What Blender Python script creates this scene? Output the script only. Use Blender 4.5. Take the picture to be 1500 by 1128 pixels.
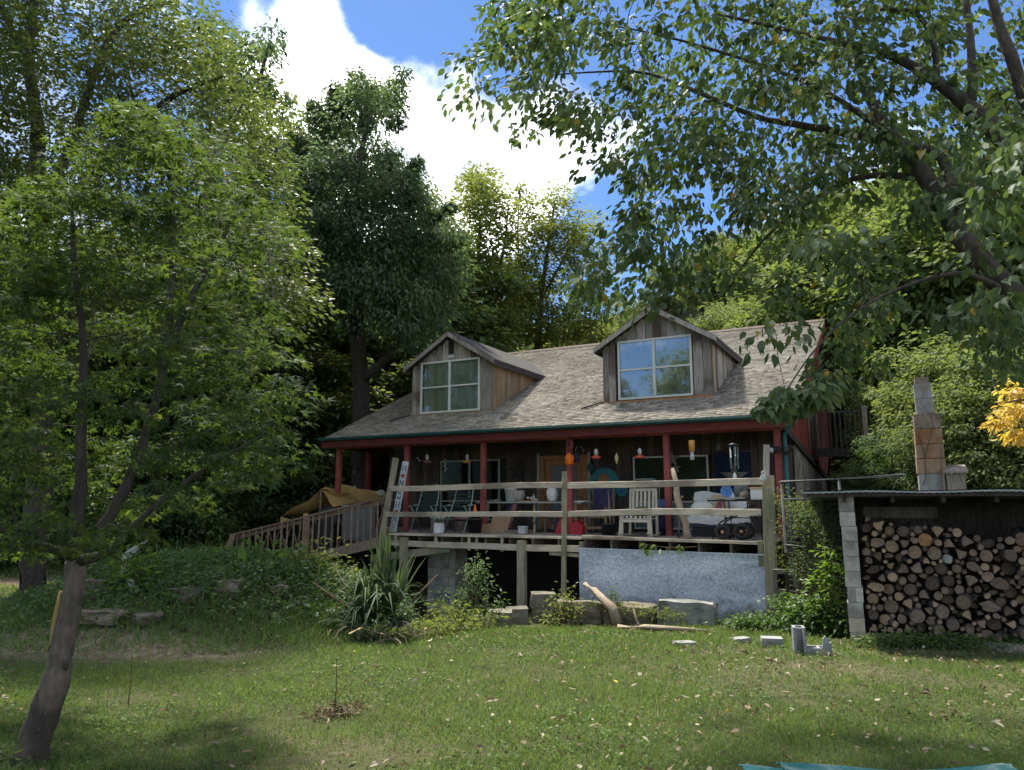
import bpy, math, random
import numpy as np
from mathutils import Vector, Matrix, noise as mnoise

for o in list(bpy.data.objects):
    bpy.data.objects.remove(o)
SC = bpy.context.scene
COL = SC.collection
R = math.radians
random.seed(7)
RNG = np.random.default_rng(11)

# ---------------------------------------------------------------- camera
EYE = 1.65
FPX = 1083.0
PITCH = R(9.1)
cam_d = bpy.data.cameras.new('camera')
cam_d.sensor_width = 36.0
cam_d.lens = FPX / 1500 * 36.0
cam_d.clip_start = 0.05
cam_d.clip_end = 2000
cam = bpy.data.objects.new('camera', cam_d)
COL.objects.link(cam)
cam.location = (0, 0, EYE)
cam.rotation_euler = (R(90) + PITCH, 0, 0)
SC.camera = cam

# ---------------------------------------------------------------- sun, sky, exposure
SUN_DIR = Vector((-0.20, 0.42, 0.88)).normalized()      # towards the sun
sun_el = math.asin(SUN_DIR.z)
sun_az = math.atan2(SUN_DIR.x, SUN_DIR.y)
sd = bpy.data.lights.new('sun', 'SUN')
sd.energy = 2.0
sd.angle = R(4)
sd.color = (1.0, 0.95, 0.86)
sun = bpy.data.objects.new('sun', sd)
COL.objects.link(sun)
sun.rotation_euler = (-SUN_DIR).to_track_quat('-Z', 'Y').to_euler()

SC.view_settings.view_transform = 'Standard'
SC.view_settings.look = 'None'
SC.view_settings.exposure = 2.32
SC.view_settings.gamma = 1.0
SC.view_settings.use_curve_mapping = False
SC.cycles.max_bounces = 8
SC.cycles.transparent_max_bounces = 12
SC.cycles.caustics_reflective = False
SC.cycles.caustics_refractive = False
SC.cycles.use_denoising = True

cp, sp = math.cos(PITCH), math.sin(PITCH)


def ray(px, py):
    a = (px - 750) / FPX
    b = (564 - py) / FPX
    return np.array([a, cp - b * sp, sp + b * cp])


def at(px, py, Y):
    """point of the world on the sight line of a photo pixel, Y metres ahead"""
    d = ray(px, py)
    return Vector((d[0] * Y / d[1], Y, EYE + d[2] * Y / d[1]))


world = bpy.data.worlds.new("World")
SC.world = world
world.use_nodes = True
nt = world.node_tree
nt.nodes.clear()
W = nt.nodes.new
out = W('ShaderNodeOutputWorld')
bg = W('ShaderNodeBackground')
bg.inputs['Strength'].default_value = 0.12
sky = W('ShaderNodeTexSky')
sky.sky_type = 'NISHITA'
sky.sun_disc = False
sky.sun_elevation = sun_el
sky.sun_rotation = sun_az
sky.air_density = 1.0
sky.dust_density = 0.2
sky.ozone_density = 4.0
tc = W('ShaderNodeTexCoord')
# cumulus: fractal noise over the sky direction, thicker round a few cloud centres
nz = W('ShaderNodeTexNoise')
nz.inputs['Scale'].default_value = 3.4
nz.inputs['Detail'].default_value = 9
nz.inputs['Roughness'].default_value = 0.56
nz.inputs['Distortion'].default_value = 0.25
nt.links.new(tc.outputs['Generated'], nz.inputs['Vector'])
wn = W('ShaderNodeTexNoise')
wn.inputs['Scale'].default_value = 5.5
wn.inputs['Detail'].default_value = 6
nt.links.new(tc.outputs['Generated'], wn.inputs['Vector'])
wsub = W('ShaderNodeVectorMath')
wsub.operation = 'SUBTRACT'
nt.links.new(wn.outputs['Color'], wsub.inputs[0])
wsub.inputs[1].default_value = (.5, .5, .5)
wsc = W('ShaderNodeVectorMath')
wsc.operation = 'SCALE'
nt.links.new(wsub.outputs[0], wsc.inputs[0])
wsc.inputs['Scale'].default_value = 0.30
wad = W('ShaderNodeVectorMath')
wad.operation = 'ADD'
nt.links.new(tc.outputs['Generated'], wad.inputs[0])
nt.links.new(wsc.outputs[0], wad.inputs[1])
blob = None
for (px, py, rad, w) in ((655, 215, .15, .32), (455, 75, .14, .30), (740, 250, .12, .22), (880, 275, .07, .22), (1215, 280, .10, .26), (1060, 190, .07, .14), (1330, 60, .22, -.3), (1050, 60, .14, -.25),
                         (560, 290, .10, .16), (622, 80, .10, -.27), (700, 20, .15, -.30), (960, 430, .14, -.3), (845, 225, .06, -.26), (800, 390, .12, -.34), (350, -20, .12, -.15)):
    d = Vector(ray(px, py)).normalized()
    dist = W('ShaderNodeVectorMath')
    dist.operation = 'DISTANCE'
    nt.links.new(wad.outputs[0], dist.inputs[0])
    dist.inputs[1].default_value = d
    mr = W('ShaderNodeMapRange')
    mr.interpolation_type = 'SMOOTHSTEP'
    mr.inputs['From Min'].default_value = rad * 1.5
    mr.inputs['From Max'].default_value = rad * .3
    mr.inputs['To Min'].default_value = 0
    mr.inputs['To Max'].default_value = w
    nt.links.new(dist.outputs['Value'], mr.inputs['Value'])
    if blob is None:
        blob = mr.outputs[0]
    else:
        ad = W('ShaderNodeMath')
        ad.operation = 'ADD'
        nt.links.new(blob, ad.inputs[0])
        nt.links.new(mr.outputs[0], ad.inputs[1])
        blob = ad.outputs[0]
ad = W('ShaderNodeMath')
ad.operation = 'ADD'
nt.links.new(blob, ad.inputs[0])
nzs = W('ShaderNodeMath')
nzs.operation = 'MULTIPLY_ADD'
nzs.inputs[1].default_value = 1.7
nzs.inputs[2].default_value = -0.35
nt.links.new(nz.outputs['Fac'], nzs.inputs[0])
nt.links.new(nzs.outputs[0], ad.inputs[1])
rmp = W('ShaderNodeMapRange')
rmp.interpolation_type = 'SMOOTHSTEP'
rmp.inputs['From Min'].default_value = 0.43
rmp.inputs['From Max'].default_value = 0.80
nt.links.new(ad.outputs[0], rmp.inputs['Value'])
nz2 = W('ShaderNodeTexNoise')
nz2.inputs['Scale'].default_value = 4.2
nz2.inputs['Detail'].default_value = 6
nt.links.new(tc.outputs['Generated'], nz2.inputs['Vector'])
crm = W('ShaderNodeValToRGB')
crm.color_ramp.elements[0].position = 0.38
crm.color_ramp.elements[0].color = (1.70, 1.80, 2.0, 1)
crm.color_ramp.elements[1].position = 0.66
crm.color_ramp.elements[1].color = (10.5, 10.4, 10.2, 1)
nt.links.new(nz2.outputs['Fac'], crm.inputs['Fac'])
mx = W('ShaderNodeMixRGB')
nt.links.new(rmp.outputs[0], mx.inputs['Fac'])
tint = W('ShaderNodeMixRGB')
tint.blend_type = 'MULTIPLY'
tint.inputs['Fac'].default_value = 1
tint.inputs['Color2'].default_value = (0.20, 0.245, 0.30, 1)
nt.links.new(sky.outputs[0], tint.inputs['Color1'])
nt.links.new(tint.outputs[0], mx.inputs['Color1'])
nt.links.new(crm.outputs[0], mx.inputs['Color2'])
nt.links.new(mx.outputs[0], bg.inputs['Color'])
nt.links.new(bg.outputs[0], out.inputs['Surface'])


# ================================================================= helpers
def sstep(a, b, x):
    t = np.clip((np.asarray(x, float) - a) / (b - a), 0, 1)
    return t * t * (3 - 2 * t)


def G(x, y):
    """height of the ground"""
    x = np.asarray(x, float)
    y = np.asarray(y, float)
    z = np.interp(y, [-30, 4.5, 10.5, 14, 18, 24, 30], [0.25, 0.02, -0.22, -0.55, -0.6, -0.3, 0.0])
    z = z + 0.42 * sstep(12.5, 17, y) * sstep(-3.2, -6, x)
    m = ((x + 5.0) / 2.75) ** 2 + ((y - 13.0) / 2.75) ** 2
    z = z + 0.95 * np.exp(-m * m * 0.9)
    z = z - 0.95 * np.exp(-(((x + 1.7) / 1.5) ** 2 + ((y - 17.3) / 1.9) ** 2))
    bk = (x - 4.56) * .4226 + (y - 10.45) * .9063
    z = z + 2.15 * sstep(2.1, 3.7, bk) * sstep(5.2, 7.0, x)
    z = z + 0.33 * np.maximum(0, y - 30) + 0.16 * np.maximum(0, y - 16) * sstep(9, 14, x)
    z = z + 0.03 * np.sin(x * 1.3 + 0.7) * np.cos(y * 1.1) + 0.015 * np.sin(x * 3.1 + y * 2.3)
    return z


def g1(x, y):
    return float(G(x, y))


def hit(px, py, Y0=4.0):
    """where the sight line of a photo pixel meets the ground"""
    Y = Y0
    while Y < 40:
        q = at(px, py, Y)
        if q.z <= g1(q.x, q.y):
            return (q.x, q.y, g1(q.x, q.y))
        Y += .02
    return tuple(at(px, py, 20))


def axis_frame(d, up=(0, 0, 1)):
    d = Vector(d).normalized()
    up = Vector(up)
    if abs(d.dot(up)) > 0.995:
        up = Vector((0, 1, 0))
    s = d.cross(up).normalized()
    t = s.cross(d).normalized()
    return d, s, t


class MB:
    def __init__(s):
        s.v, s.f, s.m = [], [], []

    def add(s, vs, fs, mi=0):
        k = len(s.v)
        s.v += [tuple(v) for v in vs]
        s.f += [tuple(i + k for i in f) for f in fs]
        s.m += [mi] * len(fs)
        return s

    def box(s, x0, x1, y0, y1, z0, z1, mi=0):
        return s.add([(x0, y0, z0), (x1, y0, z0), (x1, y1, z0), (x0, y1, z0), (x0, y0, z1), (x1, y0, z1), (x1, y1, z1), (x0, y1, z1)],
                     [(0, 3, 2, 1), (4, 5, 6, 7), (0, 1, 5, 4), (1, 2, 6, 5), (2, 3, 7, 6), (3, 0, 4, 7)], mi)

    def cbox(s, c, sx, sy, sz, mi=0):
        return s.box(c[0] - sx / 2, c[0] + sx / 2, c[1] - sy / 2, c[1] + sy / 2, c[2] - sz / 2, c[2] + sz / 2, mi)

    def beam(s, p, q, w, h, mi=0, up=(0, 0, 1), ch=0.0, wob=0.0):
        """squared timber from p to q; chamfered when ch > 0; wob bends it a little"""
        p, q = Vector(p), Vector(q)
        d, a, t = axis_frame(q - p, up)
        c = ch
        if c > 0:
            sec = [(-w / 2 + c, -h / 2), (w / 2 - c, -h / 2), (w / 2, -h / 2 + c), (w / 2, h / 2 - c), (w / 2 - c, h / 2), (-w / 2 + c, h / 2), (-w / 2, h / 2 - c), (-w / 2, -h / 2 + c)]
        else:
            sec = [(-w / 2, -h / 2), (w / 2, -h / 2), (w / 2, h / 2), (-w / 2, h / 2)]
        n = len(sec)
        st = 1 if wob == 0 else 6
        vs = []
        for i in range(st + 1):
            f = i / st
            o = p.lerp(q, f)
            if wob:
                o = o + a * (random.uniform(-wob, wob) * .4) + t * (wob * math.sin(f * 5 + p.x) if 0 < i < st else 0)
            for (x, y) in sec:
                vs.append(o + a * x + t * y)
        fs = [tuple(range(n))[::-1], tuple(range(st * n, st * n + n))]
        for i in range(st):
            for k in range(n):
                a0 = i * n + k
                b0 = i * n + (k + 1) % n
                fs.append((a0, b0, b0 + n, a0 + n))
        fs = [f for f in fs]
        return s.add(vs, fs, mi)

    def tube(s, pts, rad, n=8, mi=0, cap=True):
        pts = [Vector(p) for p in pts]
        if not hasattr(rad, '__len__'):
            rad = [rad] * len(pts)
        vs = []
        prev = None
        for i, p in enumerate(pts):
            d = (pts[min(i + 1, len(pts) - 1)] - pts[max(i - 1, 0)])
            if d.length < 1e-9:
                d = Vector((0, 0, 1))
            d.normalize()
            if prev is None:
                _, a, b = axis_frame(d)
            else:
                a = (prev - d * prev.dot(d))
                if a.length < 1e-6:
                    _, a, b = axis_frame(d)
                a.normalize()
                b = d.cross(a)
            prev = a
            for k in range(n):
                w = 2 * math.pi * k / n
                vs.append(p + (a * math.cos(w) + b * math.sin(w)) * rad[i])
        fs = []
        for i in range(len(pts) - 1):
            for k in range(n):
                a0 = i * n + k
                b0 = i * n + (k + 1) % n
                fs.append((a0, b0, b0 + n, a0 + n))
        if cap:
            fs.append(tuple(range(n))[::-1])
            fs.append(tuple(range((len(pts) - 1) * n, len(pts) * n)))
        return s.add(vs, fs, mi)

    def lathe(s, prof, n=16, c=(0, 0, 0), mi=0, axis=(0, 0, 1)):
        d, a, b = axis_frame(axis)
        c = Vector(c)
        vs = []
        for (r, z) in prof:
            for k in range(n):
                w = 2 * math.pi * k / n
                vs.append(c + d * z + (a * math.cos(w) + b * math.sin(w)) * r)
        fs = []
        for i in range(len(prof) - 1):
            for k in range(n):
                a0 = i * n + k
                b0 = i * n + (k + 1) % n
                fs.append((a0, b0, b0 + n, a0 + n))
        return s.add(vs, fs, mi)

    def prism(s, poly, vec, mi=0):
        n = len(poly)
        vec = Vector(vec)
        vs = [Vector(p) for p in poly] + [Vector(p) + vec for p in poly]
        fs = [tuple(range(n))[::-1], tuple(range(n, 2 * n))]
        for k in range(n):
            j = (k + 1) % n
            fs.append((k, j, j + n, k + n))
        return s.add(vs, fs, mi)

    def ball(s, c, r, n=10, m=7, mi=0):
        if not hasattr(r, '__len__'):
            r = (r, r, r)
        vs = [(c[0], c[1], c[2] - r[2])]
        for i in range(1, m):
            t = math.pi * i / m
            for k in range(n):
                w = 2 * math.pi * k / n
                vs.append((c[0] + r[0] * math.sin(t) * math.cos(w), c[1] + r[1] * math.sin(t) * math.sin(w), c[2] - r[2] * math.cos(t)))
        vs.append((c[0], c[1], c[2] + r[2]))
        fs = []
        for k in range(n):
            fs.append((0, 1 + (k + 1) % n, 1 + k))
            L = 1 + (m - 2) * n
            fs.append((L + k, L + (k + 1) % n, len(vs) - 1))
        for i in range(m - 2):
            for k in range(n):
                a0 = 1 + i * n + k
                b0 = 1 + i * n + (k + 1) % n
                fs.append((a0, b0, b0 + n, a0 + n))
        return s.add(vs, fs, mi)

    def cloth(s, fn, nu, nv, mi=0):
        vs = [fn(i / nu, j / nv) for j in range(nv + 1) for i in range(nu + 1)]
        fs = []
        for j in range(nv):
            for i in range(nu):
                a0 = j * (nu + 1) + i
                fs.append((a0, a0 + 1, a0 + nu + 2, a0 + nu + 1))
        return s.add(vs, fs, mi)

    def build(s, name, mats, parent=None, smooth=False, kind=None, loc=None, recalc=True):
        me = bpy.data.meshes.new(name)
        vs = s.v
        if loc is not None:
            L = Vector(loc)
            vs = [tuple(Vector(v) - L) for v in vs]
        me.from_pydata(vs, [], s.f)
        if not isinstance(mats, (list, tuple)):
            mats = [mats]
        for m in mats:
            me.materials.append(m)
        if any(s.m):
            me.polygons.foreach_set('material_index', s.m)
        if recalc:
            import bmesh
            bm = bmesh.new()
            bm.from_mesh(me)
            bmesh.ops.recalc_face_normals(bm, faces=bm.faces)
            bm.to_mesh(me)
            bm.free()
        if smooth:
            me.polygons.foreach_set('use_smooth', [True] * len(me.polygons))
        o = bpy.data.objects.new(name, me)
        COL.objects.link(o)
        if parent is not None:
            o.parent = parent
        if loc is not None:
            o.location = loc
        if kind:
            o['kind'] = kind
        return o


def thing(name, label, cat, loc=(0, 0, 0), rz=0.0, group=None):
    o = bpy.data.objects.new(name, None)
    o.empty_display_size = 0.1
    COL.objects.link(o)
    o.location = loc
    o.rotation_euler = (0, 0, rz)
    o['label'] = label
    o['category'] = cat
    if group:
        o['group'] = group
    return o


def tag(o, label, cat, group=None):
    o['label'] = label
    o['category'] = cat
    if group:
        o['group'] = group
    return o


def dup(root, loc, rz, label, group=None, scale=None):
    r = root.copy()
    COL.objects.link(r)
    r.location = loc
    r.rotation_euler = (0, 0, rz)
    if scale is not None:
        r.scale = scale if hasattr(scale, '__len__') else (scale,) * 3
    r['label'] = label
    if group:
        r['group'] = group
    for ch in list(root.children):
        c = ch.copy()
        COL.objects.link(c)
        c.parent = r
        for gch in ch.children:
            d = gch.copy()
            COL.objects.link(d)
            d.parent = c
    return r


# house frame: x along the front to the right, y into the depth
ROT = R(-28)
OX, OY = 4.782, 14.0
UX, UY = math.cos(ROT), math.sin(ROT)


def H(u, v, z):
    return Vector((OX + u * UX - v * UY, OY + u * UY + v * UX, z))


# ================================================================= materials
def new_mat(name):
    m = bpy.data.materials.new(name)
    m.use_nodes = True
    m.node_tree.nodes.clear()
    return m, m.node_tree


def pmat(name, c1, c2=None, scale=6.0, rough=0.8, bump=0.3, stretch=(1, 1, 1), metal=0.0, spec=0.3, c3=None, big=None, rand=0.0, fine=None, emit=0, coat=0):
    """mottled material: two colours by noise, a broad stain colour c3, relief, and a per-object shift"""
    m, t = new_mat(name)
    N, L = t.nodes.new, t.links.new
    o = N('ShaderNodeOutputMaterial')
    b = N('ShaderNodeBsdfPrincipled')
    L(b.outputs[0], o.inputs['Surface'])
    tc = N('ShaderNodeTexCoord')
    mp = N('ShaderNodeMapping')
    mp.inputs['Scale'].default_value = stretch
    L(tc.outputs['Object'], mp.inputs['Vector'])
    oi = N('ShaderNodeObjectInfo')
    n1 = N('ShaderNodeTexNoise')
    n1.noise_dimensions = '4D'
    n1.inputs['Scale'].default_value = scale
    n1.inputs['Detail'].default_value = 7
    n1.inputs['Roughness'].default_value = 0.62
    L(mp.outputs[0], n1.inputs['Vector'])
    mw = N('ShaderNodeMath')
    mw.operation = 'MULTIPLY'
    mw.inputs[1].default_value = 37.0
    L(oi.outputs['Random'], mw.inputs[0])
    L(mw.outputs[0], n1.inputs['W'])
    cr = N('ShaderNodeValToRGB')
    c2 = c2 or c1
    cr.color_ramp.elements[0].position = 0.34
    cr.color_ramp.elements[1].position = 0.68
    cr.color_ramp.elements[0].color = (*c1, 1)
    cr.color_ramp.elements[1].color = (*c2, 1)
    L(n1.outputs['Fac'], cr.inputs['Fac'])
    col = cr.outputs['Color']
    if c3:
        n2 = N('ShaderNodeTexNoise')
        n2.noise_dimensions = '4D'
        n2.inputs['Scale'].default_value = big or scale * 0.22
        n2.inputs['Detail'].default_value = 4
        L(tc.outputs['Object'], n2.inputs['Vector'])
        L(mw.outputs[0], n2.inputs['W'])
        r2 = N('ShaderNodeMapRange')
        r2.interpolation_type = 'SMOOTHSTEP'
        r2.inputs['From Min'].default_value = 0.48
        r2.inputs['From Max'].default_value = 0.66
        L(n2.outputs['Fac'], r2.inputs['Value'])
        mxx = N('ShaderNodeMixRGB')
        L(r2.outputs[0], mxx.inputs['Fac'])
        L(col, mxx.inputs['Color1'])
        mxx.inputs['Color2'].default_value = (*c3, 1)
        col = mxx.outputs[0]
    if rand:
        hs = N('ShaderNodeHueSaturation')
        mr = N('ShaderNodeMapRange')
        mr.inputs['To Min'].default_value = 1 - rand
        mr.inputs['To Max'].default_value = 1 + rand
        L(oi.outputs['Random'], mr.inputs['Value'])
        L(mr.outputs[0], hs.inputs['Value'])
        L(col, hs.inputs['Color'])
        col = hs.outputs[0]
    L(col, b.inputs['Base Color'])
    b.inputs['Roughness'].default_value = rough
    b.inputs['Metallic'].default_value = metal
    b.inputs['Specular IOR Level'].default_value = spec
    if coat:
        b.inputs['Coat Weight'].default_value = coat
    if bump:
        n3 = N('ShaderNodeTexNoise')
        n3.noise_dimensions = '4D'
        n3.inputs['Scale'].default_value = (fine or scale * 2.2)
        n3.inputs['Detail'].default_value = 6
        L(mp.outputs[0], n3.inputs['Vector'])
        L(mw.outputs[0], n3.inputs['W'])
        bp = N('ShaderNodeBump')
        bp.inputs['Strength'].default_value = bump
        bp.inputs['Distance'].default_value = 0.02
        L(n3.outputs['Fac'], bp.inputs['Height'])
        L(bp.outputs[0], b.inputs['Normal'])
    if emit:
        L(col, b.inputs['Emission Color'])
        b.inputs['Emission Strength'].default_value = emit
    return m


def leaf_mat(name, cols, trans=0.35, rough=0.45, tcol=(0.12, 0.20, 0.02), spec=0.35):
    """leaf: colour by the leaf's own tone, light passing through the blade"""
    m, t = new_mat(name)
    N, L = t.nodes.new, t.links.new
    o = N('ShaderNodeOutputMaterial')
    b = N('ShaderNodeBsdfPrincipled')
    tr = N('ShaderNodeBsdfTranslucent')
    mix = N('ShaderNodeMixShader')
    at_ = N('ShaderNodeAttribute')
    at_.attribute_name = 'tone'
    cr = N('ShaderNodeValToRGB')
    e = cr.color_ramp.elements
    while len(e) < len(cols):
        e.new(0.5)
    for i, (p, c) in enumerate(cols):
        e[i].position = p
        e[i].color = (*c, 1)
    L(at_.outputs['Fac'], cr.inputs['Fac'])
    L(cr.outputs[0], b.inputs['Base Color'])
    b.inputs['Roughness'].default_value = rough
    b.inputs['Specular IOR Level'].default_value = spec
    mc = N('ShaderNodeMixRGB')
    mc.inputs['Fac'].default_value = 0.5
    L(cr.outputs[0], mc.inputs['Color1'])
    mc.inputs['Color2'].default_value = (*tcol, 1)
    sc = N('ShaderNodeMixRGB')
    sc.blend_type = 'MULTIPLY'
    sc.inputs['Fac'].default_value = 1
    sc.inputs['Color2'].default_value = (1.7, 1.7, 1.2, 1)
    L(mc.outputs[0], sc.inputs['Color1'])
    L(sc.outputs[0], tr.inputs['Color'])
    mix.inputs['Fac'].default_value = trans
    L(b.outputs[0], mix.inputs[1])
    L(tr.outputs[0], mix.inputs[2])
    L(mix.outputs[0], o.inputs['Surface'])
    return m


def glass_mat(name, fac=0.25, tint=(0.75, 0.8, 0.78)):
    m, t = new_mat(name)
    N, L = t.nodes.new, t.links.new
    o = N('ShaderNodeOutputMaterial')
    tr = N('ShaderNodeBsdfTransparent')
    tr.inputs[0].default_value = (*tint, 1)
    gl = N('ShaderNodeBsdfGlossy')
    gl.inputs['Roughness'].default_value = 0.015
    fr = N('ShaderNodeFresnel')
    fr.inputs['IOR'].default_value = 1.52
    ad = N('ShaderNodeMath')
    ad.operation = 'ADD'
    ad.inputs[1].default_value = fac
    L(fr.outputs[0], ad.inputs[0])
    nz = N('ShaderNodeTexNoise')
    nz.inputs['Scale'].default_value = 1.6
    bp = N('ShaderNodeBump')
    bp.inputs['Strength'].default_value = 0.05
    bp.inputs['Distance'].default_value = 0.05
    L(nz.outputs['Fac'], bp.inputs['Height'])
    L(bp.outputs[0], gl.inputs['Normal'])
    mix = N('ShaderNodeMixShader')
    L(ad.outputs[0], mix.inputs['Fac'])
    L(tr.outputs[0], mix.inputs[1])
    L(gl.outputs[0], mix.inputs[2])
    L(mix.outputs[0], o.inputs['Surface'])
    return m


M = {}
M['rail'] = pmat('weathered pale timber', (.38, .315, .23), (.64, .555, .42), 7, .85, .5, (.35, 3, 6), c3=(.23, .185, .145), big=1.3, rand=.1)
M['post_wood'] = pmat('green weathered timber', (.22, .20, .12), (.38, .34, .24), 7, .85, .5, (3, 3, .35), c3=(.16, .17, .09), big=1.2, rand=.12)
M['grey_wood'] = pmat('grey barn timber', (.19, .165, .135), (.42, .375, .32), 9, .9, .6, (4, 4, .28), c3=(.13, .095, .07), big=1.1, rand=.28)
M['brown_board'] = pmat('brown barn board', (.17, .11, .062), (.36, .25, .145), 9, .85, .5, (4, 4, .28), c3=(.17, .13, .095), big=1.0, rand=.24)
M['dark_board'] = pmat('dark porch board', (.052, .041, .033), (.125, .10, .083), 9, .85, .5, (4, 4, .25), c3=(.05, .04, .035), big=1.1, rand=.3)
M['ramp_wood'] = pmat('rusty brown timber', (.135, .098, .07), (.27, .205, .15), 9, .9, .5, (2, 2, 2), c3=(.165, .095, .058), big=2, rand=.2)
M['shade_wood'] = pmat('shade toned timber', (.035, .03, .027), (.085, .075, .065), 8, .9, .5, (3, 3, .4), rand=.25)  # timber with shade put into its colour
M['joist'] = pmat('old joist timber', (.12, .10, .075), (.24, .20, .15), 8, .9, .5, (3, .5, 3), rand=.15)
M['floor'] = pmat('worn deck board', (.16, .14, .115), (.28, .25, .21), 6, .9, .5, (.4, 4, 4), rand=.15)
M['red'] = pmat('barn red paint', (.235, .055, .045), (.33, .088, .072), 5, .6, .3, (3, 3, .5), c3=(.16, .030, .026), big=.9, rand=.06)
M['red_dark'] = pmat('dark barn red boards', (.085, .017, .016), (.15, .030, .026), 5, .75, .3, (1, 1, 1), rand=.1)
M['red_wall'] = pmat('faded barn red siding', (.17, .030, .026), (.26, .055, .046), 6, .75, .3, (3, 3, .5), c3=(.12, .028, .025), big=.9, rand=.12)
M['gutter'] = pmat('dark green gutter', (.004, .032, .028), (.009, .055, .048), 3, .5, .1, spec=.3)
M['teal'] = pmat('teal downspout', (.012, .07, .085), (.03, .11, .12), 3, .5, .1)
M['shingle_base'] = pmat('roof underlay', (.09, .07, .055), (.14, .11, .085), 4, .95, .3)
M['roof_edge'] = pmat('dark roof edge', (.035, .032, .03), (.07, .062, .055), 8, .9, .4)
M['frame'] = pmat('cream window frame', (.50, .51, .45), (.62, .63, .56), 5, .55, .15)
M['frame_dim'] = pmat('greenish window frame', (.24, .27, .23), (.34, .37, .32), 5, .6, .15)
M['glass'] = glass_mat('window glass', .06, (.86, .9, .87))
M['glass_porch'] = glass_mat('dim porch window glass', -.05)
M['glass_sky'] = glass_mat('reflecting window glass', .24, (.88, .9, .9))
M['curtain'] = pmat('pale green curtain', (.58, .62, .52), (.72, .75, .66), 3, .9, .1)
M['curtain_white'] = pmat('white net curtain', (.78, .78, .78), (.84, .84, .84), 3, .9, .1)
M['curtain_blue'] = pmat('blue grey curtain', (.60, .70, .72), (.74, .80, .80), 3, .9, .1)
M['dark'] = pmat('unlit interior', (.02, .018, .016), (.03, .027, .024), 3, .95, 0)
M['block'] = pmat('grey concrete block', (.33, .315, .275), (.50, .48, .43), 14, .95, .6, c3=(.22, .21, .18), big=2.2, rand=.12, fine=40)
M['block_warm'] = pmat('crumbled tan block', (.36, .30, .22), (.48, .42, .33), 14, .95, .7, rand=.08, fine=30)
M['block_old'] = pmat('mossy old block', (.13, .12, .09), (.24, .22, .17), 9, .95, .7, c3=(.13, .135, .075), big=2.4, rand=.15, fine=30)
M['block_new'] = pmat('pale concrete block', (.20, .20, .20), (.31, .31, .305), 16, .95, .5, rand=.05, fine=45)
M['stone'] = pmat('rough limestone', (.105, .088, .068), (.22, .19, .15), 7, .95, .8, c3=(.14, .10, .065), big=1.6, rand=.14, fine=18)
M['stone_pale'] = pmat('pale grey limestone', (.20, .20, .185), (.33, .33, .31), 7, .95, .8, c3=(.11, .115, .09), big=2, fine=18)
M['chimney_stone'] = pmat('orange stained chimney block', (.20, .14, .088), (.34, .25, .165), 5, .9, .4, c3=(.23, .11, .05), big=2.2, rand=.1)
M['chimney_dark'] = pmat('sooty brown chimney block', (.13, .105, .08), (.25, .20, .155), 7, .9, .6, c3=(.09, .075, .06), big=3)
M['flue'] = pmat('grey stained flue', (.16, .15, .135), (.28, .265, .245), 6, .8, .4, c3=(.27, .28, .29), big=4)
M['black'] = pmat('black metal', (.012, .012, .013), (.03, .03, .032), 6, .5, .15)
M['black_plastic'] = pmat('black plastic', (.014, .015, .016), (.024, .025, .026), 6, .5, .05)
M['green_tube'] = pmat('grey green tube', (.16, .22, .19), (.24, .31, .27), 6, .5, .05)
M['green_cloth'] = pmat('dark green slat cloth', (.02, .035, .032), (.04, .06, .055), 6, .9, .2)
M['white'] = pmat('off white glaze', (.62, .64, .62), (.72, .74, .71), 5, .45, .05)
M['white_cloth'] = pmat('white knit blanket', (.52, .52, .49), (.68, .68, .65), 18, .95, .5)
M['cream_wood'] = pmat('cream painted wood', (.40, .37, .29), (.54, .50, .41), 8, .75, .3, rand=.08)
M['orange_wood'] = pmat('orange door wood', (.30, .13, .045), (.42, .20, .08), 6, .6, .2, (4, 4, .4))
M['grey_door'] = pmat('dim storm door panel', (.13, .14, .14), (.18, .19, .185), 4, .7, .1)
M['card'] = pmat('brown cardboard', (.30, .19, .11), (.38, .25, .15), 5, .9, .1)
M['red_plastic'] = pmat('red plastic', (.30, .015, .022), (.38, .022, .03), 5, .4, .05)
M['orange_glass'] = pmat('orange glass', (.62, .13, .015), (.75, .19, .025), 5, .25, .05)
M['amber'] = pmat('amber feeder tube', (.55, .27, .06), (.66, .36, .11), 5, .4, .05)
M['gold'] = pmat('dull gold', (.38, .32, .16), (.50, .43, .24), 6, .45, .05, metal=.3)
M['clear'] = pmat('clouded feeder glass', (.40, .40, .40), (.55, .55, .54), 6, .2, .02)
M['feeder_red'] = pmat('red feeder base', (.45, .07, .045), (.55, .10, .06), 6, .35, .02)
M['navy'] = pmat('navy quilt cloth', (.012, .018, .05), (.02, .03, .08), 6, .95, .2)
M['quilt_star'] = pmat('tan star cloth', (.20, .18, .155), (.27, .25, .22), 6, .95, .2)
M['teal_sign'] = pmat('teal painted sign', (.03, .19, .22), (.06, .27, .30), 7, .7, .1)
M['green_paint'] = pmat('grass green paint', (.05, .16, .05), (.09, .22, .08), 7, .7, .1)
M['purple'] = pmat('purple cloth', (.05, .04, .10), (.09, .07, .16), 8, .9, .2)
M['maroon'] = pmat('maroon patterned cushion', (.14, .02, .035), (.38, .22, .22), 30, .95, .2)
M['olive_cloth'] = pmat('olive cushion', (.05, .07, .02), (.09, .115, .04), 8, .95, .2)
M['blue'] = pmat('blue enamel', (.05, .13, .36), (.08, .19, .46), 8, .4, .05)
M['blue_dark'] = pmat('dark blue plastic', (.012, .02, .055), (.025, .04, .09), 8, .5, .05)
M['tan_wood'] = pmat('tan wood', (.40, .26, .14), (.52, .36, .21), 8, .7, .2)
M['drift'] = pmat('bleached driftwood', (.19, .145, .10), (.34, .285, .21), 8, .85, .5, (2, 2, 2), c3=(.30, .23, .15), big=3)
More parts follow.
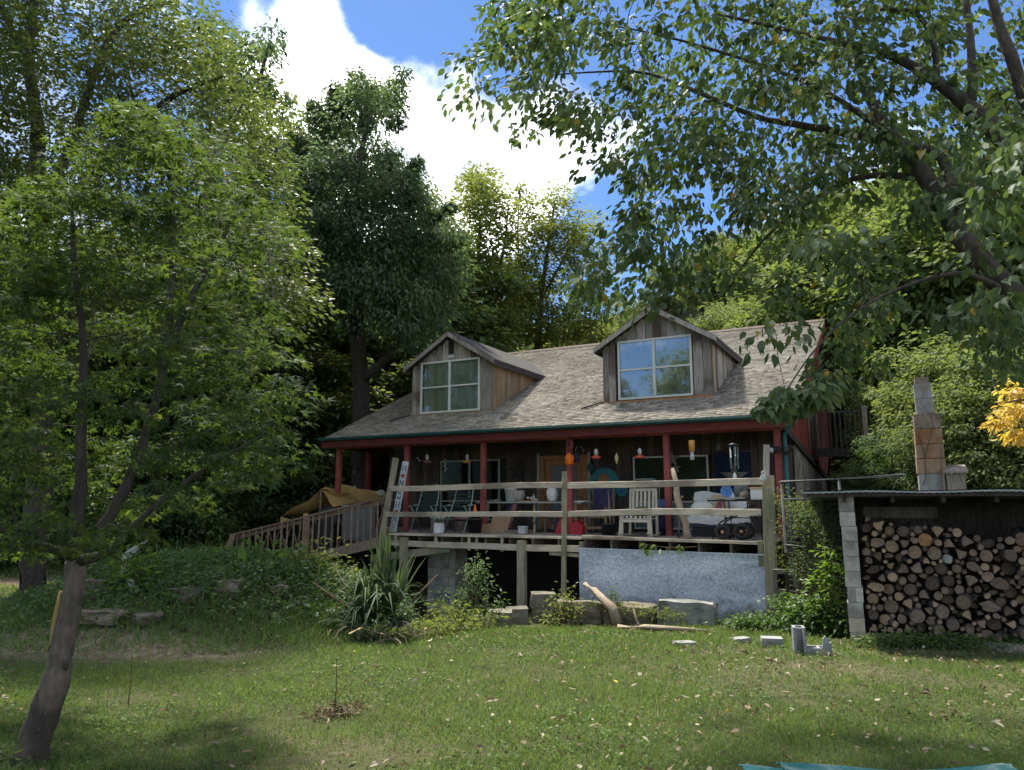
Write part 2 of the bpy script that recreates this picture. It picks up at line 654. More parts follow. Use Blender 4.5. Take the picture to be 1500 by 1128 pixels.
M['tarp'] = pmat('mustard tarpaulin', (.36, .235, .075), (.50, .345, .13), 4, .7, .4, c3=(.27, .17, .06), big=1.6)
M['cabinet'] = pmat('grey metal cabinet', (.12, .125, .12), (.17, .175, .17), 3, .6, .1)
M['bark'] = pmat('dark rough bark', (.028, .024, .02), (.075, .065, .055), 9, .95, .9, (2, 2, .6), rand=.1)
M['bark_maple'] = pmat('grey brown maple bark', (.075, .060, .046), (.175, .145, .115), 9, .92, 1, (3, 3, .8), c3=(.05, .04, .032), big=3.2, fine=26)
M['bark_hack'] = pmat('brown grey limb bark', (.042, .034, .028), (.098, .082, .066), 10, .95, .9, (2, 2, 1))
M['twig'] = pmat('bare pale twig', (.13, .11, .085), (.22, .19, .15), 9, .9, .2)
M['twig_dark'] = pmat('dry brown stem', (.08, .05, .03), (.16, .105, .06), 9, .9, .2)
M['green_sheet'] = pmat('worn green roofing sheet', (.015, .115, .105), (.05, .20, .18), 4, .45, .15, (1, 5, 1), c3=(.30, .36, .30), big=3.5)
M['bamboo'] = pmat('yellow brown pole', (.24, .17, .06), (.36, .27, .11), 8, .7, .2)
M['sign_white'] = pmat('distressed white sign', (.40, .43, .45), (.58, .61, .62), 12, .8, .2)
M['sign_ink'] = pmat('grey blue sign lettering', (.04, .07, .085), (.07, .10, .12), 12, .8, .1)
M['sign_heart'] = pmat('faded red heart', (.30, .04, .04), (.40, .07, .065), 12, .8, .1)
M['pipe'] = pmat('grey galvanised pipe', (.065, .07, .068), (.11, .118, .113), 6, .7, .1, metal=0)
M['umbrella'] = pmat('grey white canopy cloth', (.42, .45, .47), (.54, .57, .58), 5, .8, .15)
M['thatch'] = pmat('dead frond', (.22, .13, .05), (.38, .27, .11), 10, .9, .2)


def mat_galv():
    m, t = new_mat('galvanised spangled sheet')
    N, L = t.nodes.new, t.links.new
    o = N('ShaderNodeOutputMaterial')
    b = N('ShaderNodeBsdfPrincipled')
    L(b.outputs[0], o.inputs['Surface'])
    tc = N('ShaderNodeTexCoord')
    v = N('ShaderNodeTexVoronoi')
    v.inputs['Scale'].default_value = 34
    L(tc.outputs['Object'], v.inputs['Vector'])
    n = N('ShaderNodeTexNoise')
    n.inputs['Scale'].default_value = 1.7
    n.inputs['Detail'].default_value = 6
    mp = N('ShaderNodeMapping')
    mp.inputs['Scale'].default_value = (.5, 1, 1.6)
    L(tc.outputs['Object'], mp.inputs[0])
    L(mp.outputs[0], n.inputs['Vector'])
    n2 = N('ShaderNodeTexNoise')
    n2.inputs['Scale'].default_value = 30
    n2.inputs['Detail'].default_value = 4
    L(tc.outputs['Object'], n2.inputs['Vector'])
    cr = N('ShaderNodeValToRGB')
    cr.color_ramp.elements[0].color = (.19, .23, .27, 1)
    cr.color_ramp.elements[1].color = (.74, .81, .89, 1)
    cr.color_ramp.elements[0].position = .28
    cr.color_ramp.elements[1].position = .70
    a = N('ShaderNodeMixRGB')
    a.inputs['Fac'].default_value = .5
    L(v.outputs['Color'], a.inputs[1])
    L(n2.outputs['Fac'], a.inputs[2])
    a2 = N('ShaderNodeMixRGB')
    a2.inputs['Fac'].default_value = .5
    L(a.outputs[0], a2.inputs[1])
    L(n.outputs['Fac'], a2.inputs[2])
    L(a2.outputs[0], cr.inputs['Fac'])
    # white oxide streaks near the upper edge
    sep = N('ShaderNodeSeparateXYZ')
    L(tc.outputs['Object'], sep.inputs[0])
    mr = N('ShaderNodeMapRange')
    mr.inputs['From Min'].default_value = .40
    mr.inputs['From Max'].default_value = .53
    mr.interpolation_type = 'SMOOTHSTEP'
    L(sep.outputs['Z'], mr.inputs['Value'])
    mr2 = N('ShaderNodeMapRange')
    mr2.inputs['From Min'].default_value = .66
    mr2.inputs['From Max'].default_value = .56
    mr2.interpolation_type = 'SMOOTHSTEP'
    L(sep.outputs['Z'], mr2.inputs['Value'])
    n4 = N('ShaderNodeTexNoise')
    n4.inputs['Scale'].default_value = 2.2
    n4.inputs['Detail'].default_value = 7
    mp4 = N('ShaderNodeMapping')
    mp4.inputs['Scale'].default_value = (1, 1, 6)
    L(tc.outputs['Object'], mp4.inputs[0])
    L(mp4.outputs[0], n4.inputs['Vector'])
    r4 = N('ShaderNodeMapRange')
    r4.inputs['From Min'].default_value = .56
    r4.inputs['From Max'].default_value = .66
    L(n4.outputs['Fac'], r4.inputs['Value'])
    mu = N('ShaderNodeMath')
    mu.operation = 'MULTIPLY'
    L(mr.outputs[0], mu.inputs[0])
    L(mr2.outputs[0], mu.inputs[1])
    mu2 = N('ShaderNodeMath')
    mu2.operation = 'MULTIPLY'
    L(mu.outputs[0], mu2.inputs[0])
    L(r4.outputs[0], mu2.inputs[1])
    mx = N('ShaderNodeMixRGB')
    L(mu2.outputs[0], mx.inputs['Fac'])
    L(cr.outputs[0], mx.inputs[1])
    mx.inputs[2].default_value = (.66, .70, .74, 1)
    # mud splashed up from the ground, rust specks
    r5 = N('ShaderNodeMapRange')
    r5.inputs['From Min'].default_value = .05
    r5.inputs['From Max'].default_value = -.45
    L(sep.outputs['Z'], r5.inputs['Value'])
    n5 = N('ShaderNodeTexNoise')
    n5.inputs['Scale'].default_value = 5
    n5.inputs['Detail'].default_value = 9
    n5.inputs['Roughness'].default_value = .7
    L(tc.outputs['Object'], n5.inputs['Vector'])
    a5 = N('ShaderNodeMath')
    a5.operation = 'MULTIPLY_ADD'
    a5.inputs[1].default_value = .35
    L(r5.outputs[0], a5.inputs[0])
    L(n5.outputs['Fac'], a5.inputs[2])
    r6 = N('ShaderNodeMapRange')
    r6.inputs['From Min'].default_value = .62
    r6.inputs['From Max'].default_value = .85
    r6.inputs['To Max'].default_value = .75
    L(a5.outputs[0], r6.inputs['Value'])
    mx6 = N('ShaderNodeMixRGB')
    L(r6.outputs[0], mx6.inputs[0])
    L(mx.outputs[0], mx6.inputs[1])
    mx6.inputs[2].default_value = (.13, .105, .075, 1)
    L(mx6.outputs[0], b.inputs['Base Color'])
    b.inputs['Metallic'].default_value = .25
    b.inputs['Roughness'].default_value = .62
    return m


M['galv'] = mat_galv()


def mat_shingle():
    m, t = new_mat('weathered asphalt shingles')
    N, L = t.nodes.new, t.links.new
    o = N('ShaderNodeOutputMaterial')
    b = N('ShaderNodeBsdfPrincipled')
    L(b.outputs[0], o.inputs['Surface'])
    a = N('ShaderNodeAttribute')
    a.attribute_name = 'tone'
    cr = N('ShaderNodeValToRGB')
    e = cr.color_ramp.elements
    e[0].color = (.135, .120, .092, 1)
    e[1].color = (.32, .295, .24, 1)
    e.new(.45).color = (.225, .205, .163, 1)
    L(a.outputs['Fac'], cr.inputs['Fac'])
    tc = N('ShaderNodeTexCoord')
    n = N('ShaderNodeTexNoise')
    n.inputs['Scale'].default_value = .8
    n.inputs['Detail'].default_value = 8
    L(tc.outputs['Object'], n.inputs['Vector'])
    hs = N('ShaderNodeHueSaturation')
    mr = N('ShaderNodeMapRange')
    mr.inputs['From Min'].default_value = .3
    mr.inputs['From Max'].default_value = .7
    mr.inputs['To Min'].default_value = .78
    mr.inputs['To Max'].default_value = 1.18
    L(n.outputs['Fac'], mr.inputs['Value'])
    L(mr.outputs[0], hs.inputs['Value'])
    L(cr.outputs[0], hs.inputs['Color'])
    L(hs.outputs[0], b.inputs['Base Color'])
    b.inputs['Roughness'].default_value = .95
    b.inputs['Specular IOR Level'].default_value = .15
    n2 = N('ShaderNodeTexNoise')
    n2.inputs['Scale'].default_value = 60
    L(tc.outputs['Object'], n2.inputs['Vector'])
    bp = N('ShaderNodeBump')
    bp.inputs['Strength'].default_value = .4
    bp.inputs['Distance'].default_value = .01
    L(n2.outputs['Fac'], bp.inputs['Height'])
    L(bp.outputs[0], b.inputs['Normal'])
    return m


M['shingle'] = mat_shingle()


def mat_ground():
    m, t = new_mat('soil under the grass')
    N, L = t.nodes.new, t.links.new
    o = N('ShaderNodeOutputMaterial')
    b = N('ShaderNodeBsdfPrincipled')
    L(b.outputs[0], o.inputs['Surface'])
    tc = N('ShaderNodeTexCoord')
    a = N('ShaderNodeAttribute')
    a.attribute_name = 'bare'
    n = N('ShaderNodeTexNoise')
    n.inputs['Scale'].default_value = 2.3
    n.inputs['Detail'].default_value = 9
    n.inputs['Roughness'].default_value = .7
    L(tc.outputs['Object'], n.inputs['Vector'])
    cr = N('ShaderNodeValToRGB')
    e = cr.color_ramp.elements
    e[0].position = .3
    e[0].color = (.022, .030, .010, 1)
    e[1].position = .72
    e[1].color = (.085, .085, .038, 1)
    L(n.outputs['Fac'], cr.inputs['Fac'])
    n2 = N('ShaderNodeTexNoise')
    n2.inputs['Scale'].default_value = 9
    n2.inputs['Detail'].default_value = 9
    L(tc.outputs['Object'], n2.inputs['Vector'])
    c2 = N('ShaderNodeValToRGB')
    c2.color_ramp.elements[0].position = .3
    c2.color_ramp.elements[0].color = (.10, .075, .05, 1)
    c2.color_ramp.elements[1].position = .7
    c2.color_ramp.elements[1].color = (.27, .215, .155, 1)
    L(n2.outputs['Fac'], c2.inputs['Fac'])
    mx = N('ShaderNodeMixRGB')
    L(a.outputs['Fac'], mx.inputs['Fac'])
    L(cr.outputs[0], mx.inputs[1])
    L(c2.outputs[0], mx.inputs[2])
    L(mx.outputs[0], b.inputs['Base Color'])
    b.inputs['Roughness'].default_value = 1
    b.inputs['Specular IOR Level'].default_value = .1
    bp = N('ShaderNodeBump')
    bp.inputs['Strength'].default_value = .9
    bp.inputs['Distance'].default_value = .06
    L(n2.outputs['Fac'], bp.inputs['Height'])
    L(bp.outputs[0], b.inputs['Normal'])
    return m


M['ground'] = mat_ground()
M['grass'] = leaf_mat('lawn grass blades', [(0, (.044, .088, .022)), (.45, (.088, .156, .040)), (.75, (.140, .195, .066)), (1, (.30, .26, .14))], .35, .6, (.15, .21, .035), .2)
M['lf_maple'] = leaf_mat('maple leaves', [(0, (.020, .040, .017)), (.5, (.044, .072, .022)), (.85, (.090, .118, .022)), (1, (.15, .14, .02))], .36, .65, (.10, .155, .018), .12)
M['lf_hack'] = leaf_mat('broad hackberry leaves', [(0, (.038, .064, .030)), (.5, (.075, .112, .050)), (.88, (.125, .165, .070)), (.95, (.30, .20, .03)), (1, (.40, .25, .03))], .27, .6, (.12, .19, .03), .2)
M['lf_locust'] = leaf_mat('fine locust leaves', [(0, (.028, .048, .020)), (.5, (.055, .080, .026)), (1, (.13, .13, .04))], .40, .5, (.13, .17, .03))
M['lf_dark'] = leaf_mat('dark drooping leaves', [(0, (.038, .066, .036)), (.5, (.085, .125, .064)), (1, (.15, .19, .095))], .46, .6, (.07, .12, .03), .2)
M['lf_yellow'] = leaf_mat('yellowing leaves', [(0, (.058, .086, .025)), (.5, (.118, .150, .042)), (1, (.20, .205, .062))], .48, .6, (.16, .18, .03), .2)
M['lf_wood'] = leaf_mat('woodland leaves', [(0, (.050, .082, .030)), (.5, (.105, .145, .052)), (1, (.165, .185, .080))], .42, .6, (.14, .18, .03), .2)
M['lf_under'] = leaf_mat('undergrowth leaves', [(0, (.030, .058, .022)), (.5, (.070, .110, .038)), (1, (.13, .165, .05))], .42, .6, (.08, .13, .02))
M['lf_gold'] = leaf_mat('golden leaves', [(0, (.30, .19, .03)), (.6, (.48, .35, .07)), (1, (.58, .48, .16))], .4, .5, (.6, .4, .03))
M['lf_bed'] = leaf_mat('bed weeds', [(0, (.024, .056, .017)), (.5, (.058, .112, .030)), (1, (.125, .195, .045))], .34, .45, (.10, .17, .02))
M['lf_lime'] = leaf_mat('lime green leaves', [(0, (.06, .12, .018)), (1, (.14, .22, .03))], .4, .45, (.16, .24, .02))
M['lf_yucca'] = leaf_mat('yucca blades', [(0, (.024, .044, .022)), (.6, (.062, .095, .045)), (.92, (.11, .14, .06)), (1, (.24, .17, .08))], .2, .65, (.1, .14, .05), .12)
M['lf_dead'] = leaf_mat('fallen dry leaves', [(0, (.06, .04, .025)), (.5, (.20, .15, .095)), (.9, (.36, .31, .23)), (1, (.45, .30, .05))], .1, .8, (.2, .14, .08), .2)

# ================================================================= leaves
T_RHOMB = (np.array([(0, 0, 0), (.45, .24, .03), (1, 0, -.06), (.45, -.24, .03)], float), [(0, 2, 1), (0, 3, 2)])
T_LANCE = (np.array([(0, 0, 0), (.4, .14, .03), (1, 0, -.12), (.4, -.14, .03)], float), [(0, 2, 1), (0, 3, 2)])
T_OVATE = (np.array([(0, 0, 0), (.22, .20, .05), (.55, .25, .04), (.82, .11, -.02), (1.02, 0, -.14), (.82, -.11, -.02), (.55, -.25, .04), (.22, -.20, .05), (.5, 0, -.03)], float),
           [(8, 1, 0), (8, 2, 1), (8, 3, 2), (8, 4, 3), (8, 5, 4), (8, 6, 5), (8, 7, 6), (8, 0, 7)])


def _star():
    pts = [(-.04, 0, 0)]
    spec = [(-112, .48), (-88, .20), (-52, .82), (-28, .28), (0, 1.0), (28, .28), (52, .82), (88, .20), (112, .48)]
    for a, r in spec:
        pts.append((r * math.cos(R(a)), r * math.sin(R(a)), -.10 * r))
    pts.append((.12, 0, .04))
    n = len(pts) - 1
    return np.array(pts, float), [(n, i, (i + 1) % n) for i in range(n)]


T_STAR = _star()
T_BLADE = (np.array([(0, -.5, 0), (0, .5, 0), (.6, -.34, .05), (.6, .34, .05), (1, 0, .22)], float), [(0, 1, 2), (1, 3, 2), (2, 3, 4)])


def tri_object(name, V, F, tone, mat, parent=None, kind=None, loc=None):
    V = np.asarray(V, np.float32).reshape(-1, 3)
    if loc is not None:
        V = V - np.array(loc, np.float32)
    F = np.asarray(F, np.int32).reshape(-1, 3)
    me = bpy.data.meshes.new(name)
    me.vertices.add(len(V))
    me.vertices.foreach_set('co', V.ravel())
    me.loops.add(F.size)
    me.loops.foreach_set('vertex_index', F.ravel())
    me.polygons.add(len(F))
    me.polygons.foreach_set('loop_start', np.arange(0, F.size, 3, dtype=np.int32))
    me.polygons.foreach_set('loop_total', np.full(len(F), 3, np.int32))
    me.update(calc_edges=True)
    at_ = me.attributes.new('tone', 'FLOAT', 'POINT')
    at_.data.foreach_set('value', np.asarray(tone, np.float32))
    me.materials.append(mat)
    o = bpy.data.objects.new(name, me)
    COL.objects.link(o)
    if parent is not None:
        o.parent = parent
    if loc is not None and parent is None:
        o.location = loc
    if kind:
        o['kind'] = kind
    return o


def unit(a):
    return a / np.maximum(np.linalg.norm(a, axis=-1, keepdims=True), 1e-9)


def leaf_arrays(P, D, Nn, S, tmpl, tone, Wd=None):
    V0, F0 = tmpl
    D = unit(D)
    side = unit(np.cross(Nn, D))
    nn = np.cross(D, side)
    W_ = S if Wd is None else Wd
    V = P[:, None] + S[:, None, None] * (V0[None, :, 0:1] * D[:, None]) + W_[:, None, None] * (V0[None, :, 1:2] * side[:, None]) + S[:, None, None] * (V0[None, :, 2:3] * nn[:, None])
    cz = np.random.default_rng(len(P)).uniform(-.4, 2.6, len(P))
    V = V + ((cz - 1) * S)[:, None, None] * (V0[None, :, 2:3] * nn[:, None])
    K = len(V0)
    F = (np.arange(len(P))[:, None, None] * K + np.array(F0)[None]).reshape(-1, 3)
    return V.reshape(-1, 3), F, np.repeat(tone, K)


def join_arrays(lst):
    V, F, T = [], [], []
    k = 0
    for (v, f, t) in lst:
        V.append(v)
        F.append(f + k)
        T.append(t)
        k += len(v)
    return np.concatenate(V), np.concatenate(F), np.concatenate(T)


def in_poly(P, poly):
    x, y = P[:, 0], P[:, 1]
    r = np.zeros(len(P), bool)
    n = len(poly)
    for i in range(n):
        x0, y0 = poly[i]
        x1, y1 = poly[(i + 1) % n]
        c = ((y0 > y) != (y1 > y)) & (x < (x1 - x0) * (y - y0) / (y1 - y0 + 1e-12) + x0)
        r ^= c
    return r


def crown_points(poly, Y0, Y1, n, rng):
    """points through the volume of a crown: its outline seen from the yard, its own depth"""
    poly = np.array(poly, float)
    lo, hi = poly.min(0), poly.max(0)
    got = []
    m = 0
    while m < n:
        q = rng.uniform(lo, hi, (n * 3, 2))
        q = q[in_poly(q, poly)]
        got.append(q)
        m += len(q)
    q = np.concatenate(got)[:n]
    Y = rng.uniform(Y0, Y1, n)
    a = (q[:, 0] - 750) / FPX
    b = (564 - q[:, 1]) / FPX
    dy = cp - b * sp
    dz = sp + b * cp
    return np.stack([a * Y / dy, Y, EYE + dz * Y / dy], 1)


def curve_pts(p, q, lift, n=5, jit=0.0, rng=None):
    out = []
    for i in range(n + 1):
        f = i / n
        o = p * (1 - f) + q * f
        o = o + np.array([0, 0, lift * 4 * f * (1 - f)])
        if jit and 0 < i < n:
            o = o + rng.normal(0, jit, 3)
        out.append(o)
    return out


def make_tree(name, label, cat, trunks, clumps, cr, nper, tmpl, size, mat, bark, seed=1, group=None, droop=.3, flat=.6, tone=(.2, .8), spray=False,
              branch=1.0, brad=.03, width=None, center=None, loc=None, sides=9, sag=.15, limb=None, holes=0.0, hscale=1.0):
    """trunk and limbs as tubes, one limb out to every clump of leaves, and the leaves of the crown"""
    rng = np.random.default_rng(seed)
    t0 = np.array(trunks[0][0][0], float) if loc is None else np.array(loc, float)
    root = thing(name, label, cat, t0, 0, group)
    mb = MB()
    mbl = MB()
    if holes:
        # open gaps and an uneven outline: whole sprays are missing here and there
        cq = np.array(clumps, float)
        nv = np.array([mnoise.noise(Vector(c * hscale + seed)) for c in cq])
        kp = nv > np.quantile(nv, holes)
        if not np.isscalar(cr):
            cr = np.asarray(cr)[kp]
        clumps = cq[kp]
    sk, skr = [], []
    for it, tr in enumerate(trunks):
        pts = [np.array(p, float) for p, r in tr]
        rr = [r for p, r in tr]
        # smooth resample
        P2, R2 = [], []
        for i in range(len(pts) - 1):
            pm = pts[max(i - 1, 0)]
            pn = pts[min(i + 2, len(pts) - 1)]
            for k in range(4):
                f = k / 4
                a, b = pts[i], pts[i + 1]
                h = .5 * ((2 * a) + (b - pm) * f + (2 * pm - 5 * a + 4 * b - pn) * f * f + (3 * a - pm - 3 * b + pn) * f ** 3)
                rad = rr[i] * (1 - f) + rr[i + 1] * f
                P2.append(h + rng.normal(0, rad * .05, 3))
                R2.append(rad * rng.uniform(.96, 1.05))
        P2.append(pts[-1])
        R2.append(rr[-1])
        (mb if (it == 0 or limb is None) else mbl).tube(P2, R2, sides)
        sk += P2
        skr += R2
    sk = np.array(sk)
    skr = np.array(skr)
    cl = np.array(clumps, float)
    crs = np.broadcast_to(np.asarray(cr, float), (len(cl),))
    mbb = MB()
    nt0 = len(sk)
    d0 = np.linalg.norm(cl[:, None] - sk[None], axis=2).min(1)
    for ic in np.argsort(d0):
        c = cl[ic]
        if rng.random() > branch:
            continue
        d = np.linalg.norm(sk - c, axis=1) + 1.2 * np.maximum(0, sk[:, 2] - c[2] - .3 * crs[ic])
        d[nt0:] *= 1.12
        i = int(np.argmin(d))
        L = np.linalg.norm(sk[i] - c)
        if L < .08:
            continue
        pts = curve_pts(sk[i], c, .07 * L, 5, .05 * L, rng)
        r0 = min(skr[i] * .6, brad * (0.5 + .4 * L))
        rr = np.linspace(r0, max(.15 * r0, .0025), 6)
        mbb.tube(pts, list(rr), 5, cap=False)
        sk = np.concatenate([sk, np.array(pts[2:5])])
        skr = np.concatenate([skr, rr[2:5]])
    mbb.v = [tuple(np.array(v) - t0) for v in mbb.v]
    mbb.build('branches', limb or bark, root, smooth=True, recalc=False, kind='stuff')
    mb.v = [tuple(np.array(v) - t0) for v in mb.v]
    if mbl.v:
        mbl.v = [tuple(np.array(v) - t0) for v in mbl.v]
        mbl.build('limbs', limb, root, smooth=True, kind='stuff')
    mb.build('trunk', bark, root, smooth=True, loc=None)
    # leaves
    n = len(cl) * nper
    ci = np.repeat(np.arange(len(cl)), nper)
    off = unit(rng.normal(0, 1, (n, 3))) * (rng.random((n, 1)) ** .5)
    off *= np.array([1, 1, flat])
    rad = crs * rng.uniform(.6, 1.3, len(cl))
    # a spray sags towards its rim
    off[:, 2] -= sag * (off[:, 0] ** 2 + off[:, 1] ** 2)
    P = cl[ci] + off * rad[ci][:, None]
    cen = cl.mean(0) if center is None else np.array(center, float)
    outw = unit(P - cl[ci]) * .8 + unit(P - cen) * .5
    D = outw + rng.normal(0, .45, (n, 3))
    D[:, 2] = D[:, 2] * .5 - droop
    Nn = rng.normal(0, .55, (n, 3)) + np.array([0, 0, 1.0])
    S = rng.uniform(size[0], size[1], n)
    clt = rng.normal(0, .17, len(cl))
    tn = np.clip(rng.uniform(tone[0], tone[1], n) + clt[ci], 0, .86)
    odd = rng.random(n)
    tn = np.where(odd > .985, rng.uniform(.93, 1, n), tn)
    v, f, t = leaf_arrays(P, D, Nn, S, tmpl, tn, None if width is None else S * width)
    c = tri_object('crown', v - t0, f, t, mat, root)
    return root


# ================================================================= ground and lawn
def bare_amount(x, y):
    """worn patches in the lawn and the dirt lane"""
    b = 1.15 * np.exp(-(((x + 6.4) / 2.0) ** 2 + ((y - 9.7) / .6) ** 2))
    b = b + .7 * np.exp(-(((x + 4.1) / 1.3) ** 2 + ((y - 9.4) / .45) ** 2))
    lane = np.exp(-((y - 18.6 - .05 * x) / .7) ** 2) * sstep(-5.5, -7.5, x) + np.exp(-((y - 14.6) / .28) ** 2) * sstep(-7, -8, x) * .8
    b = b + lane
    b = b + .35 * np.exp(-(((x - 3.0) / 2.0) ** 2 + ((y - 8.3) / .8) ** 2)) + .25 * np.exp(-(((x + 1.2) / .9) ** 2 + ((y - 5.6) / .5) ** 2))
    b = b + .5 * np.exp(-(((x - 5.6) / 2.2) ** 2 + ((y - 9.7) / .3) ** 2))
    return np.clip(b, 0, 1)


def build_ground():
    xs = np.concatenate([np.linspace(-140, -20, 13)[:-1], np.linspace(-20, 20, 161), np.linspace(20, 140, 13)[1:]])
    ys = np.concatenate([np.linspace(-60, 2, 8)[:-1], np.linspace(2, 26, 121), np.linspace(26, 60, 18)[1:], np.linspace(60, 160, 6)[1:]])
    X, Y = np.meshgrid(xs, ys)
    Z = G(X, Y)
    Z = np.where(Y > 60, Z - .28 * (Y - 60), Z)
    nx, ny = len(xs), len(ys)
    V = np.stack([X, Y, Z], -1).reshape(-1, 3)
    i = np.arange(nx - 1)
    j = np.arange(ny - 1)
    I, J = np.meshgrid(i, j)
    a = (J * nx + I).ravel()
    F = np.concatenate([np.stack([a, a + 1, a + nx + 1], 1), np.stack([a, a + nx + 1, a + nx], 1)])
    o = tri_object('ground', V, F, np.zeros(len(V)), M['ground'], kind='structure')
    b = o.data.attributes.new('bare', 'FLOAT', 'POINT')
    b.data.foreach_set('value', bare_amount(V[:, 0], V[:, 1]).astype(np.float32))
    o.data.polygons.foreach_set('use_smooth', [True] * len(o.data.polygons))


build_ground()


def mound_mask(x, y):
    m = ((x + 5.0) / 2.75) ** 2 + ((y - 13.0) / 2.75) ** 2
    return np.exp(-m * m * .9)


def build_grass():
    rng = np.random.default_rng(3)
    parts = []
    for (y0, y1, dens, hgt, wid) in ((3.4, 6.2, 4600, .050, .0048), (6.2, 9.5, 2500, .055, .0075), (9.5, 15, 1100, .075, .012), (15, 24, 260, .09, .024)):
        area = (y1 - y0) * 1.62 * (y0 + y1) / 2
        n = int(area * dens)
        y = np.sqrt(rng.uniform(y0 * y0, y1 * y1, n))
        x = rng.uniform(-.81, .81, n) * y
        keep = rng.random(n) > bare_amount(x, y) * 1.05
        pn = np.sin(x * 2.1 + 1.3 * np.sin(y * 1.7)) * np.cos(y * 2.6 + .9 * np.sin(x * 1.3))
        pn2 = np.sin(x * .8 + 2.1) * np.cos(y * .9 + .6 * np.sin(x))
        keep &= rng.random(n) < .80 + .2 * pn
        keep &= ~((mound_mask(x, y) > .35))
        keep &= ~((x > 4.4) & (y > 10.5))
        keep &= ~((x > .8) & (y > 14.2 - (x - .8) * .0) & (x < 5))
        keep &= ~((x > -4) & (y > 13.4))
        x, y, pn, pn2 = x[keep], y[keep], pn[keep], pn2[keep]
        n = len(x)
        z = G(x, y) - .004
        P = np.stack([x, y, z], 1)
        D = rng.normal(0, .55, (n, 3))
        D[:, 2] = rng.uniform(.55, 1.2, n)
        Nn = rng.normal(0, 1, (n, 3))
        pn3 = np.sin(x * 5.3 + 2 * np.sin(y * 3.1)) * np.sin(y * 6.1 + 1.7 * np.cos(x * 4.3))
        S = rng.uniform(.55, 1.35, n) * hgt * (1 + .30 * pn + .25 * pn2 + .3 * pn3)
        Wd = rng.uniform(.7, 1.4, n) * wid
        tn = np.clip(rng.normal(.42, .17, n) + .16 * pn2 + .10 * pn + .16 * pn3 + .10 * np.sin(x * 23 + 5 * np.sin(y * 9)) * np.sin(y * 27 + 4 * np.cos(x * 11)), 0, .8)
        tn = np.where(rng.random(n) > .90, rng.uniform(.82, 1, n), tn)
        parts.append(leaf_arrays(P, D, Nn, S, (T_BLADE[0] if y0 < 6 else T_BLADE[0][[0, 1, 4]], T_BLADE[1] if y0 < 6 else [(0, 1, 2)]), tn, Wd))
    # low clover and broad weeds
    n = 26000
    y = np.sqrt(rng.uniform(3.4 ** 2, 12 ** 2, n))
    x = rng.uniform(-.8, .8, n) * y
    pn = np.sin(x * 1.7 + 4) * np.cos(y * 1.5 + 1) + rng.normal(0, .35, n)
    k = (pn > .15) & (rng.random(n) > bare_amount(x, y)) & ~((x > 4.4) & (y > 10.5))
    x, y = x[k], y[k]
    n = len(x)
    P = np.stack([x, y, G(x, y) + rng.uniform(.012, .05, n)], 1)
    D = rng.normal(0, 1, (n, 3))
    D[:, 2] *= .3
    Nn = rng.normal(0, .4, (n, 3)) + np.array([0, 0, 1])
    parts.append(leaf_arrays(P, D, Nn, rng.uniform(.018, .042, n), T_RHOMB, np.clip(rng.normal(.42, .16, n), 0, .78), rng.uniform(.03, .06, n)))
    v, f, t = join_arrays(parts)
    o = tri_object('lawn_grass', v, f, t, M['grass'], kind='stuff')
    tag(o, 'short green lawn with worn straw coloured patches in front of the house', 'grass')


build_grass()


def build_fallen_leaves():
    rng = np.random.default_rng(5)
    n = 3400
    y = np.sqrt(rng.uniform(4 ** 2, 12.5 ** 2, n))
    x = rng.uniform(-.75, .78, n) * y
    w = (.22 + .78 * sstep(-2.5, 2.5, x)) * (.25 + .75 * (np.sin(x * 1.9 + np.sin(y * 1.3)) * np.cos(y * 2.2 + x) > -.1))
    k = (rng.random(n) < w) & (mound_mask(x, y) < .2) & ~((x > 4.4) & (y > 10.4))
    x, y = x[k], y[k]
    n = len(x)
    P = np.stack([x, y, G(x, y) + rng.uniform(.03, .065, n)], 1)
    D = rng.normal(0, 1, (n, 3))
    D[:, 2] *= .35
    Nn = rng.normal(0, .5, (n, 3)) + np.array([0, 0, 1])
    t0 = T_OVATE[0].copy()
    t0[:, 2] *= 1.6
    tn = np.clip(rng.normal(.55, .22, n), 0, .9)
    tn[rng.random(n) > .985] = 1
    v, f, t = leaf_arrays(P, D, Nn, rng.uniform(.03, .085, n), (t0, T_OVATE[1]), tn, rng.uniform(.03, .075, n))
    o = tri_object('fallen_leaves', v, f, t, M['lf_dead'], kind='stuff')
    tag(o, 'dry curled brown leaves scattered over the lawn', 'leaves')


build_fallen_leaves()

# ================================================================= the house
FZ = 0.95                                   # porch floor
EV, EZ, TANP = 1.2, 3.42, 0.4494            # eave line and roof pitch
RV = 9.8                                    # ridge
UL, UR = -12.08, 0.40                       # roof ends


def zr(v):
    return EZ + (v - EV) * TANP


house = thing('house', 'weathered timber cottage with two dormers and a red posted front porch', 'house', (OX, OY, 0), ROT)


def hp(mb, name, mat, parent=None, **k):
    return mb.build(name, mat, parent or house, **k)


# roof deck: front slope, back slope
mb = MB()
th = .13
mb.prism([(UL, EV, EZ - .02), (UL, RV, zr(RV) - .02), (UL, RV, zr(RV) - .02 - th), (UL, EV, EZ - .02 - th)], (UR - UL, 0, 0))
hp(mb, 'roof', M['red_dark'])
mb = MB()
BV = 18.2
mb.prism([(UL, RV + .003, zr(RV) - .02), (UL, BV, EZ), (UL, BV, EZ - th), (UL, RV + .003, zr(RV) - .02 - th)], (UR - UL, 0, 0))
hp(mb, 'roof', M['roof_edge'])
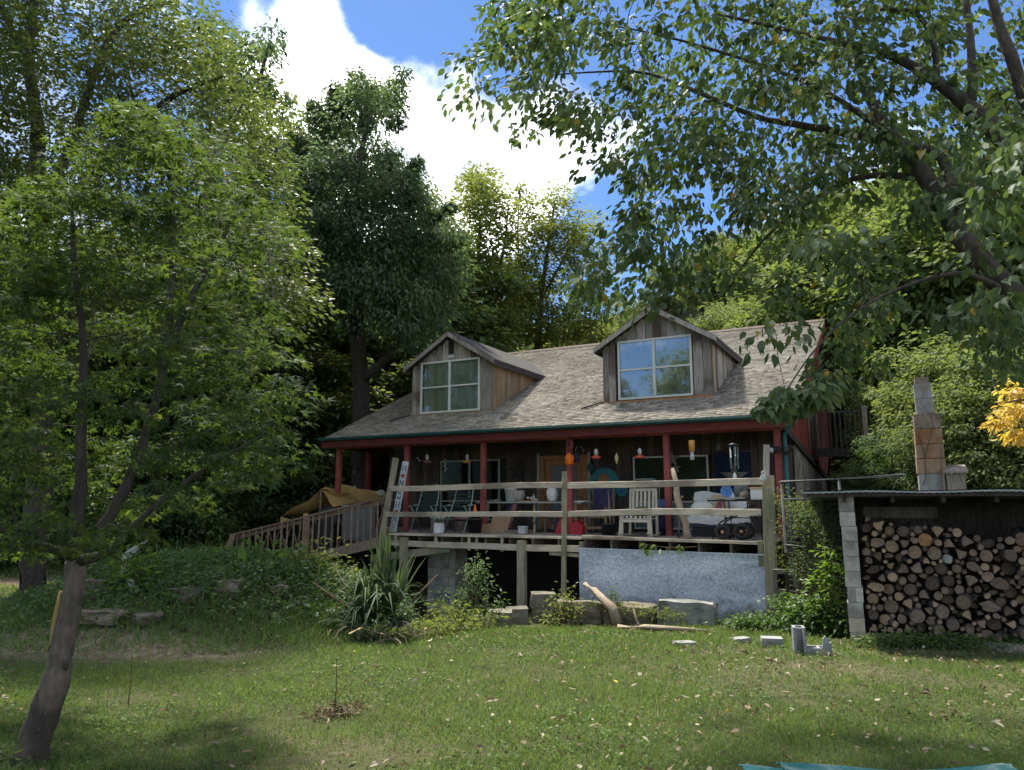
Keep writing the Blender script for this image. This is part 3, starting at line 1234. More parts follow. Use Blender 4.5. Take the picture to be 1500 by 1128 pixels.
# shingles: overlapping courses of tabs, one by one
rng = np.random.default_rng(21)
Vs, Fs, Ts = [], [], []
cs, sn = math.cos(math.atan(TANP)), math.sin(math.atan(TANP))
slope_len = (RV - EV) / cs
expo = .125
nc = int(slope_len / expo)
k = 0
for i in range(nc + 1):
    s0 = i * expo
    s1 = min(s0 + expo * 1.25, slope_len)
    u = UL - .02 - rng.uniform(0, .2)
    while u < UR:
        w = rng.uniform(.09, .26)
        a, b = max(u, UL - .02), min(u + w - .006, UR + .02)
        u += w
        if b - a < .02:
            continue
        h0 = .010 + rng.uniform(-.002, .003) + (.004 if rng.random() > .6 else 0)
        j0, j1 = rng.uniform(-.008, .008, 2)
        q = []
        for (uu, ss, hh) in ((a, s0 + j0, .002), (b, s0 + j1, .002), (a, s0 + j0, h0), (b, s0 + j1, h0), (a, s1, .001), (b, s1, .001)):
            q.append((uu, EV + ss * cs - hh * sn, EZ + ss * sn + hh * cs))
        Vs += q
        Fs += [(k, k + 1, k + 3), (k, k + 3, k + 2), (k + 2, k + 3, k + 5), (k + 2, k + 5, k + 4), (k, k + 2, k + 4), (k + 1, k + 5, k + 3)]
        Ts += [np.clip(rng.normal(.5, .24), 0, 1)] * 6
        k += 6
tri_object('shingle', Vs, Fs, Ts, M['shingle'], house, kind='stuff')
mb = MB()
mb.prism([(UL - .02, RV - .16, zr(RV - .16) + .03), (UL - .02, RV, zr(RV) + .06), (UL - .02, RV + .16, zr(RV - .16) + .03), (UL - .02, RV, zr(RV) + .02)], (UR - UL + .04, 0, 0))
hp(mb, 'ridge_cap', M['shingle_base'])
# fascia, gutter, rake boards
hp(MB().box(UL, UR, EV - .03, EV - .003, EZ - .24, EZ - .04), 'fascia', M['red_dark'])
mb = MB()
prof = [(-.005, 0), (-.10, 0.005), (-.118, -.04), (-.10, -.085), (-.03, -.095), (-.005, -.09)]
mb.prism([(UL - .03, EV - .03 + y, EZ + .025 + z) for (y, z) in prof], (UR - UL + .06, 0, 0))
hp(mb, 'gutter', M['gutter'])
for (uu, m) in ((UR + .003, 'red_wall'), (UL - .031, 'red_dark')):
    mb = MB()
    mb.prism([(uu, EV, EZ - .01), (uu, RV, zr(RV) - .01), (uu, RV, zr(RV) - .24), (uu, EV, EZ - .24)], (.028, 0, 0))
    hp(mb, 'rake_board', M[m])
# downspout
mb = MB()
mb.tube([(UR - .05, EV - .08, EZ - .06), (UR - .05, EV - .06, EZ - .2), (.16, 1.52, 3.05), (.16, 1.52, 2.9), (.16, 1.52, .2), (.2, 1.45, .05)], .042, 8)
hp(mb, 'downspout', M['teal'], smooth=True)
# beam over the posts
hp(MB().box(-11.9, .10, 1.53, 1.67, 3.165, 3.36), 'beam', M['red'])
hp(MB().box(-11.9, -11.76, 1.675, 4.0, 3.165, 3.36), 'beam', M['red_dark'])
# porch posts
for i in range(6):
    u = -2.36 * i
    mb = MB().beam((u, 1.6, FZ - .02), (u, 1.6, 3.163), .13, .13, up=(0, 1, 0), ch=.012)
    hp(mb, 'porch_post', M['red'])
hp(MB().beam((-11.83, 2.93, FZ - .02), (-11.83, 2.93, 3.163), .13, .13, up=(0, 1, 0), ch=.012), 'porch_post', M['red_dark'])
# porch ceiling joists
for i in range(20):
    u = -11.7 + i * .61
    mb = MB()
    mb.prism([(u, 1.70, zr(1.70) - .15), (u, 3.95, zr(3.95) - .15), (u, 3.95, zr(3.95) - .27), (u, 1.70, zr(1.70) - .27)], (.045, 0, 0))
    hp(mb, 'rafter', M['dark_board'])
# back wall of the porch: core and vertical boards
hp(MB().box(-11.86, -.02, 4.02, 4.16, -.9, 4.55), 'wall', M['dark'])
OPEN = [(-9.95, -7.89, 1.16, 2.93), (-6.66, -5.20, FZ, 2.96), (-3.97, -1.98, .98, 2.87)]
u = -11.84
rnd = random.Random(4)
while u < -.05:
    w = rnd.uniform(.17, .25)
    b = min(u + w, -.03)
    spans = [(FZ, 4.50)]
    for (a0, a1, z0, z1) in OPEN:
        if b > a0 + .02 and u < a1 - .02:
            spans = [(FZ, z0), (z1, 4.50)]
    for (z0, z1) in spans:
        if z1 - z0 > .06:
            d = rnd.uniform(0, .018)
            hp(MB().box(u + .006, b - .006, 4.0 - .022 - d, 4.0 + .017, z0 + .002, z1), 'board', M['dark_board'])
    u = b


def window_unit(parent, u0, u1, z0, z1, v, fm, gm, curtain=None, hz=None, mull=True, fw=.05, depth=.05, prefix='window'):
    """frame with mullion and meeting rails, one pane of glass to each light, curtain behind"""
    mb = MB()
    v0, v1 = v - depth, v
    mb.box(u0, u1, v0, v1, z0, z0 + fw)
    mb.box(u0, u1, v0, v1, z1 - fw, z1)
    mb.box(u0, u0 + fw, v0 + .003, v1 - .003, z0 + fw, z1 - fw)
    mb.box(u1 - fw, u1, v0 + .003, v1 - .003, z0 + fw, z1 - fw)
    cols = [(u0 + fw, u1 - fw)]
    if mull:
        um = (u0 + u1) / 2
        mb.box(um - fw * .62, um + fw * .62, v0 - .004, v1 - .006, z0 + fw, z1 - fw)
        cols = [(u0 + fw, um - fw * .62), (um + fw * .62, u1 - fw)]
    hz = hz or (z0 + z1) / 2
    for (a, b) in cols:
        mb.box(a, b, v0 + .006, v1 - .008, hz - fw * .42, hz + fw * .42)
    mb.build(prefix + '_frame', fm, parent)
    for (a, b) in cols:
        for (c, d) in ((z0 + fw, hz - fw * .42), (hz + fw * .42, z1 - fw)):
            q = v - .018 if c > z0 + fw else v - .010
            MB().box(a, b, q, q + .004, c, d).build('pane', gm, parent)
    if curtain is not None:
        mb = MB()
        mb.cloth(lambda s, t: (u0 + .03 + s * (u1 - u0 - .06), v + .10 + .03 * math.sin(s * 46) + .012 * math.sin(s * 91 + 2 * t), z0 + .02 + t * (z1 - z0 - .04)), 72, 2)
        mb.build('curtain', curtain, parent, smooth=True, recalc=False)


# left porch window, glazed door, right porch window
window_unit(house, -9.93, -7.91, 1.18, 2.91, 3.985, M['frame_dim'], M['glass_porch'], None, 1.72)
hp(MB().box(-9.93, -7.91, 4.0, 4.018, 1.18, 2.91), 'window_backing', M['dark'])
window_unit(house, -3.95, -2.0, 1.0, 2.85, 3.985, M['frame'], M['glass_porch'], None, 1.69, mull=True, fw=.045)
mb = MB()
mb.cloth(lambda s, t: (-3.9 + s * 1.85, 4.008 + .006 * math.sin(s * 60), 1.04 + t * .63), 72, 1)
hp(mb, 'curtain', M['curtain_blue'], smooth=True, recalc=False)
mb = MB()
mb.cloth(lambda s, t: (-3.9 + s * 1.85, 4.008 + .004 * math.sin(s * 30), 1.71 + t * 1.10), 72, 1)
hp(mb, 'window_blind', pmat('olive roller blind', (.13, .135, .105), (.19, .195, .15), 3, .9, .1), smooth=True, recalc=False)
# door
mb = MB()
mb.box(-6.64, -6.50, 3.93, 3.99, FZ, 2.95)
mb.box(-5.36, -5.22, 3.93, 3.99, FZ, 2.95)
mb.box(-6.495, -5.365, 3.93, 3.99, 2.83, 2.95)
hp(mb, 'door_frame', M['orange_wood'])
mb = MB()
mb.box(-6.72, -6.645, 3.92, 3.985, FZ, 3.02)
mb.box(-5.215, -5.14, 3.92, 3.985, FZ, 3.02)
hp(mb, 'door_trim', M['frame_dim'])
door = hp(MB().box(-6.49, -5.37, 3.965, 4.01, FZ + .01, 2.82), 'door', M['orange_wood'])
hp(MB().box(-6.33, -5.53, 3.950, 3.9645, 1.72, 2.68), 'door_glass', M['grey_door'], door)
hp(MB().box(-6.33, -5.53, 3.952, 3.9645, 1.12, 1.66), 'door_pane', M['grey_door'], door)
for i in range(7):
    hp(MB().box(-6.33 + i * .115, -6.33 + i * .115 + .10, 3.948, 3.9645, .93, 1.08), 'door_slat', M['grey_wood'], door)
hp(MB().ball((-5.46, 3.93, 1.75), .03), 'door_knob', M['gold'], door, smooth=True)
# side walls and gable
hp(MB().prism([(-.02, 4.0, -.9), (-.02, 15.6, -.9), (-.02, 15.6, 4.2), (-.02, 9.8, zr(9.8) - .2), (-.02, 4.0, zr(4.0) - .2)], (-.1, 0, 0)), 'wall', M['dark'])
hp(MB().prism([(-11.84, 4.02, -.9), (-11.84, 15.6, -.9), (-11.84, 15.6, 4.2), (-11.84, 9.8, zr(9.8) - .2), (-11.84, 4.02, zr(4.0) - .2)], (-.03, 0, 0)), 'wall', M['dark_board'])
hp(MB().box(-11.8, -.05, 15.5, 15.6, -.9, 4.2), 'wall', M['grey_wood'])


def skirt(v):
    return 3.30 - (v - 2.2) * .0945


v = 1.68
rnd = random.Random(9)
while v < 15.4:
    w = rnd.uniform(.24, .32)
    b = min(v + w, 15.4)
    top0 = (zr(v) if v < RV else zr(2 * RV - v)) - .17
    top1 = (zr(b) if b < RV else zr(2 * RV - b)) - .17
    d = rnd.uniform(.0, .012)
    hp(MB().prism([(0.0, v + .004, skirt(v)), (0.0, b - .004, skirt(b)), (0.0, b - .004, top1), (0.0, v + .004, top0)], (.035 + d, 0, 0)), 'siding_board', M['red_wall'])
    v = b
v = 4.02
while v < 15.4:
    w = rnd.uniform(.2, .28)
    b = min(v + w, 15.4)
    d = rnd.uniform(0, .012)
    hp(MB().prism([(0.0, v + .004, -.3), (0.0, b - .004, -.3), (0.0, b - .004, skirt(b) - .003), (0.0, v + .004, skirt(v) - .003)], (.022 + d, 0, 0)), 'board', M['grey_wood'])
    v = b
hp(MB().prism([(.052, 1.68, skirt(1.68) + .06), (.052, 12, skirt(12) + .06), (.052, 12, skirt(12) - .10), (.052, 1.68, skirt(1.68) - .10)], (.04, 0, 0)), 'trim_board', M['shade_wood'])
# upper door of the gable and its trim
hp(MB().box(.052, .085, 7.75, 8.75, 3.2, 5.15), 'door', M['dark'])
for (a, b) in ((7.62, 7.745), (8.755, 8.88)):
    hp(MB().box(.052, .10, a, b, 3.15, 5.25), 'door_trim', M['grey_wood'])
hp(MB().box(.052, .09, 6.9, 7.02, 3.1, 4.7), 'trim_board', M['grey_wood'])
# flat dark slab painting the shade of the crawl space, and the block pier under the deck
hp(MB().box(-11.8, -.1, 2.6, 2.7, -1.8, .70), 'crawl_space_shade', M['dark'])
rnd = random.Random(2)
for r_ in range(11):
    z = -1.55 + r_ * .205
    off = .0 if r_ % 2 else -.2
    for c_ in range(3):
        a = -8.32 + off + c_ * .41
        a0, a1 = max(a, -8.32), min(a + .40, -7.52)
        if a1 - a0 > .05:
            hp(MB().box(a0, a1 - .006, 1.02 + rnd.uniform(0, .008), 1.6, z, z + .197), 'foundation_block', M['block'])

# dormers
for di, (u0, u1) in enumerate(((-10.21, -7.53), (-4.29, -1.55))):
    um = (u0 + u1) / 2
    F = 2.83
    zb = zr(F)
    ze, zp = 5.53, 6.36
    mb = MB()
    mb.prism([(u0 + .02, F + .03, zb - .1), (u1 - .02, F + .03, zb - .1), (u1 - .02, F + .03, ze), (um, F + .03, zp), (u0 + .02, F + .03, ze)], (0, .012, 0))
    wv = F + .012
    wu0, wu1, wz0, wz1 = (u0 + .33, u1 - .37, 4.18, 5.67) if di == 0 else (u0 + .41, u1 - .46, 4.19, 5.68)
    # front core has the window opening cut out, so build it as four pieces
    mb = MB()
    for (a, b, c, d) in ((u0 + .02, wu0, zb - .1, ze), (wu1, u1 - .02, zb - .1, ze), (wu0, wu1, zb - .1, wz0)):
        mb.box(a, b, F + .03, F + .045, c, d)
    mb.prism([(u0 + .02, F + .03, ze), (wu0, F + .03, ze), (wu0, F + .03, wz1), (wu1, F + .03, wz1), (wu1, F + .03, ze), (u1 - .02, F + .03, ze), (um, F + .03, zp)], (0, .015, 0))
    # sides
    vend = EV + (ze - EZ) / TANP + .3
    for uu in (u0 + .02, u1 - .06):
        mb.prism([(uu, F + .046, zb - .1), (uu, vend, ze), (uu, F + .046, ze)], (.04, 0, 0))
    dm = hp(mb, 'dormer', M['dark_board'])
    # room behind the window
    hp(MB().box(wu0 - .3, wu1 + .3, F + 1.3, F + 1.32, zb, ze), 'room_wall', M['dark'], dm)
    # boards of the front
    rnd = random.Random(31 + di)
    u = u0
    while u < u1 - .01:
        w = rnd.uniform(.15, .235)
        b = min(u + w, u1)
        if u1 - b < .08:
            b = u1

        def ztop(x):
            return ze + (zp - ze) * (1 - abs(x - um) / ((u1 - u0) / 2)) - .02
        spans = []
        if b <= wu0 + .08 or u >= wu1 - .08:
            spans = [(zb - .03, None)]
        else:
            spans = [(wz1, None)]
        a2, b2 = u, b
        if u < wu0 < b and b <= wu0 + .08:
            b2 = wu0
        if u < wu1 < b and u >= wu1 - .08:
            a2 = wu1
        for (z0, _) in spans:
            d = rnd.uniform(0, .014)
            if di == 0 and abs((a2 + b2) / 2 - (um - .06)) < .09:
                zt = 5.86
                hp(MB().prism([(a2 + .004, F - d, z0), (b2 - .004, F - d, z0), (b2 - .004, F - d, zt), (a2 + .004, F - d, zt)], (0, .028 + d, 0)), 'board', M['grey_wood'], dm)
                hp(MB().box(a2 - .01, b2 + .01, F - .022, F + .027, 5.745, 5.815), 'vent_block', M['frame'], dm)
                hp(MB().box(a2 + .012, b2 - .012, F + .0, F + .028, 5.863, 6.2), 'vent_hole', M['dark'], dm)
            else:
                hp(MB().prism([(a2 + .004, F - d, z0), (b2 - .004, F - d, z0), (b2 - .004, F - d, ztop(b2)), ((a2 + b2) / 2, F - d, max(ztop((a2 + b2) / 2), max(ztop(a2), ztop(b2)))), (a2 + .004, F - d, ztop(a2))], (0, .028 + d, 0)), 'board', M['grey_wood'], dm)
        u = b
    # side boards, stepping up the roof
    for (side, uu, mt) in ((1, u1 - .019, 'brown_board' if di == 0 else 'grey_wood'), (-1, u0 - .012, 'grey_wood')):
        v = F + .03
        while v < vend - .35:
            w = rnd.uniform(.13, .20)
            b = v + w
            d = rnd.uniform(0, .012)
            if zr(b) < ze - .02:
                hp(MB().prism([(uu, v + .003, zr(v) - .02), (uu, b - .003, zr(b) - .02), (uu, b - .003, ze - .005), (uu, v + .003, ze - .005)], (.03 + d if side > 0 else -(.005 + d), 0, 0)), 'board', M[mt], dm)
            v = b
    # corner boards and sill flashing
    hp(MB().box(u1 + .012, u1 + .030, F - .03, F + .05, zb - .03, ze), 'trim_board', M['brown_board'], dm)
    hp(MB().box(u0 - .05, u1 + .02, F - .06, F - .024, zb - .045, zb + .02), 'sill_board', M['orange_wood' if di else 'brown_board'], dm)
    # two roof slabs and rake boards
    ov = .15
    sl = (zp - ze) / ((u1 - u0) / 2)
    vr = EV + (zp - EZ) / TANP + .5
    for sgn in (-1, 1):
        ue = u0 - ov if sgn < 0 else u1 + ov
        zee = ze - ov * sl
        mb = MB()
        P = [(um, zp + .03), (ue, zee + .03), (ue, zee + .12), (um, zp + .125)]
        vend2 = EV + (zee - EZ) / TANP + .55
        mb.add([(P[0][0], F - .22, P[0][1]), (P[1][0], F - .22, P[1][1]), (P[2][0], F - .22, P[2][1]), (P[3][0], F - .22, P[3][1]),
                (P[0][0], vr, P[0][1]), (P[1][0], vend2, P[1][1]), (P[2][0], vend2, P[2][1]), (P[3][0], vr, P[3][1])],
               [(0, 1, 2, 3), (7, 6, 5, 4), (0, 4, 5, 1), (1, 5, 6, 2), (2, 6, 7, 3), (3, 7, 4, 0)])
        hp(mb, 'dormer_roof', M['roof_edge'], dm)
        mb = MB()
        mb.prism([(um + sgn * .004, F - .245, zp + .10), (ue + sgn * .02, F - .245, zee + .095), (ue + sgn * .02, F - .245, zee - .03), (um + sgn * .004, F - .245, zp - .035)], (0, .022, 0))
        hp(mb, 'rake_board', M['grey_wood'], dm)
        mb = MB()
        mb.beam((ue - sgn * .02, F - .215, zee + .0), (ue - sgn * .02, vend2 - .15, zee + .0), .03, .10)
        hp(mb, 'eave_board', M['shade_wood'], dm)
    window_unit(dm, wu0, wu1, wz0, wz1, F - .02, M['frame'], M['glass' if di == 0 else 'glass_sky'], M['curtain' if di == 0 else 'curtain_white'], fw=.052)
    # thin dark strip running down from the dormer foot
    hp(MB().beam((u0 - .02, F - .05, zb + .02), (u0 - .42, F - .50, zr(F - .50) + .045), .03, .03), 'dark_strip', M['dark'], dm)

# ================================================================= the deck
deck = thing('porch_deck', 'raised timber porch deck with a two board rail across its front', 'deck', (OX, OY, 0), ROT)


def dp(mb, name, mat, **k):
    return mb.build(name, mat, deck, **k)


rnd = random.Random(12)
for i in range(20):
    v = .03 + i * .2
    u0 = -8.72 if v < 1.45 else -11.9
    dp(MB().box(u0 + rnd.uniform(-.03, .02), .02, v, v + .19, FZ - .042 + rnd.uniform(-.003, .003), FZ - .003), 'floor_board', M['floor'])
dp(MB().beam((-8.75, -.025, FZ - .022), (-3.76, -.025, FZ - .018), .045, .05, wob=.004), 'edge_board', M['rail'])
dp(MB().beam((-3.74, -.03, FZ + .02), (-.10, -.03, FZ - .035), .05, .055, wob=.008), 'edge_board', M['rail'])
for i in range(15):
    u = -8.55 + i * .60
    dp(MB().box(u, u + .045, .03 + .04 * (i % 3), 3.9, FZ - .235, FZ - .045), 'joist', M['joist'])
# lower front beam in two lengths, posts, braces
dp(MB().beam((-9.05, -.03, .735), (-8.36, -.03, .715), .05, .12, ch=.006), 'beam', M['rail'])
dp(MB().beam((-8.18, -.03, .715), (-5.24, -.03, .70), .05, .135, ch=.006, wob=.006), 'beam', M['rail'])
dp(MB().beam((-5.05, -.03, .70), (-3.76, -.03, .715), .05, .135, ch=.006), 'beam', M['rail'])
dp(MB().beam((-8.27, -.06, -1.0), (-8.27, -.06, .86), .17, .15, up=(0, 1, 0), ch=.012), 'support_post', M['post_wood'])
dp(MB().beam((-5.145, -.06, -.75), (-5.145, -.05, .855), .185, .15, up=(0, 1, 0), ch=.012), 'support_post', M['post_wood'])
dp(MB().beam((-.02, -.06, -.6), (.04, -.06, 2.17), .20, .18, up=(0, 1, 0), ch=.014), 'post', M['post_wood'])
dp(MB().beam((-4.16, -.09, -.7), (-4.10, -.09, 2.33), .10, .07, up=(0, 1, 0), ch=.008), 'rail_post', M['post_wood'])
dp(MB().beam((-9.02, -.16, -.05), (-8.52, -.13, 2.73), .125, .09, up=(0, 1, 0), ch=.008), 'leaning_post', M['post_wood'])
dp(MB().beam((-7.05, .02, .63), (-9.3, .02, .33), .05, .17), 'brace', M['post_wood'])
dp(MB().beam((-4.5, .0, .60), (-3.0, .0, .55), .05, .07), 'brace', M['post_wood'])
dp(MB().beam((-3.76, -.02, .60), (-3.76, -.02, .86), .09, .08, up=(0, 1, 0)), 'short_post', M['post_wood'])
for u in (-8.6, -7.45, -6.55, -6.35, -5.7):
    dp(MB().box(u, u + .06, -.005, .04, .60, FZ - .05), 'cleat', M['rail'])
dp(MB().beam((-.16, -.03, .50), (-.16, -.03, .96), .10, .08, up=(0, 1, 0)), 'short_post', M['post_wood'])
# rails
dp(MB().beam((-8.62, -.18, 2.00), (-4.12, -.15, 2.035), .045, .125, ch=.006, wob=.012), 'rail', M['rail'])
dp(MB().beam((-4.02, -.11, 2.025), (-.02, -.185, 2.055), .045, .13, ch=.006, wob=.008), 'rail', M['rail'])
dp(MB().beam((-8.72, -.18, 1.395), (-4.12, -.15, 1.425), .045, .115, ch=.006, wob=.006), 'rail', M['rail'])
dp(MB().beam((-4.02, -.11, 1.43), (-2.2, -.12, 1.49), .045, .12, ch=.006), 'rail', M['rail'])
dp(MB().beam((-2.195, -.12, 1.492), (-.10, -.185, 1.485), .045, .125, ch=.006), 'rail', M['rail'])
dp(MB().beam((-.01, .04, 2.12), (.03, .04, 2.75), .11, .05, up=(0, 1, 0)), 'post_extension', M['grey_wood'])
dp(MB().box(-11.88, -8.74, 1.46, 1.52, .60, FZ - .045), 'edge_board', M['ramp_wood'])

# galvanised sheet closing the crawl space
ps = MB()
NU, NV = 24, 10


def panel_fn(s, t):
    u = -3.80 + s * 3.80
    top = .735 - s * .022
    z = -.75 + t * (top + .75)
    return (u, -.075 + .012 * math.sin(s * 9) + .008 * math.sin(t * 7 + s * 3) + .03 * (1 - t) * math.sin(s * 3), z)


ps.cloth(panel_fn, NU, NV)
ps.cloth(lambda s, t: (panel_fn(1 - s, t)[0], panel_fn(1 - s, t)[1] + .004, panel_fn(1 - s, t)[2]), NU, NV)
ps.beam((-3.80, -.09, .735), (.0, -.09, .713), .02, .022)
ps.beam((-1.93, -.086, -.7), (-1.93, -.084, .71), .02, .012, up=(0, 1, 0))
panel = ps.build('metal_sheet', M['galv'])
panel.location = (OX, OY, 0)
panel.rotation_euler = (0, 0, ROT)
tag(panel, 'mottled blue grey galvanised sheet closing the space under the deck', 'metal sheet')

# ================================================================= ramp at the far end
RA, RB = Vector((-3.02, 18.05, 0)), Vector((-7.0, 18.75, 0))
ramp = thing('wooden_ramp', 'rusty brown wooden ramp with a baluster rail sloping down from the porch', 'ramp', (RA.x, RA.y, 0))


def RP(f, z, off=0.0):
    """point along the ramp rail, f from the porch (0) to the foot (1), relative to the ramp root"""
    d = (RB - RA).normalized()
    nrm = Vector((d.y, -d.x, 0))
    if nrm.y < 0:
        nrm = -nrm
    p = (RB - RA) * f + nrm * off
    return Vector((p.x, p.y, z))


def rz_floor(f):
    return .93 - .98 * f


rail_z = lambda f: 1.80 - .93 * f
rnd = random.Random(3)
MB().beam(RP(-.02, rail_z(-.02)), RP(1.0, rail_z(1)), .10, .045, wob=.004).build('handrail', M['ramp_wood'], ramp)
MB().beam(RP(-.02, rail_z(-.02) - .09, .03), RP(1.0, rail_z(1) - .09, .03), .03, .09).build('rail_board', M['ramp_wood'], ramp)
n = 24
for i in range(n):
    f = .012 + i * .98 / n
    if abs(f - .50) < .025:
        continue
    zb = rz_floor(f) - .10
    MB().beam(RP(f + rnd.uniform(-.003, .003), zb, -.03), RP(f, rail_z(f) - .03, -.01), .036, .036, up=(0, 1, 0)).build('baluster', M['ramp_wood'], ramp)
MB().beam(RP(.505, -.35, -.06), RP(.497, rail_z(.5) - .02, -.06), .16, .12, up=(0, 1, 0), ch=.01).build('newel_post', M['ramp_wood'], ramp)
MB().beam(RP(1.05, -.15, -.05), RP(.975, rail_z(.98) + .0, -.05), .13, .08, up=(0, 1, 0)).build('post', M['ramp_wood'], ramp)
MB().beam(RP(-.03, rz_floor(0) - .02 - .12, -.055), RP(1.0, rz_floor(1) - .12, -.055), .04, .22).build('stringer', M['ramp_wood'], ramp)
for i in range(30):
    f0 = i / 30
    f1 = (i + .92) / 30
    q = [RP(f0, rz_floor(f0) - .02, .0), RP(f1, rz_floor(f1) - .02, .0), RP(f1, rz_floor(f1) - .02, 1.25), RP(f0, rz_floor(f0) - .02, 1.25)]
    MB().prism(q, (0, 0, -.03)).build('deck_board', M['ramp_wood'], ramp)
# far rail with crossing lattice
MB().beam(RP(.0, rail_z(0), 1.3), RP(1.0, rail_z(1), 1.3), .08, .04).build('handrail', M['ramp_wood'], ramp)
for i in range(12):
    f = .05 + i * .08
    MB().beam(RP(f, rz_floor(f), 1.32), RP(f + .07, rail_z(f) - .05, 1.32), .03, .02, up=(0, 1, 0)).build('lattice_slat', M['ramp_wood'], ramp)
    MB().beam(RP(f + .07, rz_floor(f + .07), 1.35), RP(f, rail_z(f) - .05, 1.35), .03, .02, up=(0, 1, 0)).build('lattice_slat', M['ramp_wood'], ramp)

# ================================================================= landing and stair on the gable side
land = thing('stair_landing', 'blackened timber landing with baluster rail on the gable side', 'landing', (OX, OY, 0), ROT)


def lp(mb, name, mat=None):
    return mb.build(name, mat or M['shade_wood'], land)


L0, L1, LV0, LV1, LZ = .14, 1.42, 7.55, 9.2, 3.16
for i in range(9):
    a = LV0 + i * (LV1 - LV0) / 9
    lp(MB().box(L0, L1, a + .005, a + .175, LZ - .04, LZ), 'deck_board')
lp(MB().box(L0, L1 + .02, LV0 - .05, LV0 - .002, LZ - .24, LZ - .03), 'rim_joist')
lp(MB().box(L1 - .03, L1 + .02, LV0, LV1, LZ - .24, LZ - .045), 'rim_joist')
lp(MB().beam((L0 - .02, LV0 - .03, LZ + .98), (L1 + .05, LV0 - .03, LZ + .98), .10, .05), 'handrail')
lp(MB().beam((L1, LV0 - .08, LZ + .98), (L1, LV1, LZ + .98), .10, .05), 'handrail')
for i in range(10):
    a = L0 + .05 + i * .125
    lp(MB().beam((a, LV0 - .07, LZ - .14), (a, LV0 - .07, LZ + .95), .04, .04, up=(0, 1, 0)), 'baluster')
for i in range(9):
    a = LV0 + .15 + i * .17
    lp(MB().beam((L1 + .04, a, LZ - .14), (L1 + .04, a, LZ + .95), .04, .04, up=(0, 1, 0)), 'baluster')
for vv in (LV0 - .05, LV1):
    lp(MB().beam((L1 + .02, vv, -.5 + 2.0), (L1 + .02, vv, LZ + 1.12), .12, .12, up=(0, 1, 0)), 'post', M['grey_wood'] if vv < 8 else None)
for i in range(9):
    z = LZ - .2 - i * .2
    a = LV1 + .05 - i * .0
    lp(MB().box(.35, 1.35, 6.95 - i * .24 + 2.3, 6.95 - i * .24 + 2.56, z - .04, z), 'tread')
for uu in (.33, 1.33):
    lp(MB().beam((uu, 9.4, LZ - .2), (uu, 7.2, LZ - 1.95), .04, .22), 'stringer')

# ================================================================= firewood shed
SX, SY = 4.56, 10.45
SR = R(-25)
SZ = g1(4.8, 10.5) - .02
shed = thing('firewood_shed', 'open firewood shed with a stacked block pier and thin metal roof', 'shed', (SX, SY, SZ), SR)


def SW(x, y, z):
    return Vector((SX + x * math.cos(SR) - y * math.sin(SR), SY + x * math.sin(SR) + y * math.cos(SR), SZ + z))


rnd = random.Random(8)
z = -.08
hs_ = [.22, .20, .20, .20, .21, .20, .205, .20, .20, .215]
for i, h in enumerate(hs_):
    m = M['block_warm'] if i < 2 else M['block']
    dx = .035 * (1 - i / 9.0) + rnd.uniform(-.008, .008)
    if i == 3:
        for (a, b) in ((0, .095), (.10, .195)):
            MB().box(a + dx, b + dx, 0, .40, z, z + h - .006).build('block', m, shed)
    else:
        mb = MB()
        mb.box(dx, dx + .195, 0 + rnd.uniform(-.01, .01), .40, z, z + h - .006)
        mb.build('block', m, shed)
    MB().box(dx + .01, dx + .185, .41, 1.9, z, z + h - .004).build('block', M['block'], shed)
    z += h
topz = z
# thin corrugated sheet on dark rafters
mb = MB()


def rf(s, t):
    x = -.46 + s * 4.3
    y = -.14 + t * 2.4
    return (x, y, topz + .075 - t * .12 + 0.0035 * math.sin(x * 75) + .008 * math.sin(x * 4.2) - .012 * x * 0)


mb.cloth(rf, 220, 2)
mb.cloth(lambda s, t: (rf(1 - s, t)[0], rf(1 - s, t)[1], rf(1 - s, t)[2] - .012), 220, 2)
mb.cloth(lambda s, t: (rf(1 - s, 0)[0], rf(1 - s, 0)[1] - .002, rf(1 - s, 0)[2] - .012 - .022 * t), 220, 1)
mb.build('roof_sheet', pmat('thin zinc roof sheet', (.24, .265, .285), (.38, .41, .43), 3, .5, .1, metal=.3), shed, smooth=False, recalc=False)
MB().beam((-.40, -.07, topz + .02), (3.8, -.07, topz + .02), .05, .06).build('rafter', M['shade_wood'], shed)
for i in range(7):
    MB().box(.05 + i * .6, .10 + i * .6, -.02, 2.2, topz - .09, topz - .015).build('rafter', M['shade_wood'], shed)
for i in range(16):
    MB().box(.0 + i * .25, .249 + i * .25, 1.92, 1.945 + rnd.uniform(0, .01), -.1, topz - .03).build('board', M['shade_wood'], shed)
MB().box(-.3, 4.1, 1.97, 1.99, -.2, topz - .02).build('panel', M['dark'], shed)  # dark backing added to block bright gaps between the boards
MB().box(.3, 1.35, 1.88, 1.915, topz - .33, topz - .16).build('pale_board', M['grey_wood'], shed)
MB().beam((.22, .06, .07), (3.8, .06, .05), .10, .13).build('sill_board', M['grey_wood'], shed)
for i, h in enumerate(hs_):
    MB().box(3.0, 3.2, 0, .40, -.08 + i * .205, -.08 + i * .205 + .198).build('block', M['block'], shed)

# firewood: every log a thing
mlog = {}


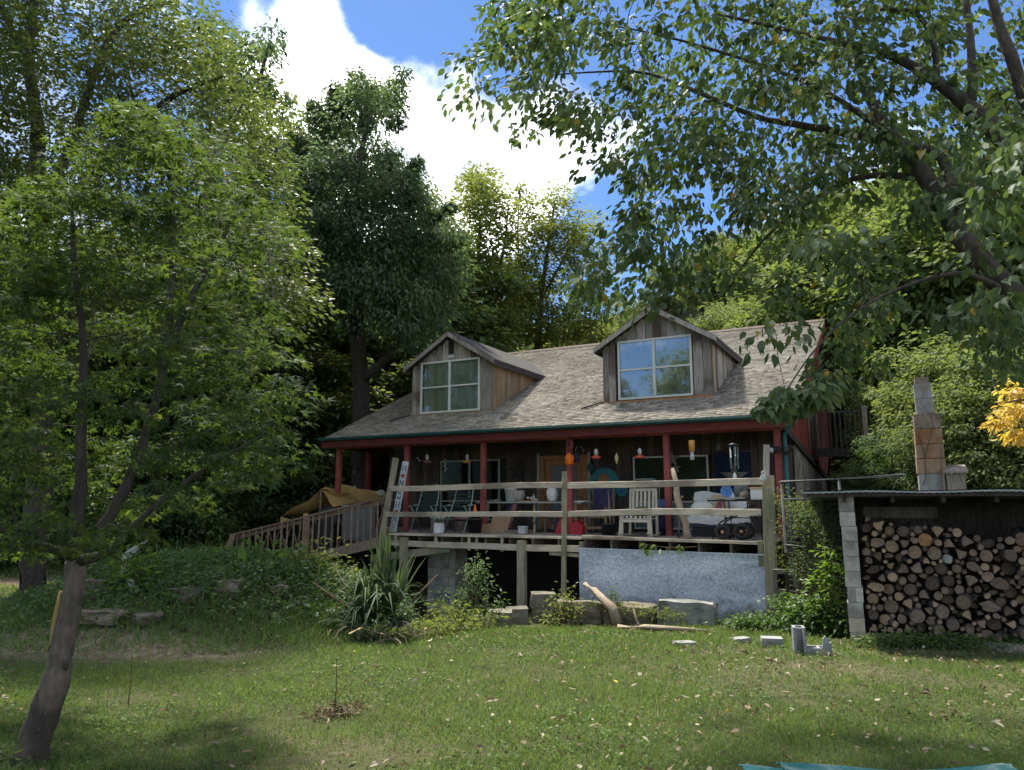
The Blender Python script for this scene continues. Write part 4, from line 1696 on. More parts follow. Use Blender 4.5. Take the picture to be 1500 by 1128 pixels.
def log_mat(name, c1, c2, ring):
    """sawn end: growth rings and radial checks"""
    m, t = new_mat(name)
    N, L = t.nodes.new, t.links.new
    o = N('ShaderNodeOutputMaterial')
    b = N('ShaderNodeBsdfPrincipled')
    L(b.outputs[0], o.inputs['Surface'])
    tc = N('ShaderNodeTexCoord')
    oi = N('ShaderNodeObjectInfo')
    w = N('ShaderNodeTexWave')
    w.wave_type = 'RINGS'
    w.rings_direction = 'Y'
    w.inputs['Scale'].default_value = 22
    w.inputs['Distortion'].default_value = 3.5
    w.inputs['Detail'].default_value = 3
    L(tc.outputs['Object'], w.inputs['Vector'])
    n = N('ShaderNodeTexNoise')
    n.inputs['Scale'].default_value = 14
    n.inputs['Detail'].default_value = 6
    L(tc.outputs['Object'], n.inputs['Vector'])
    mxx = N('ShaderNodeMixRGB')
    mxx.inputs[0].default_value = .62
    L(w.outputs['Fac'], mxx.inputs[1])
    L(n.outputs['Fac'], mxx.inputs[2])
    cr = N('ShaderNodeValToRGB')
    cr.color_ramp.elements[0].position = .36
    cr.color_ramp.elements[1].position = .66
    cr.color_ramp.elements[0].color = (*c1, 1)
    cr.color_ramp.elements[1].color = (*c2, 1)
    L(mxx.outputs[0], cr.inputs['Fac'])
    hs = N('ShaderNodeHueSaturation')
    mr = N('ShaderNodeMapRange')
    mr.inputs['To Min'].default_value = .72
    mr.inputs['To Max'].default_value = 1.22
    L(oi.outputs['Random'], mr.inputs['Value'])
    L(mr.outputs[0], hs.inputs['Value'])
    L(cr.outputs[0], hs.inputs['Color'])
    # drying checks running out from the heart
    mp = N('ShaderNodeMapping')
    mp.inputs['Rotation'].default_value = (R(90), 0, 0)
    L(tc.outputs['Object'], mp.inputs[0])
    gr = N('ShaderNodeTexGradient')
    gr.gradient_type = 'RADIAL'
    L(mp.outputs[0], gr.inputs[0])
    m1 = N('ShaderNodeMath')
    m1.operation = 'MULTIPLY_ADD'
    m1.inputs[1].default_value = 5.0
    L(gr.outputs['Fac'], m1.inputs[0])
    m0 = N('ShaderNodeMath')
    m0.operation = 'MULTIPLY_ADD'
    m0.inputs[1].default_value = 1.1
    L(n.outputs['Fac'], m0.inputs[0])
    L(oi.outputs['Random'], m0.inputs[2])
    L(m0.outputs[0], m1.inputs[2])
    m2 = N('ShaderNodeMath')
    m2.operation = 'FRACT'
    L(m1.outputs[0], m2.inputs[0])
    m3 = N('ShaderNodeMapRange')
    m3.inputs['From Min'].default_value = .02
    m3.inputs['From Max'].default_value = .14
    m3.inputs['To Min'].default_value = .45
    m3.inputs['To Max'].default_value = 1
    L(m2.outputs[0], m3.inputs['Value'])
    mm_ = N('ShaderNodeMixRGB')
    mm_.blend_type = 'MULTIPLY'
    mm_.inputs[0].default_value = 1
    L(hs.outputs[0], mm_.inputs[1])
    L(m3.outputs[0], mm_.inputs[2])
    L(mm_.outputs[0], b.inputs['Base Color'])
    b.inputs['Roughness'].default_value = .9
    bp = N('ShaderNodeBump')
    bp.inputs['Strength'].default_value = .5
    bp.inputs['Distance'].default_value = .01
    L(mxx.outputs[0], bp.inputs['Height'])
    L(bp.outputs[0], b.inputs['Normal'])
    return m


FACE = {'grey': log_mat('grey sawn end', (.105, .071, .052), (.33, .235, .17), 1), 'tan': log_mat('tan sawn end', (.18, .118, .07), (.46, .33, .215), 1),
        'dark': log_mat('dark sawn end', (.054, .037, .028), (.19, .135, .10), 1), 'orange': log_mat('orange sawn end', (.28, .14, .06), (.44, .24, .11), 1),
        'white': log_mat('white sawn end', (.33, .32, .30), (.52, .51, .48), 1)}
M['bark_log'] = pmat('log bark', (.038, .029, .025), (.11, .086, .073), 11, .95, .8, (2, .5, 2), rand=.25)


def make_log(x, zc, r, shape, tone, label, group, rnd, asp=1.0, rot=0.0, tilt=(0, 0), dy=0.0):
    mb = MB()
    n = 14 if shape == 'round' else 11
    sec = []
    for k in range(n):
        w = 2 * math.pi * k / n
        if shape == 'round':
            q = r * (1 + rnd.uniform(-.055, .055))
            sec.append((q * math.cos(w), q * math.sin(w) * asp))
        elif shape == 'split':
            a = rnd.uniform(-.04, .04)
            # a wedge: arc on one side, two riven faces
            if k < 7:
                ww = R(-52) + k / 6 * R(104)
                sec.append((r * (1.05 * math.cos(ww) - .35 + a), r * (1.05 * math.sin(ww) + a) * asp * 1.05))
            else:
                f = (k - 6) / 5
                p = [(.30, .83), (-.25, .45), (-.95, .05), (-.55, -.30), (.30, -.83)]
                i = k - 7
                px_, pz_ = p[min(i + (1 if i > 0 else 0), 4)] if i < 4 else p[4]
                if i == 0:
                    px_, pz_ = -.05, .55
                sec.append((r * (px_ + a), r * (pz_ + a) * asp))
        else:
            q = r * (1 + rnd.uniform(-.22, .18))
            sec.append((q * math.cos(w) * 1.15, q * math.sin(w) * asp * .8))
    c, s_ = math.cos(rot), math.sin(rot)
    sec = [(a * c - b * s_, a * s_ + b * c) for a, b in sec]
    Lg = rnd.uniform(.36, .46)
    fr = rnd.uniform(.86, .95) if shape == 'round' else rnd.uniform(.93, .98)
    vs = [(a * fr, -.006, b * fr) for a, b in sec] + [(a, .012, b) for a, b in sec] + [(a * 1.03, Lg * .5 + rnd.uniform(-.02, .02), b * 1.03) for a, b in sec] + [(a * .98, Lg, b * .98) for a, b in sec]
    vs.append((rnd.uniform(-.1, .1) * r, -.008 - rnd.uniform(0, .006), rnd.uniform(-.1, .1) * r))
    cidx = len(vs) - 1
    fs, ms = [], []
    for k in range(n):
        j = (k + 1) % n
        fs.append((cidx, k, j))
        ms.append(1)
        for q in range(3):
            fs.append((q * n + k, q * n + n + k, q * n + n + j, q * n + j))
            ms.append(0)
    fs.append(tuple(range(3 * n, 4 * n)))
    ms.append(0)
    mb.v, mb.f, mb.m = vs, fs, ms
    o = mb.build('firewood_log', [M['bark_log'], FACE[tone]])
    o.location = SW(x, dy, zc)
    o.rotation_euler = (tilt[0], 0, SR + tilt[1])
    tag(o, label, 'log', group)
    return o


def stack_top(x):
    """upper edge of the woodpile along the shed"""
    return 1.54 + .10 * math.sin(x * 2.4 + .6) + .05 * math.sin(x * 6.1) + .05 * (x / 2.6)


def build_logs():
    rnd = random.Random(17)
    placed = []
    gx = {}

    def try_place(r, tries):
        cnt = 0
        for _ in range(tries):
            x = rnd.uniform(.25 + r * .8, 2.46)
            z = rnd.uniform(.14 + r * .6, stack_top(x) - r * .75)
            ok = True
            for (a, b, q) in placed:
                if (a - x) ** 2 + (b - z) ** 2 < ((q + r) * .93) ** 2:
                    ok = False
                    break
            if ok:
                placed.append((x, z, r))
                cnt += 1
        return cnt
    for r, tries in ((.092, 45), (.080, 160), (.070, 520), (.060, 1500), (.050, 3400), (.042, 6500), (.034, 8000), (.027, 8000)):
        try_place(r, tries)
    placed.sort(key=lambda q: -q[2])
    sel = placed[:292]
    rest = placed[292:]
    special = {}
    # the few logs that stand out: a white sawn end, an orange one, the big pale split on top
    def nearest(x, z, rmin):
        best = min((q for q in sel if q[2] > rmin and q not in special), key=lambda q: (q[0] - x) ** 2 + (q[1] - z) ** 2)
        return best
    special[nearest(1.25, 1.08, .055)] = ('round', 'white', 'round firewood log with a chalk white sawn end, palest in the stack')
    special[nearest(.95, 1.33, .055)] = ('round', 'orange', 'round firewood log with a fresh orange sawn end near the stack top')
    special[nearest(.52, 1.5, .06)] = ('split', 'tan', 'pale tan split log on top of the stack by the block pier')
    lays = ('bottom', 'second', 'third', 'fourth', 'fifth', 'sixth', 'seventh', 'eighth', 'ninth', 'tenth')
    lay = lambda z: lays[min(9, max(0, int((z - .16) / .145)))] + ' layer'
    marks = ('beside the block pier', 'one log past the pier', 'two logs past the pier', 'below the pale board', 'past the pale board', 'left of mid stack', 'at mid stack', 'right of mid stack', 'near the frame edge', 'at the frame edge')
    place = lambda x: marks[min(9, max(0, int((x - .27) / .215)))]
    for q in sel:
        x, z, r = q
        if q in special:
            shape, tone, lab = special[q]
            grp = None
        else:
            t = rnd.random()
            shape = 'round' if t < .44 else ('split' if t < .78 else 'gnarled')
            t = rnd.random() + (.12 if z < .7 else -.05) + (.1 if x < 1.2 else -.08)
            tone = 'dark' if t < .28 else ('grey' if t < .80 else 'tan')
            if r < .04:
                shape = 'round'
            size = 'thick' if r > .075 else ('medium' if r > .055 else ('thin' if r > .038 else 'twig-thin'))
            lab = f'{size} {shape} firewood log with {tone} end, {lay(z)}, {place(x)}'
            grp = 'firewood logs stacked in the shed'
        make_log(x, z, r * rnd.uniform(1.0, 1.06), shape, tone, lab, grp or 'firewood logs stacked in the shed', rnd, asp=rnd.uniform(.86, 1.0), rot=rnd.uniform(0, 6.28) if shape != 'gnarled' else rnd.uniform(-.5, .5),
                 tilt=(rnd.uniform(-.16, .16), rnd.uniform(-.36, .36)), dy=.13 + rnd.uniform(-.10, .15))
    # the wood behind and between, only glimpsed through the gaps
    mb = MB()
    for (x, z, r) in rest:
        mb.tube([SW(x, .14, z), SW(x, .5, z)], r, 8)
    for k in range(70):
        x = 2.5 + .07 * (k % 7) + rnd.uniform(-.01, .01)
        z = .18 + .14 * (k // 7)
        mb.tube([SW(x, .14 + rnd.uniform(-.05, .08), z), SW(x, .5, z)], rnd.uniform(.045, .07), 9)
    for k in range(260):
        x = rnd.uniform(.3, 2.5)
        z = rnd.uniform(.2, stack_top(x) - .12)
        r = rnd.uniform(.05, .085)
        mb.tube([SW(x, .42, z), SW(x + rnd.uniform(-.04, .04), .85, z)], r, 8)
    o = mb.build('firewood_pile', M['bark_log'], kind='stuff')
    tag(o, 'dark mass of firewood glimpsed behind the front logs', 'firewood')


build_logs()

# loose brick on the shed roof at the edge of the view
o = MB().cbox(SW(2.62, .1, topz + .16), .12, .2, .13).build('brick', M['block'], loc=SW(2.62, .1, topz + .1))
tag(o, 'grey block lying on the shed roof edge', 'block')


# ================================================================= rocks and blocks
def rock(name, c, size, rz, label, cat, mat, seed, group=None, rough=.10, sub=6, box=.88):
    """rough quarried stone: a squared block with broken faces"""
    rnd = random.Random(seed)
    vs, idx, fs = [], {}, []

    def vert(i, j, k):
        key = (i, j, k)
        if key in idx:
            return idx[key]
        p = Vector((i / sub * 2 - 1, j / sub * 2 - 1, k / sub * 2 - 1))
        sph = p.normalized() * 1.18
        q = p.lerp(sph, 1 - box)
        nv = Vector((mnoise.noise(p * 1.1 + Vector((seed * 3.1, 0, 0))), mnoise.noise(p * 1.1 + Vector((0, seed * 2.7, 9))), mnoise.noise(p * 1.1 + Vector((5, 3, seed * 1.9)))))
        nv2 = Vector((mnoise.noise(p * 3.3 + Vector((seed, 0, 0))), mnoise.noise(p * 3.3 + Vector((0, seed, 4))), mnoise.noise(p * 3.3 + Vector((2, 1, seed)))))
        q = q + nv * rough * 2.2 + nv2 * rough * .8
        vs.append((q.x * size[0] / 2, q.y * size[1] / 2, q.z * size[2] / 2))
        idx[key] = len(vs) - 1
        return idx[key]
    for a in range(sub):
        for b in range(sub):
            for (m0, m1) in ((0, 0), (sub, 1)):
                for ax in range(3):
                    pts = []
                    for (da, db) in ((0, 0), (1, 0), (1, 1), (0, 1)):
                        t = [0, 0, 0]
                        t[ax] = m0
                        t[(ax + 1) % 3] = a + da
                        t[(ax + 2) % 3] = b + db
                        pts.append(vert(*t))
                    fs.append(tuple(pts) if m1 else tuple(pts[::-1]))
    mb = MB()
    mb.v, mb.f, mb.m = vs, fs, [0] * len(fs)
    o = mb.build(name, mat)
    o.location = c
    o.rotation_euler = (rnd.uniform(-.05, .05), rnd.uniform(-.05, .05), rz)
    tag(o, label, cat, group)
    return o


def on_ground(px, Y):
    """ground point on the sight line of photo column px at distance Y"""
    x = (px - 750) / FPX * (Y * cp + 0) * 1.0
    x = (px - 750) / FPX * Y * .975
    return x, Y, g1(x, Y)


p = H(-3.42, -1.0, 0)
rock('quarry_stone', (p.x, p.y, -.44), (1.05, .5, .46), ROT + .05, 'brown quarried stone under the forked driftwood at the sheet corner', 'stone', M['stone'], 3, 'squared stones along the metal sheet')
p = H(-2.38, -1.0, 0)
rock('quarry_stone', (p.x, p.y, -.42), (.94, .5, .46), ROT - .03, 'brown topped quarried stone between its two neighbours along the metal sheet', 'stone', M['stone'], 5, 'squared stones along the metal sheet')
p = H(-1.33, -1.0, 0)
rock('quarry_stone', (p.x, p.y, -.36), (1.0, .5, .56), ROT + .06, 'pale grey squared stone in front of the metal sheet', 'stone', M['stone_pale'], 14, 'squared stones along the metal sheet', rough=.06, box=.82)
# stacked old blocks by the crawl space
for i, (px, Y, z, sx, sz, lab, rz) in enumerate((
        (795, 14.9, -.22, .47, .30, 'upper mossy block of the pair beside the thin rail post', .1), (798, 14.9, -.51, .50, .28, 'lower mossy block of the pair beside the thin rail post', 0),
        (757, 14.6, -.46, .42, .30, 'mossy block against the foot of the thick deck post', .05), (733, 14.0, -.48, .42, .40, 'tall mossy block in the low wall by the shrub', 0),
        (705, 13.6, -.52, .36, .40, 'mossy block ending the low wall beside the bushy shrub', -.1), (715, 12.9, -.56, .40, .24, 'low tan block lying in front of the mossy wall', .2))):
    x = (px - 750) / FPX * Y * .98
    rock('wall_block', (x, Y, z), (sx, .36, sz), rz, lab, 'block', M['block_old'] if i != 5 else M['stone'], 20 + i, 'old blocks by the crawl space', rough=.05, box=.92)
for i, (px, py, Y, s, lab) in enumerate(((150, 905, 10.9, (.6, .35, .16), 'flat limestone slab at the foot of the planted mound'), (137, 868, 12.0, (.36, .3, .34), 'tan upright stone on the mound behind the leaning trunk'),
                                     (215, 908, 10.8, (.3, .25, .13), 'small flat limestone beside the slab at the mound foot'), (272, 872, 11.6, (.34, .3, .2), 'pale stone half way up the planted mound'),
                                     (338, 862, 12.0, (.36, .3, .24), 'pinkish stone near the top of the planted mound'), (410, 865, 12.2, (.26, .2, .14), 'little pale stone beside the big leafed weeds'),
                                     (491, 845, 14.0, (.5, .4, .36), 'brown boulder in the shade under the ramp'), (525, 862, 12.9, (.55, .4, .25), 'flat reddish stone behind the yucca'))):
    q = hit(px, py + 6)
    z = q[2] + .06
    rock('garden_stone', (q[0], q[1], z), s, i * .4, lab, 'stone', M['stone'], 40 + i, 'stones set in the planted mound', rough=.13)
# short pale things on the lawn near the sheet
q = at(1002, 934, 10.3)
rock('flat_stone', (q.x, q.y, g1(q.x, q.y) + .02), (.26, .18, .07), .2, 'flat grey stone lying in the grass before the driftwood', 'stone', M['stone_pale'], 61)
q = at(1086, 932, 10.6)
rock('flat_stone', (q.x, q.y, g1(q.x, q.y) + .03), (.22, .16, .08), .4, 'low pale stone next to the lying concrete cap', 'stone', M['stone_pale'], 63)

# concrete blocks
q = at(1130, 936, 10.0)
cb = thing('concrete_block', 'small pale concrete block lying flat on the grass', 'concrete block', (q.x, q.y, g1(q.x, q.y) + .02), R(-12))
mb = MB()
mb.box(-.13, .13, -.1, .1, .045, .10)
mb.box(-.13, .13, -.095, -.06, 0, .043)
mb.box(-.13, .13, .06, .095, 0, .043)
mb.build('block_body', M['block_new'], cb)
q = at(1190, 955, 9.35)
cb = thing('concrete_block', 'broken pale concrete block tipped on its side with one tall end standing', 'concrete block', (q.x, q.y, g1(q.x, q.y) - .005), R(-14))
mb = MB()
mb.box(-.215, -.18, -.09, .11, .0, .315)
mb.box(-.179, -.075, .075, .11, .0, .315)
mb.box(-.105, -.0745, -.09, .0745, .0, .315)
mb.box(-.179, -.106, -.02, .02, .02, .30)
mb.build('standing_web', M['block_new'], cb)
mb = MB()
mb.box(-.07, .21, -.09, -.055, .0, .085)
mb.box(-.07, .21, .075, .11, .0, .085)
mb.box(.05, .085, -.054, .074, .0, .085)
mb.build('web', M['block_new'], cb)
mb = MB()
mb.prism([(.10, -.095, .0855), (.215, -.095, .0855), (.215, -.095, .165), (.185, -.095, .15), (.145, -.095, .235), (.115, -.095, .19)], (0, .035, 0))
mb.prism([(.13, .075, .0855), (.213, .075, .0855), (.213, .075, .16), (.17, .075, .20)], (0, .035, 0))
mb.build('broken_end', M['block_new'], cb)

# driftwood
a, b = at(857, 856, 14.6), at(897, 890, 13.7)
mb = MB()
mb.tube([a, a.lerp(b, .3) + Vector((.02, 0, .02)), a.lerp(b, .7), b, b + Vector((.08, -.05, -.28))], [.05, .06, .075, .085, .10], 9)
o = mb.build('driftwood', M['drift'], smooth=True, loc=b)
tag(o, 'bleached branch leaning down from the sheet corner with a dark root end', 'driftwood')
mb = MB()
p0, p1 = at(905, 911, 12.9), at(1040, 921, 12.4)
zz = lambda q: Vector((q.x, q.y, g1(q.x, q.y) + .05))
mb.tube([zz(p0), zz(p0.lerp(p1, .3)) + Vector((0, 0, .02)), zz(p0.lerp(p1, .65)), zz(p1) + Vector((0, 0, -.03))], [.055, .05, .042, .02], 8)
c = zz(p0.lerp(p1, .25))
mb.tube([c, c + Vector((-.05, .05, .12)), c + Vector((-.09, .1, .3))], [.03, .022, .01], 6)
o = mb.build('driftwood', M['drift'], smooth=True, loc=c)
tag(o, 'bleached forked branch lying in the grass before the stones', 'driftwood')

# roofing sheets lying in the near grass
for k, (pa, pb, Y0, Y1, lab, zz_) in enumerate(((1140, 1470, 4.2, 4.86, 'long worn green ribbed roofing sheet lying in the near grass', .075), (1082, 1330, 4.15, 4.81, 'green roofing sheet lying under the longer one, patched pale', .05))):
    xa = (pa - 750) / FPX * 4.5
    xb = (pb - 750) / FPX * 4.5
    mb = MB()

    def sh(s, t, xa=xa, xb=xb, Y0=Y0, Y1=Y1, k=k):
        x = xa + s * (xb - xa)
        y = Y0 + t * (Y1 - Y0) - .05 * s
        r = .016 * max(0, math.sin(t * 30)) ** 3
        return (x, y, g1(x, y) + zz_ + r + .012 * math.sin(s * 7 + k) - (.02 if k == 0 else 0) * (1 - abs(2 * s - 1)))
    mb.cloth(sh, 40, 48)
    mb.cloth(lambda s, t: (sh(1 - s, t)[0], sh(1 - s, t)[1], sh(1 - s, t)[2] - .006), 40, 48)
    o = mb.build('roofing_sheet', M['green_sheet'], smooth=False, recalc=False)
    tag(o, lab, 'roofing sheet', 'green roofing sheets lying in the grass')

# chimney stack on the bank
CX, CY = 8.17, 14.5
cz = 2.0
chim = thing('block_chimney', 'orange stained block chimney with a pale flue on the bank behind the shed', 'chimney', (CX, CY, cz), R(-26))
MB().box(-.30, .30, -.28, .30, -.3, .22).build('base_block', M['block_new'], chim)
zc = .224
for i, (h, w, m) in enumerate(((.29, .64, 'chimney_stone'), (.28, .62, 'chimney_stone'), (.30, .61, 'chimney_stone'), (.29, .60, 'chimney_dark'))):
    mb = MB()
    c_ = .015
    pr = [(-w / 2 + c_, -.30), (w / 2 - c_, -.30), (w / 2, -.30 + c_), (w / 2, .30), (-w / 2, .30), (-w / 2, -.30 + c_)]
    mb.prism([(x, y, zc) for x, y in pr], (0, 0, h - .012))
    mb.build('chimney_block', M[m], chim)
    zc += h
for i in range(2):
    MB().beam((-.01 - .015 * i, .0, zc + i * .305), (-.025 - .015 * i, .0, zc + i * .305 + .298), .41 - .02 * i, .38, up=(0, 1, 0), ch=.02).build('flue', M['flue'], chim)
zc += .6
MB().box(-.20, .12, -.17, .15, zc + .003, zc + .13).build('flue_cap', M['chimney_dark'], chim)
chim.scale = (.76, .76, 1)
vn = MB()
vn.tube([(-.22, -.33, .0), (-.14, -.335, .15), (-.13, -.335, .55), (-.20, -.33, .85), (-.30, -.33, 1.2)], [.012, .011, .010, .008, .004], 5)
vn.tube([(-.13, -.335, .5), (-.02, -.335, .8), (.12, -.335, 1.15), (.08, -.33, 1.35), (-.1, -.24, 1.6), (.08, -.24, 1.95)], [.010, .009, .008, .007, .006, .004], 5)
vn.tube([(-.13, -.335, .65), (-.22, -.33, .95), (-.12, -.33, 1.2), (-.2, -.33, 1.36)], [.008, .007, .006, .003], 5)
vn.tube([(.2, -.335, .2), (.24, -.335, .6), (.30, -.33, .9)], [.007, .006, .003], 5)
o = vn.build('bare_vine', M['twig_dark'], smooth=True)
o.location = (CX, CY, cz)
o.scale = (.76, .76, 1)
o.rotation_euler = (0, 0, R(-26))
tag(o, 'leafless vine stems climbing the orange block chimney', 'vine')
q = at(1397, 705, 14.2)
q = at(1399, 705, 14.2)
bx = thing('lidded_box', 'old grey box with a slanted board lid beside the chimney', 'box', (q.x, q.y, q.z - .25), R(-24))
MB().box(-.2, .2, -.2, .2, 0, .42).build('box_body', M['grey_wood'], bx)
bx.scale = (.78, .78, .9)
MB().prism([(-.27, -.26, .44), (.27, -.26, .44), (.27, .26, .60), (-.27, .26, .60)], (0, 0, .035)).build('lid', M['grey_wood'], bx)
MB().box(-.29, -.24, -.25, .2, 0, .52).build('board', M['grey_wood'], bx)

# pipe and wire fence between the corner post and the shed
fa, fb = at(1150, 745, 12.9), at(1232, 745, 11.3)
fen = thing('wire_fence', 'grey pipe fence panel with square wire between the deck and the shed', 'fence', (fa.x, fa.y, 0))
Fq = lambda s, z: Vector(((fb.x - fa.x) * s, (fb.y - fa.y) * s, z))
for (z, s1) in ((2.02, 1.9), (1.72, 1.0), (.95, 1.0)):
    MB().tube([Fq(-.05, z), Fq(s1, z)], .022 if z > 2 else .016, 8).build('pipe_rail', M['pipe'], fen, smooth=True)
for s in (-.04, 1.0):
    MB().tube([Fq(s, -.4), Fq(s, 2.03)], .02, 8).build('pipe_post', M['pipe'], fen, smooth=True)
mb = MB()
for i in range(19):
    mb.tube([Fq(i / 18, .2), Fq(i / 18, 1.72)], .0026, 4, cap=False)
for i in range(18):
    mb.tube([Fq(0, .2 + i * .09), Fq(1, .2 + i * .09)], .0026, 4, cap=False)
mb.build('wire_mesh', M['pipe'], fen)
q = at(1140, 845, 13.4)
for i, (dz, lab) in enumerate(((.62, 'upper hollow block stacked in the shade behind the corner post'), (.18, 'lower hollow block stacked in the shade behind the corner post'))):
    bb = thing('hollow_block', lab, 'concrete block', (q.x + .12, q.y, -.40 + dz - .12), R(-20))
    mb = MB()
    mb.box(-.2, .2, -.1, .1, 0, .05)
    mb.box(-.2, .2, -.1, .1, .33, .40)
    mb.box(-.2, -.14, -.1, .1, .05, .33)
    mb.box(.14, .2, -.1, .1, .05, .33)
    mb.build('block_body', M['block_old'], bb)

# folded garden canopy, pole on the maple, bottle and such at the left
q = hit(182, 866)
um = thing('garden_umbrella', 'grey white half collapsed garden umbrella standing on the mound', 'umbrella', q)
zb = .22
MB().tube([(0.0, 0, 0), (.03, 0, .45), (.0, 0, .62)], .016, 7).build('pole', M['pipe'], um, smooth=True)
mb = MB()
tip = Vector((.32, .0, .52 + zb))
mb.add([(-.06, -.02, -.05 + zb), (-.02, -.10, .30 + zb), (-.04, .12, .34 + zb), tuple(tip), (.02, .02, .22 + zb), (-.045, -.06, .10 + zb), (.10, -.10, .36 + zb)],
       [(0, 1, 5), (1, 4, 5), (0, 5, 4), (0, 4, 2), (0, 2, 1), (1, 2, 3), (1, 3, 6), (6, 3, 4), (6, 4, 1), (4, 3, 2)])
mb.build('canopy', M['umbrella'], um)
MB().tube([(-.22, .02, .06), (-.05, -.02, .12), (.06, 0, .08)], [.03, .05, .03], 8).build('dark_cover', M['blue_dark'], um, smooth=True)
MB().lathe([(0, 0), (.06, 0), (.05, .16), (0, .17)], 10, (.10, -.05, .0)).build('pale_base', M['umbrella'], um, smooth=True)
mb = MB()
mb.tube([at(70, 955, 5.2), at(79, 920, 5.22), at(84, 895, 5.24), at(91, 866, 5.25)], [.018, .02, .022, .02], 8)
o = mb.build('garden_stake', M['bamboo'], smooth=True, loc=at(70, 955, 5.2))
tag(o, 'yellow brown stake leaning against the trunk of the near maple', 'stake')

# ================================================================= things on the porch
def ph(name, label, cat, u, v, z=FZ, rz=0.0, group=None):
    return thing(name, label, cat, H(u, v, z), ROT + rz, group)


def hung(name, label, cat, px, py, v, group=None, top=None):
    """a thing hanging from the porch roof: px, py is its top in the photograph, v its depth in the porch"""
    d = Vector(ray(px, py))
    c = Vector((0, 0, EYE))
    n = Vector((-UY, UX, 0))
    p0 = H(0, v, 0)
    t = (p0 - c).dot(n) / d.dot(n)
    p = c + d * t
    e = thing(name, label, cat, p, ROT, group)
    zt = zr(v) - .15 if top is None else top
    MB().tube([(0, 0, 0), (0, 0, zt - p.z)], .004, 5).build('hanger', M['black'], e)
    return e


def pv(px, py, v):
    d = Vector(ray(px, py))
    c = Vector((0, 0, EYE))
    n = Vector((-UY, UX, 0))
    p = c + d * ((H(0, v, 0) - c).dot(n) / d.dot(n))
    q = p - Vector((OX, OY, 0))
    return q.x * UX + q.y * UY, v, p.z


# two folding chairs
def folding_chair(label, u, v, rz):
    c = ph('folding_chair', label, 'chair', u, v, FZ, rz, 'folding chairs behind the rail')
    mb = MB()
    for s in (-1, 1):
        mb.tube([(s * .29, -.22, 0), (s * .28, .0, .42), (s * .26, .18, .80), (s * .24, .26, 1.10), (s * .18, .27, 1.17)], .014, 7)
        mb.tube([(s * .30, .30, 0), (s * .29, .0, .42), (s * .29, -.20, .62)], .014, 7)
    mb.tube([(-.18, .27, 1.17), (.18, .27, 1.17)], .014, 7)
    mb.build('tube_frame', M['green_tube'], c, smooth=True)
    for s in (-1, 1):
        MB().tube([(s * .31, -.26, .63), (s * .31, .0, .65), (s * .30, .17, .66)], [.018, .022, .016], 7).build('arm', M['green_tube'], c, smooth=True)
    for i in range(6):
        z = .52 + i * .10
        y = .09 + (z - .42) * .24
        MB().beam((-.25, y, z), (.25, y + .0, z), .012, .07, up=(0, -.24, 1)).build('slat', M['green_cloth'], c)
    for i in range(5):
        MB().beam((-.28, -.18 + i * .075, .43), (.28, -.18 + i * .075, .43), .065, .012).build('seat_slat', M['green_cloth'], c)
    MB().tube([(-.27, -.20, .43), (.27, -.20, .43)], .012, 6).build('bar', M['green_tube'], c, smooth=True)
    return c


u, v, _ = pv(622, 780, .75)
folding_chair('grey green folding chair directly beside the red post with the letter sign', u, v, .05)
u, v, _ = pv(672, 780, .75)
folding_chair('grey green folding chair between its twin and the table', u, v, -.05)

# the tall letter sign leaning on the second post
u0, _, z0 = pv(575.5, 781, .72)
u1, _, z1 = pv(594.5, 676, .95)
sg = ph('porch_sign', 'tall narrow white porch sign with blue grey letters and red hearts', 'sign', u0, .72, FZ)
sv = Vector((u1 - u0, .23, z1 - FZ))
sL = sv.length
sn_ = sv.normalized()
MB().beam((0, 0, 0), tuple(sv), .19, .02, up=(0, 1, 0)).build('sign_board', M['sign_white'], sg)
ax, sx_, sy_ = sn_, None, None
side = Vector((0, -1, 0)).cross(sn_)
side = Vector((1, 0, 0)) - sn_ * sn_.x
side.normalize()
nrm_ = side.cross(sn_).normalized()
if nrm_.y > 0:
    nrm_ = -nrm_


def glyph(ch, t, mat):
    cc = sv * t + nrm_ * .0125
    mb = MB()

    def bar(x0, y0, x1, y1, w=.028):
        p = cc + side * x0 + sn_ * y0
        q = cc + side * x1 + sn_ * y1
        mb.beam(p, q, .006, w, up=tuple((q - p).normalized().cross(nrm_))) if False else mb.tube([p, q], w / 2, 6)
    if ch == 'H':
        bar(-.05, -.075, -.05, .075)
        bar(.05, -.075, .05, .075)
        bar(-.05, 0, .05, 0)
    elif ch == 'M':
        bar(-.058, -.075, -.05, .075)
        bar(.058, -.075, .05, .075)
        bar(-.05, .075, 0, -.03)
        bar(.05, .075, 0, -.03)
    elif ch == 'E':
        bar(-.045, -.075, -.045, .075)
        for y in (-.07, 0, .07):
            bar(-.045, y, .048, y)
    elif ch == 'heart':
        pts = []
        for k in range(22):
            a = 2 * math.pi * k / 22
            x = 16 * math.sin(a) ** 3
            y = 13 * math.cos(a) - 5 * math.cos(2 * a) - 2 * math.cos(3 * a) - math.cos(4 * a)
            pts.append(cc + side * (x * .0042) + sn_ * (y * .0042))
        mb.prism(pts, nrm_ * .004)
    elif ch == 'leaf':
        for s in (-1, 1):
            mb.prism([cc, cc + side * .05 * s + sn_ * .045, cc + side * .062 * s - sn_ * .005, cc + side * .02 * s - sn_ * .04], nrm_ * .004)
    mb.build({'heart': 'heart', 'leaf': 'emblem'}.get(ch, 'letter'), mat, sg)


for ch, t in (('H', .90), ('heart', .79), ('M', .685), ('E', .575), ('leaf', .475), ('H', .375), ('heart', .275), ('M', .175), ('E', .065)):
    glyph(ch, t, M['sign_heart'] if ch == 'heart' else M['sign_ink'])

